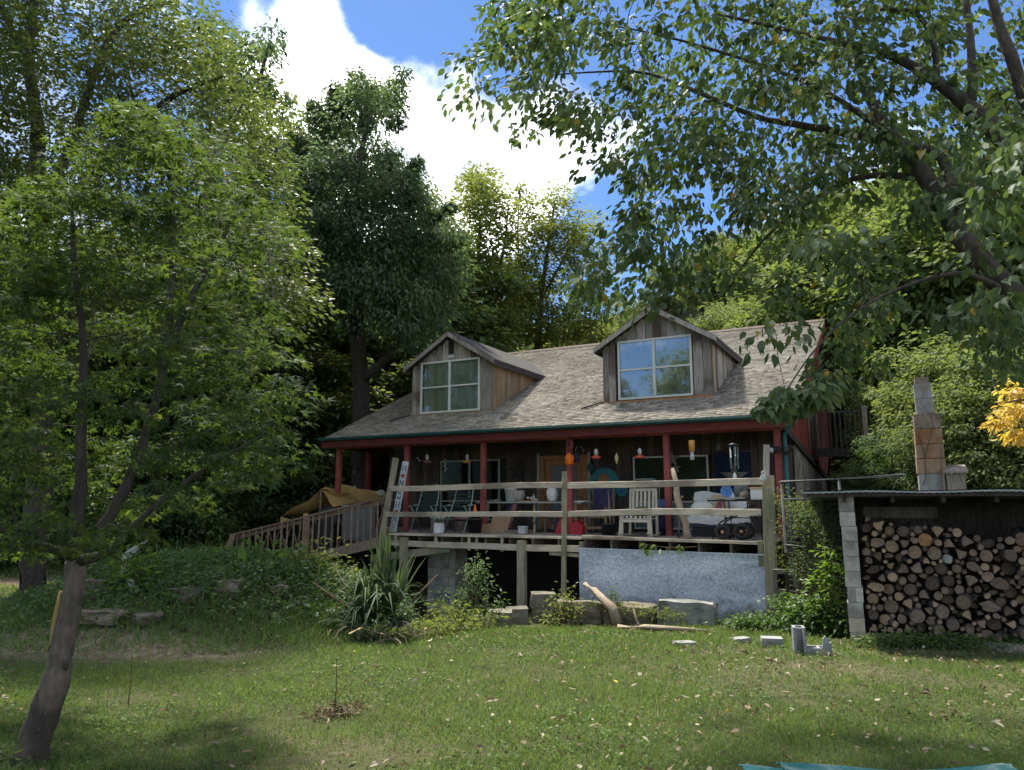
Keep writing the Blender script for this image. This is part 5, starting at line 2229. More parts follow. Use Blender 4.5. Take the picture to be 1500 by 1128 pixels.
# long folding table and what stands on it
ua, _, _ = pv(706, 748, 1.95)
ub, _, zt = pv(858, 746, 1.95)
tb = ph('folding_table', 'long pale folding table with crossed leg braces behind the rail', 'table', (ua + ub) / 2, 2.05, FZ)
TL, TZ = (ub - ua), .74
MB().box(-TL / 2, TL / 2, -.38, .38, TZ - .035, TZ).build('tabletop', M['frame_dim'], tb)
for s in (-.40, .06, .44):
    for y in (-.3, .3):
        MB().beam((s * TL, y, 0), (s * TL, y, TZ - .037), .05, .05, up=(0, 1, 0)).build('leg', M['post_wood'], tb)
for (a, b) in ((-.40, -.22), (.06, -.14), (.06, .24), (.44, .28)):
    MB().beam((a * TL, -.33, .22), (b * TL, -.33, TZ - .04), .02, .03, up=(0, 1, 0)).build('brace', M['shade_wood'], tb)
TT = FZ + TZ + .002


def on_table(name, label, cat, px, v=1.85):
    u, _, _ = pv(px, 745, v)
    return ph(name, label, cat, u, v, TT)


e = on_table('bucket', 'white plastic bucket standing on the porch table', 'bucket', 748)
MB().lathe([(0, .003), (.115, .003), (.15, .30), (.158, .30), (.158, .33), (.14, .33), (.105, .02), (0, .02)], 20).build('bucket_body', M['white'], e, smooth=True)
MB().tube([(.155 * math.cos(a), .155 * math.sin(a), .30 - .09 * math.sin(a)) for a in [math.pi * k / 10 for k in range(11)]], .004, 5).build('handle', M['pipe'], e, smooth=True)
e = on_table('wicker_basket', 'brown wicker basket beside the white bucket on the table', 'basket', 759, 1.98)
MB().lathe([(0, .0), (.13, .0), (.18, .14), (.16, .28), (.15, .28), (.12, .03), (0, .03)], 18).build('basket_body', M['grey_wood'], e, smooth=True)
MB().tube([(-.10, -.05, .25), (.02, -.08, .36), (.13, -.08, .50)], [.03, .026, .018], 7).build('stick', M['drift'], e, smooth=True)
e = on_table('tray', 'thin brown tray of pale shells on the table', 'tray', 779, 1.82)
MB().box(-.26, .26, -.15, .15, .0, .022).build('tray_board', M['tan_wood'], e)
rnd = random.Random(6)
for i in range(7):
    MB().ball((rnd.uniform(-.12, .16), rnd.uniform(-.08, .08), .05 + .02 * (i % 3)), (.04, .035, .035), 7, 5).build('shell', M['cream_wood'], e, smooth=True)
MB().prism([(.0, 0, .06), (.10, .0, .06), (.05, 0, .20)], (0, .02, 0)).build('shell', M['cream_wood'], e)
e = on_table('wire_basket', 'small rusty wire basket behind the tray on the table', 'basket', 789, 2.1)
mb = MB()
for z, r in ((.0, .10), (.10, .12), (.20, .13), (.26, .13)):
    mb.tube([(r * math.cos(k * math.pi / 8), r * math.sin(k * math.pi / 8), z + .01) for k in range(17)], .007, 5)
for k in range(12):
    a = k * math.pi / 6
    mb.tube([(.10 * math.cos(a), .10 * math.sin(a), .01), (.13 * math.cos(a), .13 * math.sin(a), .27)], .005, 4)
mb.build('wire_frame', M['twig_dark'], e)
e = on_table('vase', 'white egg shaped vase with a jagged rim on the table', 'vase', 809, 1.8)
mb = MB()
n = 22
prof = [(.07, 0), (.115, .06), (.14, .17), (.135, .26), (.10, .36)]
mb.lathe([(0, .002)] + prof, n)
base = len(mb.v) - n
for k in range(n):
    x, y, z = mb.v[base + k]
    mb.v[base + k] = (x, y, z + (.022 if k % 4 < 2 else -.025))
mb.build('vase_body', M['white'], e, smooth=True)
e = on_table('newspaper', 'crumpled white papers on the near end of the table', 'papers', 720, 1.85)
mb = MB()
mb.cloth(lambda s, t: ((s - .5) * .42, (t - .5) * .28, .02 + .05 * abs(math.sin(s * 7 + t * 3)) * (1 - abs(2 * s - 1.3) * .5)), 12, 6)
mb.build('paper', M['white'], e, recalc=False)
e = on_table('white_board', 'thin white board lying on the far end of the table', 'board', 846, 1.9)
MB().box(-.24, .24, -.14, .14, 0, .02).build('board_sheet', M['white'], e)

# under and about the table
u, _, _ = pv(733, 780, 1.55)
e = ph('cardboard_box', 'open brown cardboard box under the porch table', 'box', u, 1.5, FZ)
MB().box(-.42, .0, -.16, .2, .0, .20).build('box_body', M['card'], e)
MB().prism([(-.22, -.165, .0), (.28, -.165, .0), (.42, -.165, .40), (-.08, -.165, .42)], (0, .012, 0)).build('flap', M['card'], e)
u, _, _ = pv(752, 778, 1.6)
e = ph('striped_cloth', 'purple and pink cloth hanging below the table edge', 'cloth', u, 1.62, FZ)
mb = MB()
mb.cloth(lambda s, t: (-.16 + t * .20 + (s - .5) * .16, .03 * math.sin(s * 9 + t * 2), .10 + t * .58), 10, 8)
mb.build('cloth_fold', M['maroon'], e, recalc=False)
MB().cloth(lambda s, t: (-.24 + t * .18 + (s - .5) * .12, .05 + .02 * math.sin(s * 9), .14 + t * .52), 8, 6).build('dark_fold', M['purple'], e, recalc=False)
u, _, _ = pv(766, 782, 1.2)
e = ph('plastic_tub', 'small pale plastic tub with a grey lid on the deck', 'tub', u, 1.2, FZ)
MB().box(-.09, .09, -.07, .07, 0, .14).build('tub_body', M['clear'], e)
MB().box(-.10, .10, -.08, .08, .142, .17).build('lid', M['umbrella'], e)
u, _, _ = pv(760, 780, 1.4)
e = ph('floor_mat', 'flat brown board lying on the deck under the table', 'board', u, 1.42, FZ)
MB().box(-.34, .30, -.15, .15, 0, .07).build('board_slab', M['joist'], e)
for (px, lab, s) in ((821, 'tilted red jug behind the thin rail post', .30), (847, 'squat bright red fuel can beside the red post', .0)):
    u, _, _ = pv(px, 783, 1.5)
    e = ph('fuel_can', lab, 'fuel can', u, 1.45, FZ, 0, 'red cans on the deck')
    mb = MB()
    if s:
        mb.prism([(-.10, -.1, 0), (.08, -.1, 0), (.14, -.1, .34), (.06, -.1, .34)], (0, .2, 0))
    else:
        mb.prism([(-.14, -.1, 0), (.16, -.1, 0), (.17, -.1, .18), (.08, -.1, .27), (-.10, -.1, .27), (-.15, -.1, .16)], (0, .2, 0))
    mb.build('can_body', M['red_plastic'], e)
    MB().tube([(.03, 0, .27 + s * .25), (.09, 0, .32 + s * .25), (.15, 0, .30 + s * .25)], .02, 7).build('spout', M['red_plastic'], e, smooth=True)
    MB().tube([(-.08, 0, .26 + s * .2), (-.05, 0, .31 + s * .2), (.03, 0, .31 + s * .2)], .012, 6).build('handle', M['red_plastic'], e, smooth=True)

# pots by the chairs
T_STRAP = (np.array([(0, -.5, 0), (0, .5, 0), (.35, -.45, .10), (.35, .45, .10), (.7, -.3, .08), (.7, .3, .08), (1, 0, -.10)], float), [(0, 1, 2), (1, 3, 2), (2, 3, 4), (3, 5, 4), (4, 5, 6)])


def strap_plant(name, parent, n, L, W, spread, mat, seed, c=(0, 0, 0), up=1.0):
    rng = np.random.default_rng(seed)
    P = np.zeros((n, 3)) + np.array(c) + rng.normal(0, .03, (n, 3)) * np.array([1, 1, 0])
    D = rng.normal(0, spread, (n, 3))
    D[:, 2] = up * rng.uniform(.5, 1.1, n)
    v, f, t = leaf_arrays(P, D, np.stack([-D[:, 0], -D[:, 1], np.full(n, .8)], 1) + rng.normal(0, .2, (n, 3)), rng.uniform(.6, 1.1, n) * L, T_STRAP, rng.uniform(.1, .8, n), np.full(n, W))
    return tri_object(name, v, f, t, mat, parent)


def pot(name, label, u, v, r, h, mat, plant=None, seed=1, square=False):
    e = ph(name, label, 'plant pot', u, v, FZ)
    if square:
        MB().prism([(-r * .8, -r * .8, 0), (r * .8, -r * .8, 0), (r * .8, r * .8, 0), (-r * .8, r * .8, 0)], (0, 0, h)).build('pot_body', M[mat], e)
    else:
        MB().lathe([(0, .002), (r * .78, .002), (r, h), (r * 1.06, h), (r * 1.06, h * .88), (r * .9, h * .88), (0, h * .8)], 18).build('pot_body', M[mat], e, smooth=True)
    if plant:
        strap_plant('plant', e, plant, .24, .018, .5, M['lf_bed'], seed, (0, 0, h * .85))
    return e


u, _, _ = pv(643, 780, .5)
pot('plant_pot', 'square white pot with a small green plant behind the lower rail', u, .5, .11, .24, 'white', 26, 3, True)
u, _, _ = pv(694, 778, .9)
pot('plant_pot', 'round black pot next to the red post by the table', u, .95, .19, .34, 'black_plastic', 14, 5)
u, _, _ = pv(618, 778, .9)
e = ph('wicker_stool', 'low wicker stool with a pale cushion behind the first folding chair', 'stool', u, 1.6, FZ)
MB().lathe([(.20, 0), (.17, .14), (.20, .28), (0, .28)], 16).build('stool_body', M['brown_board'], e, smooth=True)
MB().ball((0, 0, .34), (.21, .19, .08), 12, 7).build('cushion', M['white_cloth'], e, smooth=True)
u, _, _ = pv(664, 778, 1.3)
e = ph('wicker_stool', 'low wicker stool with a maroon cushion behind the second folding chair', 'stool', u, 1.7, FZ)
MB().lathe([(.20, 0), (.17, .14), (.20, .26), (0, .26)], 16).build('stool_body', M['dark_board'], e, smooth=True)
MB().ball((0, 0, .32), (.21, .19, .07), 12, 7).build('cushion', M['maroon'], e, smooth=True)
u, _, z_ = pv(696, 752, .95)
e = ph('watering_can', 'dark can with an orange cone spout standing on the black pot rim', 'can', u, .95, FZ + .345)
MB().lathe([(0, 0), (.10, 0), (.09, .20), (0, .21)], 14, (-.03, 0, 0)).build('can_body', M['black_plastic'], e, smooth=True)
MB().lathe([(.06, .06), (.045, .2), (.012, .33), (0, .335)], 12, (.03, -.06, .0)).build('cone', M['orange_glass'], e, smooth=True)

# hung from the porch roof
def feeder(px, py, v, label, red='feeder_red'):
    e = hung('hummingbird_feeder', label, 'bird feeder', px, py, v, 'feeders hung from the porch roof')
    MB().lathe([(0, 0), (.022, -.01), (.05, -.06), (.042, -.13), (.03, -.16), (.0, -.16)], 14).build('bottle', M['clear'], e, smooth=True)
    MB().lathe([(.03, -.15), (.11, -.19), (.115, -.215), (.09, -.235), (0, -.24)], 16).build('base', M[red], e, smooth=True)
    return e


feeder(626, 665, 1.9, 'pinkish feeder hanging nearest the letter sign', 'maroon')
feeder(684.5, 665, 1.9, 'amber based feeder hanging just short of the third red post', 'amber')
feeder(873, 657, 1.4, 'red based feeder hanging past the orange lantern', 'feeder_red')
feeder(937, 656, 1.4, 'red based feeder hanging before the pale blinds', 'feeder_red')
e = hung('lantern', 'orange glass lantern hung before the red post by the rail end', 'lantern', 834, 664, 1.3)
MB().lathe([(0, 0), (.02, -.02), (.10, -.07), (.115, -.12), (.09, -.25), (.03, -.28), (0, -.28)], 8).build('lantern_body', M['orange_glass'], e)
MB().lathe([(0, .02), (.03, .0), (.105, -.062)], 8).build('lantern_cap', M['orange_glass'], e)
MB().tube([(0, 0, -.28), (0, 0, -.45)], .008, 6).build('tassel', M['red_dark'], e)
e = hung('carved_mask', 'dark carved wooden mask on the red post above the lantern', 'mask', 835, 644, 1.49, top=3.2)
MB().ball((0, 0, -.12), (.085, .04, .17), 12, 8).build('mask_body', M['red_wall'], e, smooth=True)
MB().ball((0, -.04, -.13), (.02, .025, .04), 8, 5).build('nose', M['red_dark'], e, smooth=True)
e = hung('spindle_ornament', 'gold spindle ornament hanging between the two red feeders', 'ornament', 903, 663, 1.4)
MB().lathe([(0, 0), (.012, -.02), (.05, -.11), (.045, -.15), (.012, -.26), (0, -.27)], 10).build('spindle', M['gold'], e, smooth=True)
e = hung('seed_feeder', 'amber cylinder seed feeder with a clear foot hanging by the navy cloth', 'bird feeder', 1013, 645, 1.2)
MB().lathe([(0, 0), (.062, 0), (.066, -.02), (.062, -.24), (0, -.24)], 14).build('tube', M['amber'], e, smooth=True)
MB().lathe([(.035, -.24), (.045, -.33), (.05, -.42), (0, -.42)], 12).build('foot', M['clear'], e, smooth=True)


def chime(px, py, v, label, n, L, mat, group='wind chimes'):
    e = hung('wind_chime', label, 'wind chime', px, py, v, group)
    MB().lathe([(0, .03), (.11, .0), (.11, -.03), (0, -.03)], 14).build('disc', M['black'], e, smooth=True)
    for k in range(n):
        a = 2 * math.pi * k / n + .3
        l_ = L * (1 - .12 * (k % 3))
        MB().tube([(.08 * math.cos(a), .08 * math.sin(a), -.05), (.08 * math.cos(a), .08 * math.sin(a), -l_)], .016, 8).build('chime_tube', M[mat], e, smooth=True)
    MB().tube([(0, 0, -.03), (0, 0, -L - .1)], .003, 4).build('string', M['black'], e)
    MB().lathe([(0, -L - .06), (.03, -L - .12), (.045, -L - .19), (0, -L - .22)], 10).build('clapper', M['white'], e, smooth=True)


chime(1074, 651, .9, 'grey green wind chime with a white clapper before the navy cloth', 5, .50, 'green_tube')
chime(521, 685, 3.0, 'thin white wind chime in the open end of the porch', 4, .46, 'pipe')
e = hung('spiral_ornament', 'small dark wire spiral beside the amber seed feeder', 'ornament', 1052, 648, 1.3)
MB().tube([(.045 * math.cos(k * .7), .045 * math.sin(k * .7), -.02 - k * .006) for k in range(26)], .005, 5).build('spiral', M['pipe'], e)
e = hung('shell_garland', 'string of small pale shells hanging near the folding chairs', 'garland', 652, 672, 1.7)
rnd = random.Random(8)
for k in range(6):
    MB().ball((.02 * (-1) ** k + .012 * k - .03, 0, -.03 - .055 * k), .019, 7, 5).build('shell', M['cream_wood'], e, smooth=True)
MB().tube([(-.03, 0, 0), (-.06, 0, -1.05)], .004, 4).build('string', M['pipe'], e)
e = hung('blue_ornaments', 'cluster of small blue glass balls hanging by the letter sign', 'ornament', 611, 668, 1.9)
for k, (x, z) in enumerate(((-.04, -.02), (.02, -.06), (-.01, -.1), (.08, -.12), (.05, -.16))):
    MB().ball((x, 0, z), .025, 8, 6).build('ball', M['umbrella' if k % 2 else 'navy'], e, smooth=True)
e = hung('plant_hook', 'grey crook hook curling out past the orange lantern', 'hook', 845, 656, 1.45)
MB().tube([(-.03, 0, -.12), (-.03, 0, -.02), (.02, 0, .03), (.09, 0, .03), (.15, 0, -.03), (.17, 0, -.12)], .010, 7).build('crook', M['pipe'], e, smooth=True)
MB().lathe([(0, -.13), (.07, -.14), (.09, -.3), (0, -.36)], 12, (-.03, 0, 0)).build('hanging_pot', M['navy'], e, smooth=True)
e = hung('hanging_chain', 'dark chain hanging at the open end by the navy cloth', 'chain', 1100, 650, 1.4)
mb = MB()
for k in range(20):
    z = -k * .045
    mb.tube([(.012 * math.cos(a), .012 * math.sin(a) if k % 2 else 0, z - .02 + .025 * math.sin(a)) for a in [2 * math.pi * q / 8 for q in range(9)]], .004, 4)
mb.build('links', M['shade_wood'], e)

# on the wall
u, _, z = pv(885, 709, 3.93)
e = ph('round_sign', 'round teal wall sign with an orange arch and green foot', 'sign', u, 3.93, z)
MB().lathe([(0, -.02), (.43, -.02), (.43, .0), (0, .0)], 30, axis=(0, -1, 0)).build('disc', M['teal_sign'], e)
mb = MB()
mb.prism([(-.16, -.012, -.02)] + [(.16 * -math.cos(math.pi * k / 10), -.012, .10 + .16 * math.sin(math.pi * k / 10)) for k in range(11)] + [(.16, -.012, -.02)], (0, -.008, 0))
mb.build('arch', M['orange_wood'], e)
MB().prism([(.38 * math.cos(R(200 + 14 * k)), -.004, .38 * math.sin(R(200 + 14 * k))) for k in range(11)], (0, -.006, 0)).build('green_foot', M['green_paint'], e)
MB().prism([(-.05, -.014, -.34), (.05, -.014, -.34), (.02, -.014, -.12), (-.02, -.014, -.12)], (0, -.006, 0)).build('pale_figure', M['umbrella'], e)
u, _, z = pv(911, 719, 3.93)
e = ph('round_sign', 'small teal flower plaque next to the round wall sign', 'plaque', u, 3.93, z)
for k in range(6):
    a = k * math.pi / 3
    MB().ball((.10 * math.cos(a), -.02, .10 * math.sin(a)), (.075, .015, .075), 8, 6).build('petal', M['teal_sign'], e, smooth=True)
MB().ball((0, -.03, 0), (.06, .02, .06), 8, 6).build('centre', M['blue'], e, smooth=True)
u, _, z = pv(865, 684, 3.93)
e = ph('wall_plaque', 'small dull teal plaque high on the porch boards', 'plaque', u, 3.93, z)
MB().prism([(-.09, 0, -.10), (.09, 0, -.10), (.11, 0, .02), (.0, 0, .12), (-.11, 0, .02)], (0, -.02, 0)).build('plaque_board', M['teal'], e)


def star(mb, c, r, r2=.4, y0=0.0, dep=-.02, n=5, rot=0.0):
    pts = []
    for k in range(2 * n):
        a = math.pi / 2 + rot + math.pi * k / n
        q = r if k % 2 == 0 else r * r2
        pts.append((c[0] + q * math.cos(a), c[1] + y0, c[2] + q * math.sin(a)))
    m = len(pts)
    cen = (c[0], c[1] + y0 + dep, c[2])
    mb.add(pts + [cen, (c[0], c[1] + y0, c[2])], [(m, k, (k + 1) % m) for k in range(m)] + [(m + 1, (k + 1) % m, k) for k in range(m)])
    return mb


for (px, py, lab, sz) in ((757, 690, 'dark metal star on the boards beside the big porch window', .30), (984, 672, 'pale metal star on the boards behind the driftwood pole', .24), (990, 686, 'small pale star on the blind beside the driftwood pole', .15)):
    u, _, z = pv(px, py, 3.92)
    e = ph('wall_star', lab, 'star ornament', u, 3.92, z, 0, 'metal stars on the porch wall')
    star(MB(), (0, 0, 0), sz, dep=-.05).build('star_body', M['shade_wood' if px < 900 else 'quilt_star'], e)
ua, _, za = pv(1046, 663, 3.88)
ub, _, zb = pv(1100, 707, 3.88)
e = ph('star_quilt', 'navy cloth with a tan star hanging on the porch wall', 'quilt', (ua + ub) / 2, 3.88, FZ)
w_ = (ub - ua) / 2
mb = MB()
mb.cloth(lambda s, t: ((s - .5) * 2 * w_, .03 * math.sin(s * 14) * (1 - t) + .01, .85 + t * (za - FZ - .85)), 30, 6)
mb.build('cloth', M['navy'], e, smooth=True, recalc=False)
MB().tube([(-w_ - .04, 0, za - FZ + .01), (w_ + .04, 0, za - FZ + .01)], .014, 7).build('rod', M['quilt_star'], e, smooth=True)
star(MB(), (.05, 0, za - FZ - .60), .36, .38, -.035, -.02).build('star_patch', M['quilt_star'], e)

# purple chair, bucket, cream rocker, barrel, bench
u, _, _ = pv(876, 786, 2.2)
e = ph('porch_chair', 'dark purple backed wooden chair with a maroon patterned cushion', 'chair', u, 2.3, FZ)
for s in (-1, 1):
    MB().beam((s * .26, .26, 0), (s * .26, .32, 1.05), .05, .05, up=(0, 1, 0)).build('leg', M['brown_board'], e)
    MB().beam((s * .26, -.24, 0), (s * .26, -.24, .58), .05, .05, up=(0, 1, 0)).build('leg', M['brown_board'], e)
    MB().beam((s * .27, -.28, .60), (s * .27, .28, .60), .06, .03).build('arm', M['brown_board'], e)
MB().box(-.26, .26, -.25, .27, .36, .41).build('seat', M['brown_board'], e)
MB().prism([(-.25, .20, .46), (.25, .20, .46), (.24, .27, 1.06), (-.22, .27, 1.06)], (0, .06, 0)).build('cover', M['purple'], e)
mb = MB()
mb.ball((0, -.02, .46), (.29, .27, .075), 16, 8)
mb.build('cushion', M['maroon'], e, smooth=True)
MB().box(-.26, .26, -.245, -.22, .10, .16).build('stretcher', M['brown_board'], e)
u, _, _ = pv(893, 787, 1.5)
e = ph('bucket', 'black plastic bucket on the deck before the purple chair', 'bucket', u, 1.45, FZ)
MB().lathe([(0, .002), (.145, .002), (.175, .22), (.19, .225), (.19, .25), (.16, .25), (.13, .03), (0, .03)], 20).build('bucket_body', M['black_plastic'], e, smooth=True)
MB().tube([(.02, .05, .05), (-.02, .12, .6), (-.07, .2, 1.0)], .012, 6).build('stick', M['drift'], e, smooth=True)
u, _, _ = pv(936, 790, 1.1)
e = ph('rocking_chair', 'cream slatted rocking chair with an olive cushion', 'chair', u, 1.15, FZ)
for s in (-1, 1):
    MB().prism([(s * .33 - .045, -.30, 0), (s * .33 + .045, -.30, 0), (s * .30 + .045, -.27, .50), (s * .30 - .045, -.27, .50)], (0, .06, 0)).build('leg', M['cream_wood'], e)
    MB().beam((s * .31, .28, 0), (s * .29, .34, 1.02), .05, .05, up=(0, 1, 0)).build('leg', M['cream_wood'], e)
    mb = MB()
    mb.tube([(s * .31, -.34, .47), (s * .31, -.24, .53), (s * .31, .0, .54), (s * .30, .27, .56)], [.03, .045, .04, .03], 8)
    mb.build('arm', M['cream_wood'], e, smooth=True)
    mb = MB()
    mb.tube([(s * .32, -.42, .07), (s * .32, -.2, .02), (s * .32, .1, .015), (s * .32, .45, .06)], .022, 7)
    mb.build('rocker', M['cream_wood'], e, smooth=True)
MB().beam((-.31, .335, 1.0), (.31, .335, 1.0), .04, .06).build('rail', M['cream_wood'], e)
for i in range(6):
    x = -.23 + i * .092
    MB().beam((x, .27, .42), (x, .335, .97), .055, .018, up=(0, 1, 0)).build('slat', M['cream_wood'], e)
for i in range(5):
    MB().beam((-.29, -.25 + i * .11, .37), (.29, -.25 + i * .11, .37), .09, .02).build('seat_slat', M['cream_wood'], e)
MB().box(-.29, .29, -.305, -.28, .30, .355).build('rail', M['cream_wood'], e)
MB().ball((.03, .10, .50), (.22, .12, .14), 14, 8).build('cushion', M['olive_cloth'], e, smooth=True)
for k in range(5):
    MB().ball((-.2 + .1 * k, -.23, .405), .03, 8, 5).build('knob', M['white_cloth'], e, smooth=True)
mb = MB()
mb.tube([(-.34, .42, .62), (-.33, .45, 1.12), (-.22, .46, 1.24), (.22, .46, 1.24), (.33, .45, 1.12), (.34, .42, .62)], .013, 7)
mb.build('hoop', M['green_tube'], e, smooth=True)
u, _, _ = pv(968, 790, 1.9)
e = ph('barrel', 'dark blue barrel with a blue bag on it behind the red post', 'barrel', u, 2.0, FZ)
MB().lathe([(0, .002), (.24, .002), (.26, .25), (.25, .5), (.24, .55), (0, .55)], 18).build('barrel_body', M['blue_dark'], e, smooth=True)
MB().ball((.0, -.02, .66), (.19, .16, .14), 12, 8).build('bag', M['blue'], e, smooth=True)
MB().ball((-.05, -.08, .58), (.16, .12, .05), 10, 6).build('pale_bag', M['quilt_star'], e, smooth=True)
ua, _, za = pv(985, 687, .8)
ub, _, _ = pv(1008, 791, .35)
e = ph('driftwood_pole', 'knotty bleached driftwood pole leaning beside the red post', 'driftwood', ub, .32, FZ)
d_ = Vector((ua - ub, .45, za - FZ))
rnd = random.Random(3)
pts = [d_ * f + Vector((.03 * math.sin(f * 9), 0, 0)) for f in (0, .2, .4, .6, .8, 1)]
MB().tube(pts, [.075, .07, .075, .068, .06, .05], 9).build('stem', M['drift'], e, smooth=True)
for f, q in ((.30, (.12, -.03, .06)), (.55, (.10, -.02, .07)), (.62, (-.09, -.03, .05)), (.35, (-.07, -.05, .02))):
    b = d_ * f
    MB().tube([b, b + Vector(q) * .6, b + Vector(q)], [.03, .02, .008], 6).build('stub', M['drift'], e, smooth=True)
e = ph('bench_legs_stump', 'grey branchy stick stand on the deck left of the blanket bench', 'stick stand', pv(994, 790, .8)[0], .8, FZ)
e.name = 'stick_stand'
e['label'] = 'grey branchy stick stand on the deck beside the blanket covered bench'
MB().tube([(0, 0, 0), (.03, 0, .25), (.01, 0, .52)], [.03, .028, .02], 7).build('stem', M['grey_wood'], e, smooth=True)
MB().tube([(.02, 0, .26), (.14, 0, .30), (.24, 0, .29)], [.02, .016, .01], 6).build('arm', M['grey_wood'], e, smooth=True)
MB().tube([(.02, 0, .36), (-.07, 0, .42)], [.016, .008], 6).build('arm', M['grey_wood'], e, smooth=True)

ua, _, _ = pv(1006, 790, 1.5)
ub, _, _ = pv(1100, 790, 1.5)
bl = ub - ua
e = ph('glider_bench', 'wooden bench draped with white blankets behind the black table', 'bench', (ua + ub) / 2, 1.75, FZ)
for s in (-1, 1):
    MB().beam((s * bl * .46, .25, 0), (s * bl * .46, .30, .85), .05, .05, up=(0, 1, 0)).build('leg', M['brown_board'], e)
    MB().beam((s * bl * .46, -.25, 0), (s * bl * .46, -.25, .42), .05, .05, up=(0, 1, 0)).build('leg', M['brown_board'], e)
MB().box(-bl * .48, bl * .48, -.28, .28, .38, .42).build('seat', M['brown_board'], e)
MB().box(-bl * .48, bl * .48, .24, .28, .45, .86).build('backrest', M['brown_board'], e)
mb = MB()


def blanket(s, t):
    x = (s - .5) * bl * 1.02
    if t < .4:
        return (x, -.30 - .012 * math.sin(s * 30), .27 + .18 * t / .4 + .015 * math.sin(s * 11))
    q = (t - .4) / .6
    return (x, -.30 + q * .5, .455 + .02 * math.sin(s * 8 + q * 4))


mb.cloth(blanket, 40, 12)
mb.build('blanket', M['white_cloth'], e, smooth=True, recalc=False)
mb = MB()
mb.cloth(lambda s, t: ((s - .5) * bl * .86 - .0, .20 - .08 * math.sin(t * 3.1) + .012 * math.sin(s * 25), .58 + .36 * t + .03 * math.sin(s * 9)), 36, 8)
mb.build('blanket', M['white_cloth'], e, smooth=True, recalc=False)
MB().ball((-.38, .03, .60), (.26, .10, .15), 12, 8).build('pillow', M['curtain'], e, smooth=True)
MB().ball((.40, .02, .62), (.22, .10, .16), 12, 8).build('pillow', M['white_cloth'], e, smooth=True)
MB().ball((-bl * .46, -.22, .47), (.10, .12, .10), 12, 8).build('bolster', M['umbrella'], e, smooth=True)
u, _, _ = pv(1050, 760, 1.35)
e = ph('picture_frame', 'tan wooden frame propped on the blanket covered bench', 'frame', u, 1.44, FZ + .47)
for s, lean in ((-1, .10), (1, .0)):
    MB().beam((s * .12 - .02, 0, 0), (s * .12 + .06 + lean, .06, .40), .06, .025, up=(0, 1, 0)).build('frame_board', M['tan_wood'], e)
MB().beam((-.1, .06, .38), (.22, .06, .38), .03, .06).build('frame_board', M['tan_wood'], e)
MB().prism([(-.12, .02, .02), (.12, .02, .02), (.18, .07, .36), (.02, .07, .36)], (0, .01, 0)).build('picture', M['maroon'], e)
for px, lab in ((1032, 'dark lidded storage tote under the blanket covered bench'),):
    u, _, _ = pv(px, 788, 1.4)
    e = ph('storage_tote', lab, 'tote', u, 1.62, FZ)
    MB().prism([(-.24, -.2, 0), (.24, -.2, 0), (.26, -.22, .22), (-.26, -.22, .22)], (0, .4, 0)).build('tote_body', M['black_plastic'], e)
    MB().box(-.28, .28, -.24, .24, .222, .25).build('lid', M['purple'], e)
# black wheeled garden table
u, _, _ = pv(1082, 789, .55)
e = ph('wheeled_table', 'black wire frame table on big wheels beside the corner post', 'table', u, .62, FZ)
mb = MB()
for s in (-1, 1):
    y = s * .22
    mb.tube([(-.46, y, .0), (-.44, y, .16), (-.30, y, .34), (.02, y, .50), (.30, y, .66)], .014, 7)
    mb.tube([(.50, y, .0), (.42, y, .22), (.26, y, .48), (.22, y, .72)], .014, 7)
    mb.tube([(-.14, y, .0), (-.20, y, .40), (-.22, y, .74)], .012, 7)
    mb.tube([(-.22, y, .42), (.34, y, .42)], .012, 7)
for x, z in ((-.22, .42), (.34, .42), (-.44, .16), (.42, .22), (0.02, .50)):
    mb.tube([(x, -.22, z), (x, .22, z)], .011, 6)
mb.build('tube_frame', M['black'], e, smooth=True)
MB().box(-.52, .62, -.33, .33, .74, .775).build('tabletop', M['black'], e)
MB().prism([(-.54, -.34, .79), (.18, -.34, .79), (.18, .2, .79), (-.54, .2, .79)], (0, 0, .025)).build('slate_slab', M['frame_dim'], e)
for (x, r) in ((-.26, .15), (.10, .165)):
    for y in (-.27, .27):
        w = MB()
        w.lathe([(r * .62, -.02), (r * .92, -.026), (r, -.012), (r, .012), (r * .92, .026), (r * .62, .02), (r * .62, -.02)], 22, (x, y, r), axis=(0, 1, 0))
        wh = w.build('wheel', M['black_plastic'], e, smooth=True)
        sp_ = MB()
        sp_.lathe([(0, -.03), (.03, -.03), (.03, .03), (0, .03)], 10, (x, y, r), axis=(0, 1, 0))
        sp_.build('hub', M['tan_wood'], wh, smooth=True)
        for k in range(6):
            a = k * math.pi / 3
            MB().tube([(x, y, r), (x + r * .66 * math.cos(a), y, r + r * .66 * math.sin(a))], .006, 5).build('spoke', M['black'], wh)
TZ2 = FZ + .777
u, _, _ = pv(1064, 730, .45)
e = ph('bowl', 'blue enamel bowl standing on edge on the black table', 'bowl', u, .50, FZ + .817)
MB().lathe([(0, .05), (.06, .045), (.115, .01), (.122, -.005), (.112, 0), (.06, .03), (0, .035)], 24, (0, 0, .122), axis=(.1, 1, .05)).build('bowl_body', M['blue'], e, smooth=True)
u, _, _ = pv(1092, 728, .6)
e = ph('kettle', 'dark tin kettle on the black wheeled table', 'kettle', u, .62, TZ2)
MB().lathe([(0, .0), (.13, .0), (.14, .05), (.10, .14), (.04, .17), (.03, .20), (0, .21)], 16).build('kettle_body', M['shade_wood'], e, smooth=True)
MB().tube([(-.11, 0, .06), (-.19, 0, .10), (-.24, 0, .15)], [.03, .02, .014], 7).build('spout', M['shade_wood'], e, smooth=True)
MB().tube([(-.08, 0, .14), (-.05, 0, .26), (.06, 0, .26), (.09, 0, .13)], .008, 6).build('handle', M['black'], e, smooth=True)
u, _, _ = pv(1088, 725, 1.0)
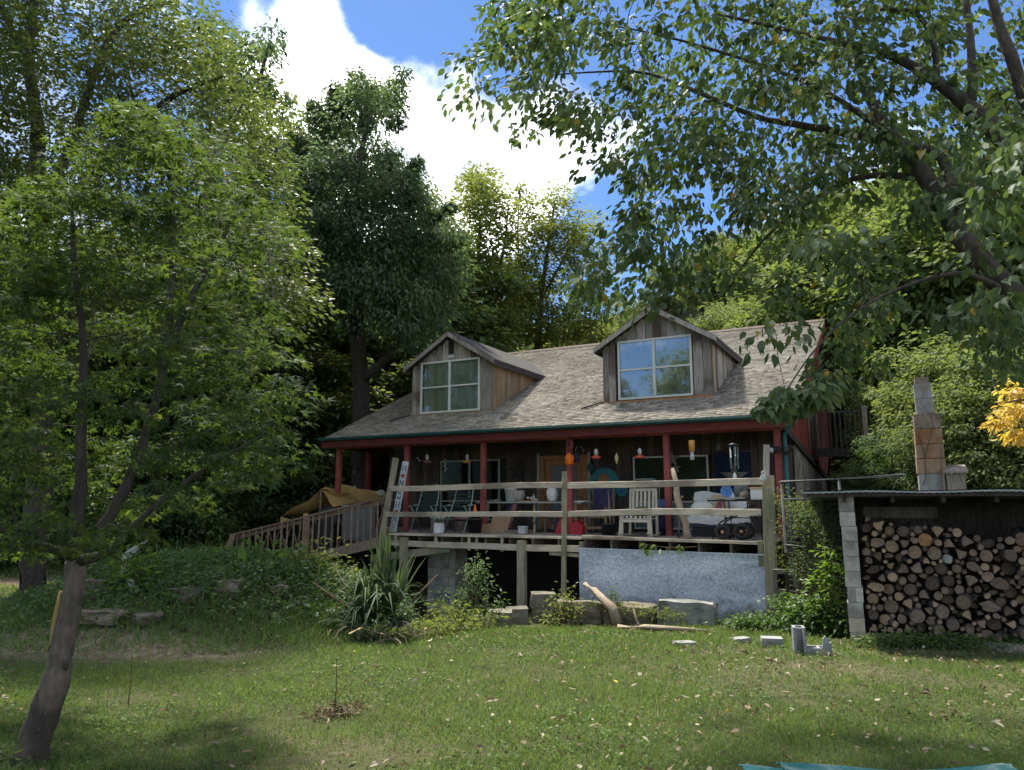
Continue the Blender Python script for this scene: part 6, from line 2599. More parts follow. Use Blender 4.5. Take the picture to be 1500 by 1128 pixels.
e = ph('metal_tin', 'tall grey metal tin standing behind the kettle', 'tin', u, .86, TZ2)
MB().box(-.12, .12, -.09, .09, 0, .34).build('tin_body', M['cabinet'], e)
MB().beam((-.10, 0, .345), (.13, 0, .36), .14, .02).build('lid', M['frame_dim'], e)
u, _, _ = pv(1109, 728, .5)
e = ph('planter_box', 'white planter with a brown rim beside the corner post', 'planter', u, .60, TZ2)
MB().box(-.12, .12, -.1, .1, 0, .20).build('planter_body', M['white'], e)
MB().box(-.14, .14, -.12, .12, .202, .24).build('rim', M['tan_wood'], e)
strap_plant('plant', e, 22, .17, .03, .6, M['lf_bed'], 9, (-.22, -.02, .02), .6)
# small fixings on the corner post
cx = H(-.02, -.2, 2.12)
o = MB()
o.tube([(.05 * math.cos(a), -.03, .05 * math.sin(a)) for a in [2 * math.pi * k / 12 for k in range(13)]], .012, 6)
o.tube([(.035 * math.cos(a) + .01, -.03, .09 + .035 * math.sin(a)) for a in [2 * math.pi * k / 12 for k in range(13)]], .010, 6)
o.ball((.01, -.03, .0), (.035, .02, .04), 8, 6)
o = o.build('rope_coil', M['umbrella'])
o.location = cx
o.rotation_euler = (0, 0, ROT)
tag(o, 'small pale rope coil tied on top of the corner post', 'rope')
e = ph('security_light', 'black twin floodlight on the red corner post', 'security light', .02, 1.50, 2.75)
MB().box(-.07, .07, -.06, .03, -.06, .06).build('bracket', M['black'], e)
MB().lathe([(0, 0), (.05, .01), (.085, .10), (.085, .13), (0, .12)], 14, (-.05, -.06, 0), axis=(-.6, -1, -.25)).build('lamp_head', M['black'], e, smooth=True)
MB().lathe([(0, .121), (.078, .125), (0, .14)], 14, (-.05, -.06, 0), axis=(-.6, -1, -.25)).build('lens', M['umbrella'], e, smooth=True)
MB().lathe([(0, 0), (.05, .01), (.085, .10), (.085, .13), (0, .12)], 14, (.09, -.04, -.02), axis=(1, -.6, -.2)).build('lamp_head', M['black'], e, smooth=True)
MB().tube([(.24 + .09 * math.cos(a), -.12, -.03 + .09 * math.sin(a)) for a in [2 * math.pi * k / 18 for k in range(19)]], .007, 6).build('cable_loop', M['pipe'], e, smooth=True)
e = ph('glass_bottle', 'green bottle hanging on the red corner post behind the deck post', 'bottle', .03, 1.50, 1.45)
MB().lathe([(0, -.02), (.05, 0), (.055, .18), (.02, .26), (.02, .32), (0, .32)], 12).build('bottle_body', M['green_tube'], e, smooth=True)

# at the far end: yellow tarpaulin, grey cabinet, dark seat
ta = at(505, 745, 21.5)
tp = thing('tarpaulin', 'mustard tarpaulin slung over a frame beyond the ramp', 'tarpaulin', (ta.x, ta.y, .2))
A = [at(412, 765, 20.0), at(470, 716, 20.6), at(510, 748, 20.3)]
for nm, pts4 in (('sheet', (at(411, 758, 19.8), at(470, 718, 20.2), at(512, 722, 21.2), at(452, 752, 20.9))),
                 ('sheet', (at(468, 718, 20.2), at(500, 711, 21.8), at(560, 724, 22.0), at(490, 742, 20.5)))):
    mb = MB()
    a, b, c, d = [Vector(q) - Vector((ta.x, ta.y, .2)) for q in pts4]

    def shf(s, t):
        p = a.lerp(b, s).lerp(d.lerp(c, s), t)
        return p + Vector((0, .05 * math.sin(s * 9 + t * 4), .05 * math.sin(s * 7 + t * 6) - .18 * math.sin(math.pi * s) * .5 * t))
    mb.cloth(shf, 16, 10)
    mb.build(nm, M['tarp'], tp, smooth=True, recalc=False)
mb = MB()
a, b, c, d = [Vector(q) - Vector((ta.x, ta.y, .2)) for q in (at(500, 712, 21.8), at(568, 722, 22.2), at(568, 738, 22.1), at(500, 735, 21.7))]
mb.cloth(lambda s, t: a.lerp(b, s).lerp(d.lerp(c, s), t) + Vector((0, .03 * math.sin(s * 12), 0)), 14, 6)
mb.build('sheet', M['tarp'], tp, smooth=True, recalc=False)
mb = MB()
a, b, c = [Vector(q) - Vector((ta.x, ta.y, .2)) for q in (at(411, 757, 19.8), at(428, 762, 20.0), at(411, 766, 19.8))]
mb.prism([a, b, c], (0, .05, 0))
mb.build('loose_corner', M['tarp'], tp)
for px, py, Y in ((414, 760, 19.85), (470, 719, 20.25), (560, 725, 22.05), (505, 714, 21.7)):
    q = at(px, py, Y) - Vector((ta.x, ta.y, .2))
    MB().tube([q, Vector((q.x, q.y, g1(q.x + ta.x, Y) - .2))], .025, 6).build('prop', M['twig'], tp)
q = at(525, 785, 19.4)
e = thing('metal_cabinet', 'grey metal cabinet behind the ramp balusters', 'cabinet', (q.x, q.y, q.z - .1), ROT)
MB().box(-.3, .3, -.3, .3, 0, .85).build('cabinet_body', M['cabinet'], e)
MB().box(-.28, .0, -.318, -.302, .03, .82).build('door', M['cabinet'], e)
MB().box(-.32, .32, -.32, .32, .852, .89).build('cabinet_lid', M['frame_dim'], e)
q = at(505, 775, 19.7)
e = thing('covered_grill', 'dark covered grill standing beside the grey cabinet', 'grill', (q.x - .45, q.y + .2, .2), ROT)
MB().ball((0, 0, .95), (.42, .3, .42), 12, 8).build('cover', M['black'], e, smooth=True)
MB().prism([(-.36, -.25, 0), (.36, -.25, 0), (.4, -.28, .9), (-.4, -.28, .9)], (0, .5, 0)).build('skirt', M['black'], e)
q = at(447, 775, 19.6)
e = thing('tool_handle', 'short yellow plank standing behind the ramp foot', 'plank', (q.x, q.y, q.z - .3))
MB().box(-.06, .06, -.02, .02, 0, .7).build('plank_body', M['tarp'], e)
q = at(558, 722, 18.0)
o = MB()
rnd = random.Random(4)
o.tube([(.09 * math.cos(k * .9) + rnd.uniform(-.02, .02), .04 * math.sin(k * 1.3), .05 * math.sin(k * .9) + rnd.uniform(-.02, .02)) for k in range(22)], .012, 6)
o = o.build('rope_coil', M['green_tube'])
o.location = q
tag(o, 'pale green hose bundle tied where the ramp rail meets the leaning post', 'hose')

# ================================================================= garden plants
def plant_cloud(name, label, cat, centers, spread, n, tmpl, size, mat, seed, tone=(.15, .8), droop=.1, stems=True, group=None, kind=None, stem_mat='twig_dark', width=None, up=.5):
    """a leafy weed or bush: stems from the ground, leaves through its volume"""
    rng = np.random.default_rng(seed)
    C = np.array(centers, float)
    base = np.array([C[:, 0].mean(), C[:, 1].mean(), g1(C[:, 0].mean(), C[:, 1].mean())])
    root = thing(name, label, cat, base, 0, group)
    ci = rng.integers(0, len(C), n)
    off = rng.normal(0, .55, (n, 3)) * np.array(spread)
    P = C[ci] + off
    P[:, 2] = np.maximum(P[:, 2], G(P[:, 0], P[:, 1]) + .02)
    D = off / np.array(spread) + rng.normal(0, .5, (n, 3))
    D[:, 2] = D[:, 2] * .5 - droop
    Nn = rng.normal(0, .5, (n, 3)) + np.array([0, 0, 1.0])
    S = rng.uniform(size[0], size[1], n)
    v, f, t = leaf_arrays(P, D, Nn, S, tmpl, rng.uniform(tone[0], tone[1], n), None if width is None else S * width)
    tri_object('foliage', v - base, f, t, mat, root)
    if stems:
        mb = MB()
        for c in C:
            for k in range(2):
                b = np.array([c[0] + rng.normal(0, .06), c[1] + rng.normal(0, .06), 0])
                b[2] = g1(b[0], b[1]) - .02
                tip = c + rng.normal(0, .4, 3) * np.array(spread)
                L = np.linalg.norm(tip - b)
                mb.tube([Vector(q - base) for q in curve_pts(b, tip, .04, 4, .03 * L, rng)], [.010, .009, .007, .005, .003], 5)
        mb.build('stem', M[stem_mat], root, kind='stuff')
    return root


def gp(px, Y, dz=0.0):
    x = (px - 750) / FPX * Y * .985
    return (x, Y, g1(x, Y) + dz)


# the planted mound: dense low cover
rng = np.random.default_rng(77)
n = 44000
x = rng.uniform(-8.2, -1.6, n)
y = rng.uniform(9.8, 16.2, n)
mm = mound_mask(x, y)
k = rng.random(n) < np.clip((mm - .08) * 2.2, 0, 1)
x, y, mm = x[k], y[k], mm[k]
n = len(x)
pn = np.sin(x * 2.3 + 1) * np.cos(y * 2.1) + rng.normal(0, .3, n)
hgt = (.14 + .24 * np.abs(np.sin(x * 1.9 + 2 * np.cos(y * 1.3)))) * rng.uniform(0, 1, n)
P = np.stack([x, y, G(x, y) + hgt], 1)
D = rng.normal(0, 1, (n, 3))
D[:, 2] = D[:, 2] * .4 - .1
Nn = rng.normal(0, .55, (n, 3)) + np.array([0, -.3, 1.0])
a1 = leaf_arrays(P, D, Nn, rng.uniform(.04, .10, n), T_OVATE, np.clip(rng.normal(.36, .16, n) + .10 * pn + .22 * (x > -3.6) * 0, 0, .9), rng.uniform(.04, .09, n))
n = 7500
x = rng.uniform(-8, -2, n)
y = rng.uniform(10, 15.5, n)
k = (mound_mask(x, y) > .25) & (np.sin(x * 1.6 + 2.2) + np.cos(y * 1.4 + .4) > rng.normal(.2, .5, n))
x, y = x[k], y[k]
n = len(x)
D = rng.normal(0, .5, (n, 3))
D[:, 2] = rng.uniform(.5, 1.2, n)
a2 = leaf_arrays(np.stack([x, y, G(x, y)], 1), D, rng.normal(0, 1, (n, 3)), rng.uniform(.18, .5, n), T_STRAP, rng.uniform(.3, .95, n), np.full(n, .014))
v, f, t = join_arrays([a1, a2])
o = tri_object('ground_cover', v, f, t, M['lf_bed'], kind='stuff')
tag(o, 'dense dark weeds and ivy covering the planted mound', 'ground cover')

# rank grass along the foot of the mound
rng = np.random.default_rng(78)
n = 9000
x = rng.uniform(-9.5, -1.2, n)
y = rng.uniform(9.3, 12.5, n)
mm = mound_mask(x, y)
k = (mm > .03) & (mm < .5)
x, y = x[k], y[k]
n = len(x)
D = rng.normal(0, .6, (n, 3))
D[:, 2] = rng.uniform(.4, 1.2, n)
v, f, t = leaf_arrays(np.stack([x, y, G(x, y)], 1), D, rng.normal(0, 1, (n, 3)), rng.uniform(.10, .24, n), (T_BLADE[0], T_BLADE[1]), rng.uniform(.25, .8, n), np.full(n, .014))
o = tri_object('rank_grass', v, f, t, M['grass'], kind='stuff')
tag(o, 'long unmown grass round the foot of the mound', 'grass')

plant_cloud('lime_bush', 'bright lime green leafy bush on the mound face', 'bush', [gp(196, 11.0, .28), gp(205, 10.8, .12), gp(190, 10.9, .05)], (.24, .22, .26), 420, T_OVATE, (.07, .13), M['lf_lime'], 81, width=.75)
plant_cloud('daylily_clump', 'arching bright grassy daylily clump on the mound top', 'daylily', [gp(265, 12.6, .1)], (.3, .3, .1), 30, T_RHOMB, (.04, .06), M['lf_bed'], 82, stems=False)
dl = [o for o in bpy.data.objects if o.name.startswith('daylily_clump')][0]
for i, (dx, dy) in enumerate(((0, 0), (.4, .2), (-.35, .1), (.8, -.1), (1.2, .2))):
    strap_plant('leaf_clump', dl, 60, .62, .018, .62, M['lf_lime' if i % 2 else 'lf_bed'], 90 + i, (dx, dy, 0))
plant_cloud('weed_clump', 'broad leafed bright weeds before the ramp foot', 'weeds', [gp(372, 13.0, .2), gp(400, 12.8, .22), gp(350, 13.4, .12), gp(425, 12.6, .15), gp(330, 13.2, .1)], (.40, .35, .2), 800, T_OVATE, (.08, .17), M['lf_bed'], 83, tone=(.4, .95))
plant_cloud('weed_clump', 'mottled low bush between the ramp and the yucca', 'bush', [gp(470, 12.6, .35), gp(445, 12.4, .25), gp(490, 12.4, .2), gp(500, 12.2, .1)], (.40, .3, .25), 900, T_OVATE, (.05, .10), M['lf_yellow'], 84, tone=(.1, .8))
# elephant ears
for i, (px, Y, h, lab) in enumerate(((352, 854, .42, 'upright pale green elephant ear leaf at the ramp foot'), (412, 850, .5, 'broad drooping elephant ear leaf before the ramp balusters'))):
    b = hit(px, Y)
    e = thing('elephant_ear', lab, 'plant', b, .3 * i, 'elephant ear plants')
    mb = MB()
    pts = []
    for k in range(9):
        pts.append((0, 0, 0))
    L_ = .30
    mb.cloth(lambda s, t: ((s - .5) * .13 * math.sin(math.pi * min(1, t * .97 + .03) ** .62), (-.10 if i else .02) - (.28 if i else .05) * t, h - .12 + (.10 if i else L_) * t - .05 * abs(s - .5)), 6, 8)
    tone_m = M['lf_bed']
    ob = mb.build('leaf', tone_m, e, smooth=True, recalc=False)
    at_ = ob.data.attributes.new('tone', 'FLOAT', 'POINT')
    at_.data.foreach_set('value', [.75 if i else .95] * len(ob.data.vertices))
    MB().tube([(0, .0, 0), (.03, .02, h * .5), (0, (-.10 if i else .02), h - .10)], [.018, .014, .009], 6).build('stem', M['twig'], e, smooth=True)

# yucca: stiff upright heads and old drooping blades
b = gp(545, 10.9)
yu = thing('yucca', 'spiky grey green yucca with drooping older blades before the deck', 'yucca', b)
rng = np.random.default_rng(95)
parts = []
for (dx, dy, dz, n, L, sp_, upv) in ((.20, .1, .55, 44, .90, .15, 1.1), (.02, .12, .45, 26, .75, .24, 1.0), (.36, .05, .5, 22, .72, .35, .8), (-.12, 0, .38, 44, .72, .6, .55), (.3, -.05, .35, 50, .7, .75, .35),
                             (.05, -.1, .25, 64, .55, .8, .1), (-.25, -.05, .2, 50, .52, .8, .0), (.4, .0, .18, 40, .48, .8, -.05)):
    P = np.tile(np.array([dx, dy, dz]), (n, 1)) + rng.normal(0, .035, (n, 3))
    D = rng.normal(0, sp_, (n, 3))
    D[:, 2] = upv + rng.uniform(-.2, .2, n)
    Nn = np.stack([-D[:, 0], -D[:, 1], np.full(n, .9)], 1) + rng.normal(0, .25, (n, 3))
    tm = T_STRAP[0].copy()
    tm[:, 2] *= (.3 if upv > .7 else 1.8)
    parts.append(leaf_arrays(P, D, Nn, rng.uniform(.75, 1.1, n) * L, (tm, T_STRAP[1]), np.clip(rng.uniform(.1, .85, n) + (.2 if upv < .1 else 0) * rng.random(n), 0, 1), np.full(n, .045)))
v, f, t = join_arrays(parts)
tri_object('blades', v, f, t, M['lf_yucca'], yu)
mb = MB()
for (a_, c_) in (((-.12, .1, .1), (-.62, .35, 1.0)), ((.0, .0, .1), (-.85, .1, .75)), ((.3, .05, .1), (.95, .2, .85))):
    mb.tube([a_, ((a_[0] + c_[0]) / 2, (a_[1] + c_[1]) / 2, (a_[2] + c_[2]) / 2 + .05), c_], [.016, .013, .008], 6)
mb.build('dry_stalk', M['twig_dark'], yu, smooth=True)
rngd = np.random.default_rng(97)
n = 60
P = np.array([.25, -.15, .1]) + rngd.normal(0, 1, (n, 3)) * np.array([.30, .14, .05])
D = rngd.normal(0, .7, (n, 3))
D[:, 2] = -.1
v, f, t = leaf_arrays(P, D, np.tile([0, 0, 1.0], (n, 1)) + rngd.normal(0, .3, (n, 3)), rngd.uniform(.25, .5, n), T_STRAP, rngd.uniform(.3, 1, n), np.full(n, .03))
ob = tri_object('dead_blades', v, f, t, M['lf_dead'], yu)

plant_cloud('shrub', 'dark glossy small leafed shrub before the open crawl space', 'shrub', [gp(690, 13.6, q) for q in (.3, .6, .9)] + [gp(708, 13.5, q) for q in (.4, .75)] + [gp(678, 13.7, .5), gp(700, 13.4, 1.05)], (.17, .16, .17), 1100, T_OVATE, (.04, .075), M['lf_dark'], 101, tone=(.3, .95))
plant_cloud('shrub', 'thin grey green sapling beside the glossy shrub', 'sapling', [gp(650, 13.2, q) for q in (.2, .45)] + [gp(735, 13.7, .45), gp(728, 13.7, .25)], (.12, .12, .2), 260, T_LANCE, (.05, .09), M['lf_bed'], 102)
plant_cloud('weed_clump', 'tangle of brownish weeds at the lawn edge by the yucca', 'weeds', [gp(640, 11.8, .12), gp(670, 12.2, .12), gp(610, 11.4, .12), gp(700, 12.6, .15), gp(660, 12.6, .3)], (.34, .25, .13), 1500, T_LANCE, (.05, .12), M['lf_yellow'], 103, tone=(.0, .7))
plant_cloud('weed_clump', 'light weeds sprouting round the thin rail post foot', 'weeds', [gp(815, 14.5, .15), gp(826, 14.4, .45), gp(806, 14.3, .1), gp(838, 14.2, .3)], (.2, .2, .22), 420, T_OVATE, (.05, .09), M['lf_yellow'], 104, tone=(.3, .9))
plant_cloud('weed_stalk', 'tall single weed standing before the left half of the metal sheet', 'weed', [gp(893, 14.3, q) for q in (.1, .35, .6)] + [gp(903, 14.2, q) for q in (.15, .4)], (.07, .07, .15), 150, T_LANCE, (.07, .12), M['lf_dark'], 105, tone=(.3, .8))
p = H(-1.95, -.10, .83)
rt = thing('deck_seedling', 'row of bright leaves sprouting over the deck edge above the metal sheet', 'seedling', p, ROT)
rng = np.random.default_rng(106)
n = 15
P = np.stack([-.18 + rng.uniform(-.28, .5, n), rng.normal(-.02, .03, n), rng.uniform(-.10, .04, n)], 1)
D = np.stack([rng.normal(0, .4, n), -np.ones(n) * .5, -rng.uniform(.2, 1, n)], 1)
v, f, t = leaf_arrays(P, D, rng.normal(0, .3, (n, 3)) + np.array([0, -.6, .8]), rng.uniform(.10, .17, n), T_OVATE, rng.uniform(.2, 1, n), np.full(n, .09))
tri_object('foliage', v, f, t, M['lf_lime'], rt)
MB().tube([(-.45, 0, .02), (0, -.01, -.03), (.4, -.01, -.02), (.6, 0, .0)], .006, 5).build('stem', M['twig_dark'], rt)
# climbers and weeds between the deck and the shed
plant_cloud('vine', 'thin leafed climber growing up the red corner post', 'vine', [gp(1147 + q, 13.4, z) for q, z in ((0, 1.5), (6, 1.75), (-4, 1.2), (14, 2.05), (4, .9), (26, 2.1), (2, 2.25))], (.16, .14, .18), 900, T_LANCE, (.04, .08), M['lf_yellow'], 111, tone=(.1, .9))
plant_cloud('vine', 'fine dark climber hanging over the wire fence', 'vine', [gp(1170 + 8 * q, 12.4 - .1 * q, 1.9 - .13 * (q % 4)) for q in range(8)] + [gp(1180, 12.3, 1.2), gp(1200, 12.0, .95), gp(1215, 11.7, 1.3), gp(1165, 12.6, 1.0)], (.2, .16, .2), 2000, T_LANCE, (.04, .08), M['lf_under'], 112, tone=(.2, .95))
plant_cloud('weed_clump', 'bright broad leafed weed against the block pier', 'weeds', [gp(1213, 11.2, z) for z in (.35, .65, .95, 1.15)] + [gp(1197, 11.3, .5), gp(1203, 11.3, .85), gp(1190, 11.4, .7)], (.16, .14, .16), 420, T_OVATE, (.07, .13), M['lf_lime'], 113, tone=(.0, .8), width=.8)
plant_cloud('weed_clump', 'low dark weeds filling the gap between the deck post and the pier', 'weeds', [gp(1150 + 8 * q, 11.9 - .08 * q, .18 + .1 * (q % 3)) for q in range(11)], (.22, .3, .16), 2600, T_OVATE, (.05, .10), M['lf_bed'], 114, tone=(.1, .8))
plant_cloud('weed_clump', 'green weeds round the foot of the metal sheet by the corner post', 'weeds', [gp(1070 + 9 * q, 12.7 - .05 * q, .10 + .05 * (q % 2)) for q in range(8)] + [gp(1140, 12.3, .5), gp(1146, 12.2, .3)], (.2, .2, .10), 1700, T_OVATE, (.04, .09), M['lf_bed'], 115, tone=(.3, .95))
plant_cloud('weed_clump', 'dry weeds tucked along the tops of the squared stones', 'weeds', [gp(870 + 13 * q, 14.3 - .12 * q, .38 - .02 * q) for q in range(10)], (.14, .1, .07), 500, T_LANCE, (.05, .10), M['lf_yellow'], 116, tone=(.0, .8), stems=False)
plant_cloud('weed_clump', 'clover like weeds along the foot of the woodpile', 'weeds', [gp(1255 + 14 * q, 10.05 - .02 * q, .07 + .03 * (q % 3)) for q in range(20)], (.16, .12, .07), 2600, T_OVATE, (.03, .06), M['lf_bed'], 117, tone=(.4, 1), stems=False)
plant_cloud('dry_sprig', 'dead brown fern tuft with a bare stalk standing in the lawn', 'weed', [gp(500, 6.5, .04), gp(486, 6.4, .04), gp(514, 6.5, .05)], (.12, .09, .05), 260, T_LANCE, (.03, .08), M['lf_dead'], 118, tone=(.0, .45))
sp0 = [o for o in bpy.data.objects if o.name.startswith('dry_sprig')][0]
MB().tube([(.0, 0, 0), (.01, .0, .22), (.0, .01, .46)], [.006, .005, .003], 5).build('stalk', M['twig_dark'], sp0)
b = gp(209, 6.8)
wk = thing('weed_stalk', 'thin dark upright weed stalk alone in the lawn past the maple', 'weed', b)
MB().tube([(0, 0, 0), (.015, 0, .2), (.0, 0, .42)], [.006, .005, .003], 5).build('stalk', M['twig_dark'], wk)
plant_cloud('weed_clump', 'dark ivy sprouting at the foot of the leaning maple', 'ivy', [gp(52, 4.95, .06), gp(66, 5.0, .05), gp(20, 5.0, .07), gp(85, 5.05, .04)], (.13, .10, .06), 150, T_OVATE, (.04, .075), M['lf_under'], 119, tone=(.4, 1), stems=False, width=.85)

# ================================================================= trees
BR = M['bark']
# near maple, leaning trunk
mb_ = at(44, 1112, 5.05)
mbase = Vector((mb_.x, 5.05, g1(mb_.x, 5.05) - .08))
fork = at(112, 822, 5.3)
tr = [[(mbase, .125), (at(48, 1090, 5.06), .098), (at(63, 1050, 5.08), .092), (at(80, 1002, 5.1), .090), (at(91, 955, 5.15), .072), (at(101, 907, 5.2), .066), (at(108, 860, 5.25), .063), (fork, .070)],
      [(fork, .058), (at(112, 770, 5.3), .045), (at(118, 700, 5.3), .040), (at(120, 600, 5.4), .032), (at(122, 500, 5.4), .026), (at(110, 400, 5.4), .018), (at(105, 300, 5.4), .012)],
      [(fork, .055), (at(152, 770, 5.45), .042), (at(190, 700, 5.6), .037), (at(228, 590, 5.8), .034), (at(243, 510, 5.9), .032), (at(252, 420, 6.0), .032), (at(252, 300, 6.1), .02), (at(240, 200, 6.1), .01)],
      [(at(238, 540, 5.85), .034), (at(268, 460, 6.0), .028), (at(310, 380, 6.2), .022), (at(350, 300, 6.3), .012)],
      [(fork, .045), (at(160, 808, 5.15), .028), (at(196, 770, 5.15), .022), (at(280, 700, 5.2), .016), (at(380, 640, 5.3), .008)],
      [(at(112, 815, 5.28), .04), (at(80, 806, 5.1), .03), (at(32, 788, 4.9), .024), (at(-30, 760, 4.7), .014)],
      [(at(28, 787, 4.9), .016), (at(22, 760, 4.9), .012), (at(10, 730, 4.9), .006)]]
A = [(-60, 290), (20, 280), (62, 265), (100, 235), (140, 165), (205, 148), (262, 180), (318, 195), (355, 240), (395, 318), (405, 400), (395, 470), (420, 540), (435, 600), (410, 655), (370, 700), (300, 735), (255, 765), (200, 795), (165, 790), (120, 800), (60, 822), (-40, 815), (-120, 650), (-120, 380)]
cl = crown_points(A, 4.4, 7.4, 480, np.random.default_rng(201))
cl = np.concatenate([cl, crown_points([(140, 200), (150, 160), (205, 148), (262, 180), (300, 260), (260, 330), (150, 330)], 5.4, 6.6, 40, np.random.default_rng(203)), crown_points([(-40, 380), (20, 290), (80, 250), (130, 300), (90, 450), (-40, 480)], 4.8, 6.2, 40, np.random.default_rng(204))])
make_tree('maple_tree', 'near maple with a leaning bare trunk and star shaped yellow green leaves', 'tree', tr, cl, .28, 52, T_STAR, (.036, .078), M['lf_maple'], M['bark_maple'], 202, droop=.25, flat=.16, sag=.35, tone=(.0, .74), loc=mbase, brad=.010, sides=12, limb=M['bark'], holes=.24, hscale=1.25)
# bare twigs in the maple top
mb = MB()
rnd = random.Random(5)
for (px, py) in ((185, 170), (215, 140), (230, 150), (310, 190), (330, 220), (90, 260), (350, 470), (395, 340), (130, 470), (205, 150), (300, 205)):
    a = at(px, py + 50, 5.8)
    for k in range(4):
        d = Vector((rnd.uniform(-.22, .22), rnd.uniform(-.2, .2), rnd.uniform(.2, .5)))
        mb.tube([a, a + d * .5 + Vector((rnd.uniform(-.03, .03), 0, 0)), a + d], [.006, .004, .002], 4)
    # attach below
    mb.tube([a, a + Vector((rnd.uniform(-.06, .06), 0, -.35))], [.006, .008], 4)
mt_ = [o for o in bpy.data.objects if o.name == 'maple_tree'][0]
mb.v = [tuple(Vector(v) - mbase) for v in mb.v]
mb.build('dead_twigs', M['twig'], mt_, kind='stuff')
# broken bark slit of the trunk, dark stubs
for (px, py, Y, r) in ((97, 975, 5.06, .022), (62, 1058, 4.985, .014), (67, 1046, 4.985, .014), (57, 1070, 4.985, .014)):
    q = at(px, py, Y) - mbase
    MB().ball(q, (r * .6, r, r * 1.6), 8, 6).build('bark_knot', M['bark'], mt_, smooth=True)

# near broad leafed tree on the right, trunk outside the view
rb = Vector((5.7, 6.3, g1(5.7, 6.3) - .1))
top_ = at(1575, 500, 6.1)
tr = [[(rb, .24), ((rb.x - .05, 6.25, 1.0), .19), (top_, .165)],
      [(top_, .14), (at(1490, 440, 6.0), .115), (at(1440, 385, 5.9), .095), (at(1400, 335, 5.9), .085), (at(1358, 262, 6.0), .072), (at(1300, 190, 6.2), .055), (at(1268, 130, 6.4), .035), (at(1240, 40, 6.5), .02)],
      [(at(1405, 340, 5.9), .05), (at(1380, 232, 6.3), .045), (at(1290, 206, 6.5), .04), (at(1165, 182, 6.8), .032), (at(1105, 170, 7.0), .028), (at(1010, 130, 7.3), .022), (at(930, 105, 7.6), .014), (at(800, 110, 8.0), .007)],
      [(top_, .10), (at(1540, 300, 5.9), .085), (at(1440, 175, 6.0), .07), (at(1416, 155, 6.0), .062), (at(1370, 118, 6.1), .05), (at(1300, 80, 6.3), .036), (at(1200, 55, 6.6), .025), (at(1050, 20, 7.0), .012)],
      [(at(1418, 156, 6.0), .045), (at(1425, 108, 6.0), .038), (at(1415, 0, 6.1), .028), (at(1400, -120, 6.2), .015)],
      [(at(1372, 120, 6.1), .03), (at(1366, 60, 6.1), .026), (at(1330, 15, 6.2), .018), (at(1220, 20, 6.4), .012)],
      [(at(1540, 290, 5.9), .06), (at(1490, 110, 5.6), .05), (at(1460, 25, 5.6), .04), (at(1440, -80, 5.6), .02)],
      [(at(1358, 262, 6.0), .035), (at(1250, 262, 6.4), .026), (at(1140, 330, 6.9), .016), (at(1080, 400, 7.2), .008)],
      [(at(1470, 425, 5.95), .03), (at(1400, 400, 5.5), .018), (at(1280, 440, 5.3), .011), (at(1200, 505, 5.2), .007), (at(1140, 590, 5.1), .003)],
      [(at(1300, 195, 6.2), .03), (at(1180, 120, 6.8), .022), (at(1000, 60, 7.2), .013), (at(860, 30, 7.6), .006)]]
P1 = [(648, 100), (680, 70), (700, 10), (760, -40), (900, -120), (1500, -160), (1640, 0), (1640, 330), (1500, 330), (1380, 330), (1290, 300), (1200, 280), (1130, 330), (1060, 420), (990, 440), (880, 450), (838, 410), (870, 350), (905, 330), (940, 290), (900, 245), (850, 225), (795, 160), (770, 200), (745, 215), (770, 170), (720, 150), (660, 128)]
cl1 = crown_points(P1, 5.6, 8.6, 720, np.random.default_rng(301))
P2 = [(1120, 440), (1150, 380), (1210, 330), (1290, 320), (1400, 350), (1560, 330), (1560, 520), (1450, 520), (1360, 470), (1290, 440), (1220, 470), (1160, 500), (1120, 520), (1100, 490)]
cl2 = crown_points(P2, 4.6, 6.6, 34, np.random.default_rng(302))
P3 = [(1122, 625), (1112, 600), (1150, 572), (1195, 548), (1225, 548), (1200, 580), (1165, 588), (1140, 612)]
cl3 = crown_points(P3, 4.9, 5.3, 12, np.random.default_rng(303))
P4 = [(1360, 250), (1420, 180), (1560, 160), (1560, 480), (1440, 420), (1420, 330)]
cl4 = crown_points(P4, 3.9, 5.2, 20, np.random.default_rng(304))
P5 = [(1180, 470), (1240, 440), (1330, 440), (1340, 520), (1290, 560), (1240, 570), (1200, 540)]
cl5 = crown_points(P5, 6.2, 7.4, 18, np.random.default_rng(305))
make_tree('hackberry_tree', 'near broad leafed tree spreading its drooping boughs over the roof', 'tree', tr, np.concatenate([cl1, cl2, cl3, cl4, cl5]), np.concatenate([np.full(len(cl1), .29), np.full(len(cl2), .3), np.full(len(cl3), .15), np.full(len(cl4), .3), np.full(len(cl5), .2)])  , 40, T_OVATE, (.055, .115), M['lf_hack'], M['bark_hack'], 306,
          droop=.75, flat=.62, tone=(.1, .8), loc=rb, brad=.010, limb=M['bark_hack'], sides=10, width=1.12, holes=.16, hscale=.9)

# big fine leafed tree at the left
lb = gp(60, 16.5, -.1)
tr = [[(lb, .30), (at(62, 620, 16.4), .24), (at(55, 400, 16.2), .21), (at(52, 268, 16), .18), (at(55, 190, 16), .15), (at(42, 90, 15.8), .12), (at(48, 20, 15.6), .10), (at(60, -80, 15.5), .07)],
      [(at(56, 300, 16.1), .12), (at(100, 220, 15.6), .10), (at(150, 80, 15.2), .08), (at(190, 25, 15), .06), (at(260, 0, 14.8), .03)],
      [(at(57, 330, 16.1), .12), (at(150, 250, 15.8), .09), (at(240, 150, 15.4), .07), (at(330, 110, 15), .04)],
      [(at(45, 100, 15.8), .07), (at(10, 30, 15.5), .05), (at(-40, -60, 15), .03)]]
B = [(-180, -220), (200, -160), (286, -30), (300, 40), (345, 75), (375, 130), (402, 200), (425, 300), (440, 430), (380, 520), (-180, 520)]
cl = crown_points(B, 13.0, 18.5, 1020, np.random.default_rng(401))
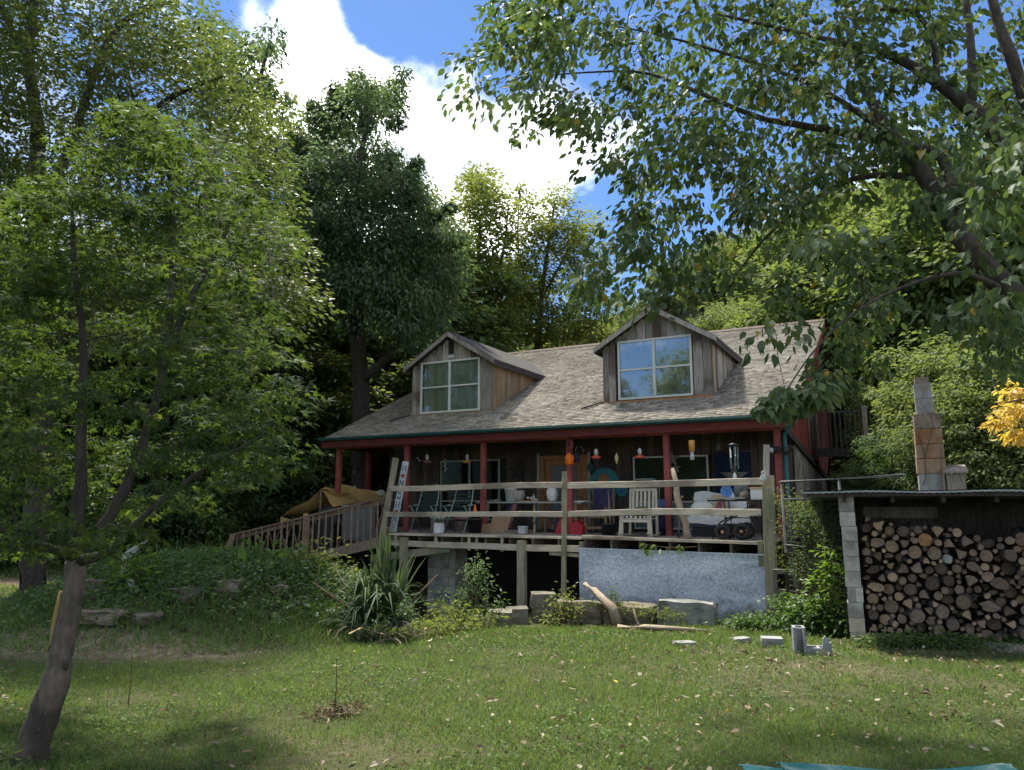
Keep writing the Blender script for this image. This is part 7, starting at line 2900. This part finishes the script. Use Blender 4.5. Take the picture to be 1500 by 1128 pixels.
make_tree('locust_tree', 'tall fine leafed tree with dark forked limbs behind the near maple', 'tree', tr, cl, .85, 95, T_RHOMB, (.09, .17), M['lf_locust'], BR, 402, droop=.25, flat=.30, sag=.3, tone=(.08, .85), loc=lb, brad=.018, holes=.05, hscale=.5)
# dark tree with spiky top
db = gp(528, 23.5, -.2)
tr = [[(db, .36), (at(530, 640, 23.4), .30), (at(528, 560, 23.4), .26), (at(520, 450, 23.2), .22), (at(515, 330, 23), .16), (at(530, 220, 23), .09), (at(550, 140, 23), .04)],
      [(at(528, 560, 23.4), .17), (at(565, 525, 23), .13), (at(600, 480, 22.8), .09), (at(640, 430, 22.5), .05)],
      [(at(524, 500, 23.3), .16), (at(470, 420, 22), .13), (at(400, 435, 21), .10), (at(340, 450, 20.5), .06)],
      [(at(518, 400, 23.1), .12), (at(460, 300, 22.5), .09), (at(440, 200, 22.2), .05)]]
Cc = [(425, 240), (448, 180), (470, 150), (492, 128), (505, 165), (522, 112), (540, 118), (548, 150), (586, 108), (578, 160), (545, 195), (575, 235), (600, 250), (625, 290), (665, 335), (668, 400), (650, 460), (600, 500), (560, 470), (500, 470), (430, 430), (400, 400), (405, 320)]
cl = crown_points(Cc, 20.5, 26, 560, np.random.default_rng(501))
spk = []
for (xa, ya, xb, yb_, Y_) in ((552, 205, 588, 106, 23), (505, 190, 524, 108, 22.5), (480, 210, 462, 150, 23), (535, 180, 546, 128, 24), (590, 270, 612, 235, 22), (630, 320, 660, 300, 22.5), (450, 240, 432, 190, 22), (498, 170, 492, 125, 23.5), (570, 240, 580, 168, 22.2), (645, 360, 672, 345, 23)):
    for k in range(7):
        f = k / 6
        spk.append(at(xa + (xb - xa) * f, ya + (yb_ - ya) * f, Y_))
crs_ = np.concatenate([np.full(len(cl), .72), np.full(len(spk), .34)])
cl = np.concatenate([cl, np.array(spk)])
make_tree('dark_tree', 'dark drooping leafed tree with a ragged spiky top left of the house', 'tree', tr, cl, crs_, 150, T_LANCE, (.12, .21), M['lf_dark'], BR, 502, droop=.8, flat=.7, sag=.4, tone=(.1, .9), loc=db, brad=.02, width=1.5, holes=.2, hscale=.5)
eb = gp(352, 27, -.2)
tr = [[(eb, .3), (at(352, 500, 27), .25), (at(360, 300, 27), .18), (at(375, 150, 27), .10), (at(395, 60, 27), .04)]]
E_ = [(300, 60), (312, 22), (345, 52), (372, 60), (408, 32), (398, 90), (412, 120), (440, 180), (450, 260), (440, 340), (300, 340)]
make_tree('dark_tree', 'dark narrow topped tree peeping over the fine leafed tree', 'tree', tr, crown_points(E_, 25, 29, 150, np.random.default_rng(511)), .75, 85, T_LANCE, (.18, .30), M['lf_dark'], BR, 512, droop=.8, flat=.7, sag=.4, tone=(.1, .9), loc=eb, brad=.02, width=1.5)
# airy yellowing trees behind the roof
yb = gp(700, 35, -.2)
tr = [[(yb, .25), (at(702, 520, 35), .2), (at(700, 400, 35), .13), (at(704, 320, 35), .06)],
      [(at(701, 470, 35), .10), (at(735, 380, 35), .06), (at(745, 300, 35), .03)]]
D_ = [(600, 360), (640, 300), (668, 290), (688, 256), (712, 250), (735, 290), (745, 340), (750, 450), (740, 520), (600, 520)]
make_tree('yellowing_tree', 'olive leafed tree standing behind the first dormer', 'tree', tr, crown_points(D_, 32, 37, 240, np.random.default_rng(601)), .95, 70, T_RHOMB, (.18, .30), M['lf_yellow'], BR, 602, droop=.3, flat=.55, tone=(.1, .7), loc=yb, brad=.018)
yb = gp(790, 36, -.2)
tr = [[(yb, .24), (at(788, 520, 36), .19), (at(795, 420, 36), .11), (at(812, 300, 36), .05)],
      [(at(792, 440, 36), .08), (at(835, 360, 36), .05), (at(850, 310, 36), .025)],
      [(at(790, 470, 36), .08), (at(760, 370, 36), .05), (at(762, 270, 36), .025)]]
D2 = [(748, 300), (762, 262), (776, 300), (800, 280), (822, 270), (846, 296), (872, 318), (884, 360), (890, 430), (880, 500), (745, 500), (740, 380)]
make_tree('yellowing_tree', 'airy yellow green tree with sky showing through between the dormers', 'tree', tr, crown_points(D2, 34, 38, 260, np.random.default_rng(611)), .8, 60, T_RHOMB, (.16, .28), M['lf_yellow'], BR, 612, droop=.3, flat=.55, tone=(.2, .85), loc=yb, brad=.016)


# woodland: a few grown prototypes, copied with a turn and a size of their own
def proto(name, label, hgt, rad, ncl, nper, cr, tmpl, size, mat, seed, droop=.3, flat=.5, low=.25, tone=(.1, .85), width=None):
    rng = np.random.default_rng(seed)
    q = rng.normal(0, 1, (ncl * 3, 3))
    q = unit(q) * rng.uniform(.45, 1, (ncl * 3, 1)) ** .6
    lump = 1 + .28 * np.sin(q[:, 0] * 3.1 + seed) * np.cos(q[:, 1] * 2.7 + q[:, 2] * 3.3)
    P = q * lump[:, None] * np.array([rad, rad, hgt * (1 - low) / 2])
    P[:, 2] += hgt * (low + (1 - low) / 2)
    P = P[:ncl]
    tr = [[((0, 0, -.3), .03 * hgt), ((.1, 0, hgt * .25), .024 * hgt), ((-.1, .1, hgt * .5), .018 * hgt), ((.1, 0, hgt * .8), .009 * hgt), ((0, 0, hgt * .95), .004 * hgt)],
          [((.05, 0, hgt * .3), .013 * hgt), ((rad * .4, .2, hgt * .5), .009 * hgt), ((rad * .7, .3, hgt * .65), .004 * hgt)],
          [((.0, 0, hgt * .35), .013 * hgt), ((-rad * .4, -.2, hgt * .55), .009 * hgt), ((-rad * .7, .1, hgt * .7), .004 * hgt)]]
    return make_tree(name, label, 'tree', tr, P, cr, nper, tmpl, size, mat, BR, seed, droop=droop, flat=flat, tone=tone, loc=(0, 0, 0), brad=.015, width=width)


PT = {}
PT['a'] = proto('woodland_tree', '', 9.0, 3.0, 120, 110, 1.0, T_RHOMB, (.20, .34), M['lf_wood'], 701)
PT['b'] = proto('woodland_tree', '', 9.0, 2.6, 110, 110, .95, T_RHOMB, (.18, .32), M['lf_yellow'], 702, tone=(.1, .8))
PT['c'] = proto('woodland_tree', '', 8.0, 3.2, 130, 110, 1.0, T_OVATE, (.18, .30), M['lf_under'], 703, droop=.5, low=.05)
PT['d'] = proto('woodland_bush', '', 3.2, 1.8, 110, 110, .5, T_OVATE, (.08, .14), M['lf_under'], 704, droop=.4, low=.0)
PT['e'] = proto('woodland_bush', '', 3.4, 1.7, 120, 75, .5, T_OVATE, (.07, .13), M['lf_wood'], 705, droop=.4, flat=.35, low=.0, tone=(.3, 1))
used = set()


def wood(kind, px, Y, s, label, group, hz=1.0):
    global used
    b = gp(px, Y, -.1)
    rz = (px * 1.7 + Y * 2.3) % 6.28
    p = PT[kind]
    if kind not in used:
        used.add(kind)
        p.location = b
        p.rotation_euler = (0, 0, rz)
        p.scale = (s, s, s * hz)
        p['label'] = label
        p['group'] = group
        return p
    return dup(p, b, rz, label, group, (s, s, s * hz))


GL, GC, GR_ = 'woodland trees behind the ramp and mound', 'hillside trees behind the house', 'woodland behind the shed and chimney'
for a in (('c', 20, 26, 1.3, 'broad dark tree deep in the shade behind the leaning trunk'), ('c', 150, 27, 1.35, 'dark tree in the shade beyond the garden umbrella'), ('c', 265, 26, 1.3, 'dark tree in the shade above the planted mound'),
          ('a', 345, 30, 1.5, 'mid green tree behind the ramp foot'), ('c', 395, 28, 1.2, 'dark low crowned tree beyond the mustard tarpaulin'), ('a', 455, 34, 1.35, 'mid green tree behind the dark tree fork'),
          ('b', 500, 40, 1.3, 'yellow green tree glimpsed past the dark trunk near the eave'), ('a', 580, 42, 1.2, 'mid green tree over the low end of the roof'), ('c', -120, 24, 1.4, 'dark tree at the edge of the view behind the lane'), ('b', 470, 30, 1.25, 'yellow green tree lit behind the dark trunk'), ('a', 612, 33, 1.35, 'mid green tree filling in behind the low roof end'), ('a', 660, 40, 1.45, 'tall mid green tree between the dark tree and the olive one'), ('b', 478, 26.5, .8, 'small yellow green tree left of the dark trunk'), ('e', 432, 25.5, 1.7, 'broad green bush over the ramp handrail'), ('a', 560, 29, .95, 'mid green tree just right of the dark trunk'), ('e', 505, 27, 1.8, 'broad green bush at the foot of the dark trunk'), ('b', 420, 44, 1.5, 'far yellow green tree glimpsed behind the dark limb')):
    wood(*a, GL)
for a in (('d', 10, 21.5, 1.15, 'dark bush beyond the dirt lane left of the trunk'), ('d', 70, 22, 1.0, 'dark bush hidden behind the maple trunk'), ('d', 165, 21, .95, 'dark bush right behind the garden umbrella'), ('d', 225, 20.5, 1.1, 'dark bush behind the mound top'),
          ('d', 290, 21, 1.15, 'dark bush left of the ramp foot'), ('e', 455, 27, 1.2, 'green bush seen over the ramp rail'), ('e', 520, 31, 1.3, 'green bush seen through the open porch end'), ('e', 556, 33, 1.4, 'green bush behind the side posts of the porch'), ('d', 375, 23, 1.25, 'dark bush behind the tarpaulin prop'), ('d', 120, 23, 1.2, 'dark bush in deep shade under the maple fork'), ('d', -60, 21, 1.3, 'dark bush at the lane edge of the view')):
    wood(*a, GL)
for a in (('b', 610, 47, .9, 'yellow green hill tree behind the first dormer peak'), ('b', 665, 50, .95, 'yellow green hill tree right of the first dormer'), ('a', 725, 49, .8, 'mid green hill tree over the left part of the ridge'), ('b', 770, 52, .85, 'yellow green hill tree below the airy tree'), ('a', 830, 50, .85, 'mid green hill tree left of the second dormer'),
          ('b', 880, 50, .8, 'yellow green hill tree against the second dormer roof'), ('a', 925, 56, .7, 'mid green hill tree behind the second dormer peak'), ('a', 1040, 50, .62, 'small mid green hill tree right of the second dormer'), ('b', 1075, 52, .72, 'yellow green hill tree above the right part of the ridge'), ('b', 1115, 49, .72, 'yellow green hill tree near the ridge end'), ('b', 1150, 48, .85, 'yellow green hill tree behind the roof corner'), ('e', 1000, 40, 1.5, 'low green hill bush just right of the second dormer peak'), ('e', 1035, 41, 1.5, 'low green hill bush over the ridge past the second dormer'), ('e', 1065, 40, 1.5, 'low green hill bush over the middle of the right ridge'), ('e', 1100, 40, 1.5, 'low green hill bush over the far ridge end'), ('e', 960, 41, 1.5, 'low green hill bush hidden by the second dormer'), ('a', 985, 56, .6, 'low mid green hill tree hidden beside the second dormer')):
    wood(*a, GC)
for a in (('a', 1205, 30, 1.05, 'mid green tree behind the stair landing'), ('b', 1250, 33, 1.0, 'yellow green tree between the landing and the chimney'), ('a', 1300, 31, 1.15, 'mid green tree left of the chimney'), ('a', 1375, 27, 1.15, 'tall mid green tree right behind the chimney'), ('a', 1440, 24, 1.1, 'tall mid green tree right of the chimney'),
          ('a', 1510, 22, 1.1, 'tall mid green tree at the frame end behind the shed'), ('b', 1340, 38, 1.2, 'yellow green tree high on the bank'), ('b', 1420, 40, 1.25, 'yellow green tree high behind the leaning limb'), ('b', 1240, 44, 1.1, 'far yellow green tree over the landing'), ('a', 1590, 28, 1.3, 'mid green tree outside the end of the shed'), ('b', 1190, 46, .9, 'far yellow green tree beside the roof end')):
    wood(*a, GR_)
for a in (('e', 1335, 18.5, .6, 'leafy bush left of the chimney foot'), ('e', 1262, 27.5, .9, 'leafy bush below the landing post'), ('e', 1430, 17.2, 1.0, 'leafy bush right of the lidded box'), ('e', 1480, 16.2, .95, 'leafy bush behind the block on the shed roof'), ('e', 1350, 20.5, 1.0, 'leafy bush hidden behind the chimney'), ('e', 1390, 19.0, 1.2, 'leafy bush right behind the chimney'),
          ('d', 1315, 17.0, .55, 'low dark bush at the chimney foot'), ('d', 1232, 26.5, .8, 'dark bush under the landing'), ('e', 1450, 19.5, 1.35, 'tall leafy bush under the golden branch'), ('e', 1540, 16.5, 1.2, 'leafy bush past the end of the shed'), ('d', 1275, 17.2, .38, 'low dark bush behind the shed roof corner')):
    wood(*a, GR_)
# golden bough
gb = gp(1530, 12.5, 0)
tr = [[(gb, .06), (at(1535, 650, 12.5), .045), (at(1515, 590, 12.4), .03), (at(1470, 590, 12.3), .012)]]
Gp = [(1452, 632), (1470, 600), (1490, 590), (1478, 565), (1500, 550), (1560, 560), (1570, 680), (1520, 660), (1495, 640), (1470, 636)]
make_tree('golden_shrub', 'golden yellow leafed shrub above the end of the shed roof', 'shrub', tr, crown_points(Gp, 12, 13, 26, np.random.default_rng(801)), .26, 45, T_OVATE, (.08, .14), M['lf_gold'], M['twig_dark'], 802, droop=.5, loc=gb, brad=.01)

# trees across the lane behind the viewpoint: they stand in the dormer panes
for k, (x, y, sc_) in enumerate(((-16, -10, 1.25), (-22, -13, 1.4), (-29, -8, 1.3))):
    dup(PT['a'], (x, y, g1(x, y)), k * 1.7, ('tree', 'second tree', 'third tree')[k] + ' across the lane that the dormer panes mirror', 'trees mirrored in the dormer panes', (sc_, sc_, sc_))
